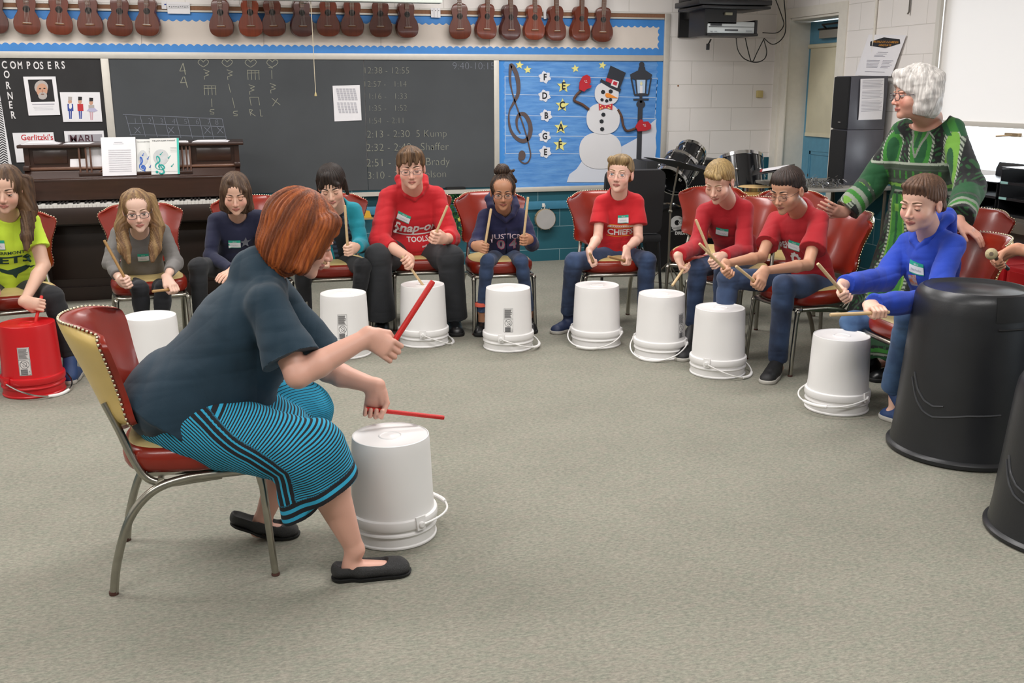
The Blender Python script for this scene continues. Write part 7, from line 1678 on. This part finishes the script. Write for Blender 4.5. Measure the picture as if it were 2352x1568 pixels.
put_print(p9, 'emblem_face', [(.013*math.cos(a), .018*math.sin(a)-.004) for a in [2*math.pi*k/16 for k in range(16)]], [tuple(range(16))], ch+p9['side']*.003+p9['spine']*-.045, MATS['red_tee'], off=.0028, par=pp)
badge(p9, ch+p9['side']*.012+p9['spine']*.032, rot=-12, w=.072)
stick(Q(1672, 624, 4.62), Q(1606, 559, 4.60), 'pale drumstick pointing up left from the far hand of the boy with glasses', back=.02); stick(Q(1741, 652, 4.42), Q(1690, 611, 4.40), 'pale drumstick in the near hand of the boy with glasses', back=.03)
# --- P10 boy in blue
J = dict(head=Q(2116, 468, 3.92), neck=Q(2135, 545, 4.02), sh=(Q(2078, 572, 4.16), Q(2190, 575, 3.86)), pelvis=Q(2165, 745, 4.05),
         arms=[arm(Q(2035, 640, 4.10), Q(1941, 678, 3.84), Q(1879, 606, 3.82), True), arm(Q(2145, 690, 3.72), Q(2017, 718, 3.52), Q(1907, 723, 3.54), False)],
         legs=legs((Q(2120, 742, 4.16), Q(1960, 742, 4.26), Q(1955, 880, 4.36), PZ(1935, 930, 0)), (Q(2150, 745, 3.95), Q(2090, 735, 3.76), Q(2052, 890, 3.92), PZ(2022, 955, 0))))
p10 = person('boy in a royal blue fleece with short brown hair, sitting by the black bins', J, dict(body=-160, face=(-158, 10, 2), s=1.04, g=.98, arm=.95, skin='#e0b4a0', lid=.6, look=.25, brow='#6a4e38', jaw=1.0, fat=1.05, vox=.0034, rosy='#de8c80',
    hair=dict(style='short', c=('#3f2b20', '#6f5240'), th=.002, z0=.012, slope=.66, fz=.018, top=.075, tuft=[((-.03, .066, .092), (.035, .068, .090), .016, .016)], amp=.0018),
    shirt=dict(m=cloth('royal_blue_fleece', '#1a3fae', var=.04), sleeve=1.93, loose=.022, neck='hood', hg=.8, hem=-.02, wr=.006, flare=.02, name='fleece_jacket'), pants=dict(m=jeans_f, g=1.02, cuff=.056), shoe=dict(m=sneak_bl, sm=sole_w, lace=mat('lace_plum', '#5a2a4a', .7))))
ch = p10['chest']; badge(p10, ch+p10['side']*-.02+p10['spine']*.075, w=.082, h=.058, name='Nicholas', nv=nrm(p10['fwd']+np.array([0, -.3, 0])))
put_print(p10, 'shirt_picture', *rect(.05, .06, 4, 4), ch+p10['side']*-.018+p10['spine']*.012, mat('picture_pale', '#8fb0cf', .6, col2='#b9663c', vscale=60), par=p10['shirt'])
put_print(p10, 'orange_tab', *rect(.012, .026, 2, 2), ch+p10['side']*-.070+p10['spine']*.075, mat('orange_tab', '#c95a22', .6), off=.003, par=p10['shirt'])
stick(Q(1941, 678, 3.84), Q(1878, 605, 3.82), 'pale drumstick rising up left from the far hand of the boy in blue', back=.03); stick(Q(2017, 718, 3.52), Q(1906, 723, 3.54), 'tan drumstick held level in the near hand of the boy in blue', back=.05)
# --- P11 standing woman in green robe
J = dict(head=Q(2100, 218, 4.56), neck=Q(2132, 288, 4.64), sh=(Q(2072, 325, 4.74), Q(2186, 322, 4.50)), pelvis=Q(2105, 545, 4.66), base=A3(3.33, 4.64, 0),
         arms=[arm(Q(2000, 425, 4.80), Q(1916, 482, 4.80), Q(1890, 520, 4.85), True, grip=False, dh=(-1, .1, -.15)), arm(Q(2228, 430, 4.30), Q(2232, 530, 4.02), Q(2200, 560, 3.9), False, grip=False, dh=(.25, -.7, -.45))],
         legs=legs((Q(2090, 560, 4.72), Q(2082, 700, 4.70), Q(2060, 815, 4.72), A3(3.20, 4.66, 0)), (Q(2120, 560, 4.60), Q(2112, 700, 4.58), Q(2100, 830, 4.60), A3(3.24, 4.50, 0))))
def dashiki(p, k):
    """printed cloth pattern: x = across the front, z = height above the floor"""
    q = p-k['pel']; x = q@k['side']; z = p[:, 2]; n = len(p); B = np.array(lin('#0d0f10')); c = np.tile(B, (n, 1))
    G1, G2, G3, GW, GR = [np.array(lin(v)) for v in ('#0e4a24', '#2f7426', '#659635', '#959d8e', '#303a30')]
    def put(m_, col): c[m_] = col
    bead = (np.sin(z*310)*np.sin(x*310) > -.1)
    # fine figured ground
    f = np.sin(x*120+2*np.sin(z*60))*np.sin(z*130+2*np.sin(x*70)); put((f > .45) & (z > .15), np.array(lin('#1d4a26')))
    def ring(d, r0, w_, cin, cmid, beadw=.012):
        put(d < r0, cmid); put(d < r0-.022, cin); e = (d > r0) & (d < r0+beadw); c[e] = np.where((np.sin(np.arctan2(z[e], x[e])*0+(x[e]+z[e])*330) > -.2)[:, None], GW, GR)
    for cx, cz, rx, rz in ((.075, 1.22, .052, .075), (-.085, 1.22, .045, .07)):
        d = np.hypot((x-cx)/rx, np.where(z < cz, (z-cz)*.5, (z-cz))/rz)*.06; e = (z > 1.135); dd = np.where(e, d, 9); ring(dd, .06, 0, G1, G2)
    # sleeves: concentric almond shapes
    for ax_, cz in ((.235, 1.12), (-.25, 1.10)):
        d = np.hypot((x-ax_)/.065, (z-cz)/.22)*.06; ring(d, .05, 0, G1, G3)
    # neckline V
    nx = k['neck']@k['side']-k['pel']@k['side']; vv = np.abs(x-nx-.0); vz = 1.335-z
    put((vz > -.05) & (vz < .17) & (vv < .062-.33*vz), GW*.6); put((vz > -.05) & (vz < .155) & (vv < .048-.31*vz), G2); put((vz > -.05) & (vz < .12) & (vv < .012), G1)
    # shoulder greens
    put((z > 1.30) & (np.abs(x-nx) > .13), G2*.8); m_ = (z > 1.28) & (np.abs(x-nx) > .10) & (np.sin(x*90+z*60) > .2); put(m_, G1)
    # belt bands
    w_ = (z > 1.03) & (z < 1.135) & (np.abs(x) < .21); c[w_] = np.array(lin('#2c3a2a')); e = w_ & (np.sin(x*160) > .55) & (np.abs(z-1.075) < .02); put(e, G2)
    for zc, w2, col in ((1.135, .006, GW), (1.105, .004, GR*1.5), (1.04, .006, GR*1.6), (1.02, .009, G3), (1.004, .008, G1), (.99, .005, GW*.8)): put((np.abs(z-zc) < w2) & (np.abs(x) < .23), col)
    # long keyhole motif down the skirt
    cx = -.055; kx = np.abs(x-cx); stem = (z < .97) & (z > .60); wd = .028+.018*np.clip((.97-z)/.37, 0, 1)
    bulb = np.hypot((x-cx)/1.0, (z-.50)/1.35)
    d = np.minimum(np.where(stem, kx-wd, 9), bulb-.085)
    put((d < .030) & (z < .985), GR); e = (d < .026) & (d > .012) & (z < .98); c[e] = np.where((np.sin(z[e]*330) > -.1)[:, None], GW, GR)
    put((d < .011) & (z < .98), G3); put((d < .002) & (z < .975), G2); put(bulb < .055, G1); put((kx < .008) & stem, G1); put((kx < .014) & (np.abs(z-.90) < .02), G3*1.1)
    # hem bands
    for zc, w2, col in ((.30, .012, G1), (.275, .006, GW*.7), (.22, .02, np.array(lin('#23452a'))), (.175, .010, G2), (.155, .006, GW*.8), (.135, .010, G1)): put(np.abs(z-zc) < w2, col)
    # cuffs
    for (E_, W_) in ((J['arms'][0][0], J['arms'][0][1]), (J['arms'][1][0], J['arms'][1][1])):
        dv = nrm(W_-E_); t = (p-E_)@dv; L = np.linalg.norm(W_-E_); r_ = np.linalg.norm(p-E_-np.outer(t, dv), axis=1); near = (r_ < .12)
        for t0, w2, col in ((L-.105, .012, GW*.8), (L-.125, .012, G2), (L-.150, .012, GW*.7), (L-.175, .014, G1), (L-.26, .05, G1), (L-.20, .008, GR*1.4)): put(near & (np.abs(t-t0) < w2), col)
    return c
p11 = person('standing woman with curly white hair and glasses in a long green patterned robe', J, dict(body=-155, face=(-192, 4, 0), s=1.04, g=1.12, lift=.045, arm=1.0, hs=.95, skin='#cf9a86', lid=.35, look=.1, brow='#9a8e84', jaw=1.0, fat=1.06, nk=1.2, vox=.0036, rosy='#c96f60', glass=dict(col='#33242a', r=.0016, h=.0165),
    hair=dict(style='curly', c=('#a7a09c', '#dcd8d3'), th=.020, len=-.062, sf=30, face=((0, .125, -.05), (.085, .085, .105)), tuft=[((-.03, .055, .105), (.04, .06, .10), .03, .03)], cut=((0, 0, -.088), (0, .3, -1))),
    shirt=dict(m=cloth('green_robe_cloth', '#1c5a2c', attr='Col', var=0), col=dashiki, vox=.0040, sleeve=1.90, loose=.034, cuff=.046, neck='wide', hem=.0, flare=.0, g=1.08, wr=.004, name='robe')))
# the long skirt of the robe
DS = Sol((2.85, 4.20, .05), (3.75, 5.10, 1.15), .0046); pc = J['pelvis']; sd = p11['side']
DS.put(cap(pc+A3(0, 0, .10), pc+A3(-.01, 0, -.10), .118, .125, sd, 1.5), .03); bx = A3(3.245, 4.62, .16); DS.put(cap(pc+A3(-.01, 0, -.08), bx, .125, .145, sd, 1.5), .04)
DS.cut(A3(0, 0, .125), A3(0, 0, -1.)); DS.cut(A3(0, 0, 1.08), A3(0, 0, 1.)); p, q = DS.mesh(); n_ = vnormals(p, q); an = np.arctan2(p[:, 1]-bx[1], p[:, 0]-bx[0])
p = p+n_*(.010*np.sin(an*9+p[:, 2]*3)*np.clip((1.0-p[:, 2])/.8, 0, 1))[:, None]
mk('robe_skirt', p, q, MATS['green_robe_cloth'], p11['o'], p11['b'], dashiki(p, dict(side=p11['side'], pel=pc, neck=p11['neck'])))
for T_ in (A3(3.10, 4.66, 0), A3(3.16, 4.50, 0)): shoe(T_+A3(.17, 0, .07), T_, dict(m=boot, sm=sole_b, L=.24), p11['o'], p11['b'], 1)
# --- P12 drummer with mallet, body outside the frame
G = Q(2296, 600, 3.40); E_ = A3(3.22, 3.20, .86); 
J = dict(head=A3(3.55, 3.02, 1.36), neck=A3(3.58, 3.04, 1.20), sh=(A3(3.50, 3.20, 1.14), A3(3.60, 2.84, 1.14)), pelvis=A3(3.66, 3.06, .72),
         arms=[arm(E_, G, Q(2277, 560, 3.35), True, dh=(-.8, .3, -.25)), arm(A3(3.40, 2.72, .92), A3(3.16, 2.80, .90), A3(2.95, 2.85, 1.0), False)],
         legs=legs((A3(3.64, 3.14, .70), A3(3.62, 3.16, .42), A3(3.66, 3.16, .09), A3(3.50, 3.16, 0)), (A3(3.66, 2.96, .70), A3(3.62, 2.94, .42), A3(3.66, 2.94, .09), A3(3.50, 2.94, 0))))
p12 = person('drummer at the right edge of whom only a forearm with a mallet is seen', J, dict(body=180, face=(180, 10, 0), s=1.0, g=.95, arm=1.05, skin='#cf9478', lid=.6, hair=dict(style='short', c=('#3a2a20', '#5a4230')), shirt=dict(m=cloth('grey_tee', '#6a6c70'), sleeve=.55, neck='crew', hem=-.02, name='t_shirt'), pants=dict(m=jeans), shoe=dict(m=sneak, sm=sole_w)))
mt = thing('mallet', 'drum mallet with a round pale felt head held out at the right edge', 'mallet', Q(2277, 583, 3.36)); Lm = np.array(mt.location); ax_ = nrm(Q(2277, 583, 3.36)-G)
MB().ball((0, 0, 0), .0235, 20, 14).build('felt_head', mat('felt', '#b5a684', .95, var=.1, vscale=60, bump=.6), mt)
MB().lathe([(.001, 0), (.008, .0005), (.008, .0035), (.001, .004)], 14, c=nrm(CAM-Lm)*.0215, axis=nrm(CAM-Lm)).build('head_screw', mat('felt_core', '#6a5a4a', .6), mt)
MB().tube([A3(0, 0, 0)-ax_*.015, G-Lm, G-Lm-ax_*.10], [.0085, .0085, .0085], 10).build('handle', mat('mallet_handle', '#2f3530', .5), mt)
# --- red-haired woman in the foreground
SRn, SLf = A3(.055, 3.085, .885), A3(.075, 3.44, .875)
J = dict(head=Q(693, 545, 3.27), neck=A3(.045, 3.27, .955), sh=(SRn, SLf), pelvis=A3(-.215, 3.27, .545),
         arms=[arm(Q(684, 862, 2.98), Q(893, 803, 3.06), Q(995, 645, 3.10), True, dh=(1, .05, .10)), arm(Q(752, 852, 3.50), Q(858, 941, 3.40), Q(1021, 959, 3.36), False, dh=(1, -.1, -.75))],
         legs=legs((A3(-.16, 3.16, .49), Q(722, 1040, 2.98), Q(815, 1262, 2.985), PZ(946, 1312, 0)), (A3(-.16, 3.38, .49), Q(700, 940, 3.46), Q(603, 1195, 3.36), A3(.125, 3.36, 0))), bulge=-.01)
tee = cloth('dark_teal_tee', '#112d3d', var=.04, vscale=12, bscale=420)
pw = person('red-haired woman in a dark teal t-shirt and striped skirt, leaning forward with two red sticks', J, dict(body=0, face=(6, 24, -3), s=1.07, g=1.42, lift=0, arm=1.12, hs=.98, vox=.0030, skin='#d8a592', lid=.6, look=.3, brow='#8a5a3c', jaw=.98, fat=1.08, nk=1.05, rosy='#cc7c6c', lips='#9c5550',
    hair=dict(style='bob', c=('#6b2c12', '#b2602a', '#45200f'), th=.012, len=-.10, vhair=.0026, sf=60, freq=48, amp=.0018, wr=.004, face=((.0, .140, -.055), (.125, .088, .112)), face2=[((0, .09, -.15), (.07, .07, .07))],
      sides=[((.074, .025, .06), (.082, .012, -.070), .034, .028), ((.06, .05, .08), (.076, .045, -.020), .030, .018)], tuft=[((-.04, .058, .082), (.04, .058, .080), .028, .026), ((-.05, .066, .06), (.05, .066, .055), .018, .018)], cut=((0, 0, -.125), (0, .35, -1))),
    shirt=dict(m=tee, sleeve=.78, loose=.034, neck='crew', hem=-.045, flare=.015, g=1.02, sg=1.15, vox=.0034, wr=.0045, name='t_shirt', lumps=[((.30, .06, 0), (.17, .17, .13), .06), ((.62, .09, 0), (.15, .11, .11), .05), ((.05, -.03, 0), (.19, .15, .12), .05), ((-.09, -.055, 0), (.205, .125, .11), .05)])))
print('arm W', pw['arms'][0][1], pw['arms'][1][1])
# striped skirt
def skirt_attr(p, px, pz):
    K = [PY(a_, b_, 2.93)[[0, 2]] for a_, b_ in ((430, 933), (475, 968), (539, 1017), (594, 1041), (645, 1070), (661, 1080), (670, 1104), (674, 1125), (686, 1178), (692, 1205))]
    L = np.array(smooth_path(K, 8)); ds = np.linalg.norm(np.diff(L, axis=0), axis=1); s = np.concatenate([[0], np.cumsum(ds)]); tg = np.gradient(L, axis=0); tg /= np.linalg.norm(tg, axis=1, keepdims=True)
    P2 = np.stack([px, pz], 1); n = len(P2); ph = np.zeros(n); du = np.full(n, .45); st = s[-1]
    th = np.radians(np.interp(s, [0, .06, .24, .33, .42, st], [62, 60, 50, 36, 26, 20])); dr = np.stack([np.cos(th), np.sin(th)], 1)
    for a in range(0, n, 20000):
        q = P2[a:a+20000]; d = q[:, None, :]-L[None]; r = np.hypot(d[..., 0], d[..., 1]); i = r.argmin(1); ii = np.arange(len(q))
        sg = d[ii, i, 0]*tg[i, 1]-d[ii, i, 1]*tg[i, 0]      # > 0: right of the path = below/left of the band edge
        up = sg < 0; cr = d[..., 0]*dr[None, :, 1]-d[..., 1]*dr[None, :, 0]; dt = d[..., 0]*dr[None, :, 0]+d[..., 1]*dr[None, :, 1]
        sc = (cr[:, :-1] > 0) & (cr[:, 1:] <= 0) & (dt[:, :-1] > -.01); k = sc.argmax(1); has = sc.any(1); c0 = cr[ii, k]; c1 = cr[ii, k+1]; f = c0/(c0-c1+1e-9)
        ss = np.where(has, s[k]+f*(s[k+1]-s[k]), s[i]); f0 = np.where(ss < .115, ss/.027, .115/.027+(ss-.115)/.0078)
        dd = r[ii, i]; below = np.where(dd < .056, dd/.0187, 3+(dd-.056)/.0085)
        ph[a:a+20000] = np.where(up, f0, below); du[a:a+20000] = np.where(up, np.where(ss < .115, .62, .46), np.where(dd < .056, .68, .42))
    return ph, du
SKS = Sol((-.55, 2.78, .10), (.50, 3.75, .70), .0034)
(H1, K1, A1, T1), (H2, K2, A2, T2) = J['legs']
SKS.put(ell((-.20, 3.27, .525), (.19, .215, .125)), .03); SKS.put(cap(H1+A3(-.02, 0, 0), K1+A3(0, 0, .0), .120, .098), .04); SKS.put(cap(H2+A3(-.02, 0, 0), K2, .120, .092), .04)
SKS.put(cap(A3(-.05, 3.27, .50), (K1+K2)/2+A3(-.06, .02, .02), .085, .06, [0, 1, 0], 1.9), .05)
dd = nrm(A1-K1+A3(.0, 0, 0)); hm = K1+dd*.125; hn = nrm(dd+A3(.35, 0, -.25)); SKS.put(cap(K1, K1+dd*.22, .096, .105), .03, cuts=[(hm, hn)])
SKS.put(cap(K1+A3(-.03, .10, -.02), K2+A3(-.06, -.05, -.06), .075, .075), .04, cuts=[(K1+A3(0, 0, -.12), A3(0, 0, -1.))])
SKS.put(cap(K1+A3(-.045, 0, -.02), K1+A3(-.055, 0, -.20), .075, .055), .03, cuts=[(hm+A3(0, 0, -.03), hn)])
dd2 = nrm(A2-K2); SKS.put(cap(K2, K2+dd2*.16, .090, .09), .03, cuts=[(K2+dd2*.10, dd2)])
SKS.cut(A3(-.24, 3.27, .66), nrm([-.3, 0, 1]))
p, q = SKS.mesh(); n_ = vnormals(p, q); p = p+n_*(wrinkle(p, .0045, 6)+.004*np.sin(p[:, 0]*46+p[:, 2]*30)*np.exp(-(np.linalg.norm(p-K1, axis=1)/.16)**2))[:, None]
ph, du = skirt_attr(p, p[:, 0], p[:, 2])
hemd = (p-hm)@hn
def stripe_mat():
    m = bpy.data.materials.new('striped_skirt_cloth'); m.use_nodes = True; t = NT(m); b = t.n['Principled BSDF']; b.inputs['Roughness'].default_value = .85
    a = t.new('ShaderNodeAttribute', attribute_name='phase'); d = t.new('ShaderNodeAttribute', attribute_name='duty'); fr = t.new('ShaderNodeMath', operation='FRACT'); t.link(a, 'Fac', fr, 0)
    lt = t.new('ShaderNodeMath', operation='LESS_THAN'); t.link(fr, 0, lt, 0); t.link(d, 'Fac', lt, 1)
    mx = t.new('ShaderNodeMix', data_type='RGBA'); t.link(lt, 0, mx, 0); mx.inputs[6].default_value = (*lin('#2b9ec4'), 1); mx.inputs[7].default_value = (*lin('#15151c'), 1); t.link(mx, 2, b, 'Base Color'); return m
far_ = p[:, 1] > 3.27+.10*np.clip((p[:, 0]+.1)*3, 0, 1); ph = np.where(far_, p[:, 2]/.007, ph); du = np.where(far_, .22, du)
hb = (hemd > -.040) & ~far_; ph = np.where(hb, (hemd+.040)/.026, ph); du = np.where(hb, .55, du)
mk('striped_skirt', p, q, stripe_mat(), pw['o'], pw['b'], attrs=dict(phase=ph, duty=du))
flat_m = mat('sparkly_black_flat', '#121113', .45, bump=.8, bscale=700, spec=.8)
shoe(A1, T1, dict(m=flat_m, sm=sole_b, flat=True, L=.262, st=.010), pw['o'], pw['b'], 1)
shoe(A2, T2, dict(m=flat_m, sm=sole_b, flat=True, L=.240, st=.010, heel=.07), pw['o'], pw['b'], 1)
stick(Q(893, 803, 3.06), Q(995, 645, 3.10), 'bright red drumstick slanting up from the near hand of the red-haired woman', red_st, .0092, .03); stick(Q(858, 941, 3.40), Q(1021, 959, 3.36), 'bright red drumstick held level over the foreground bucket', red_st, .0080, .03)
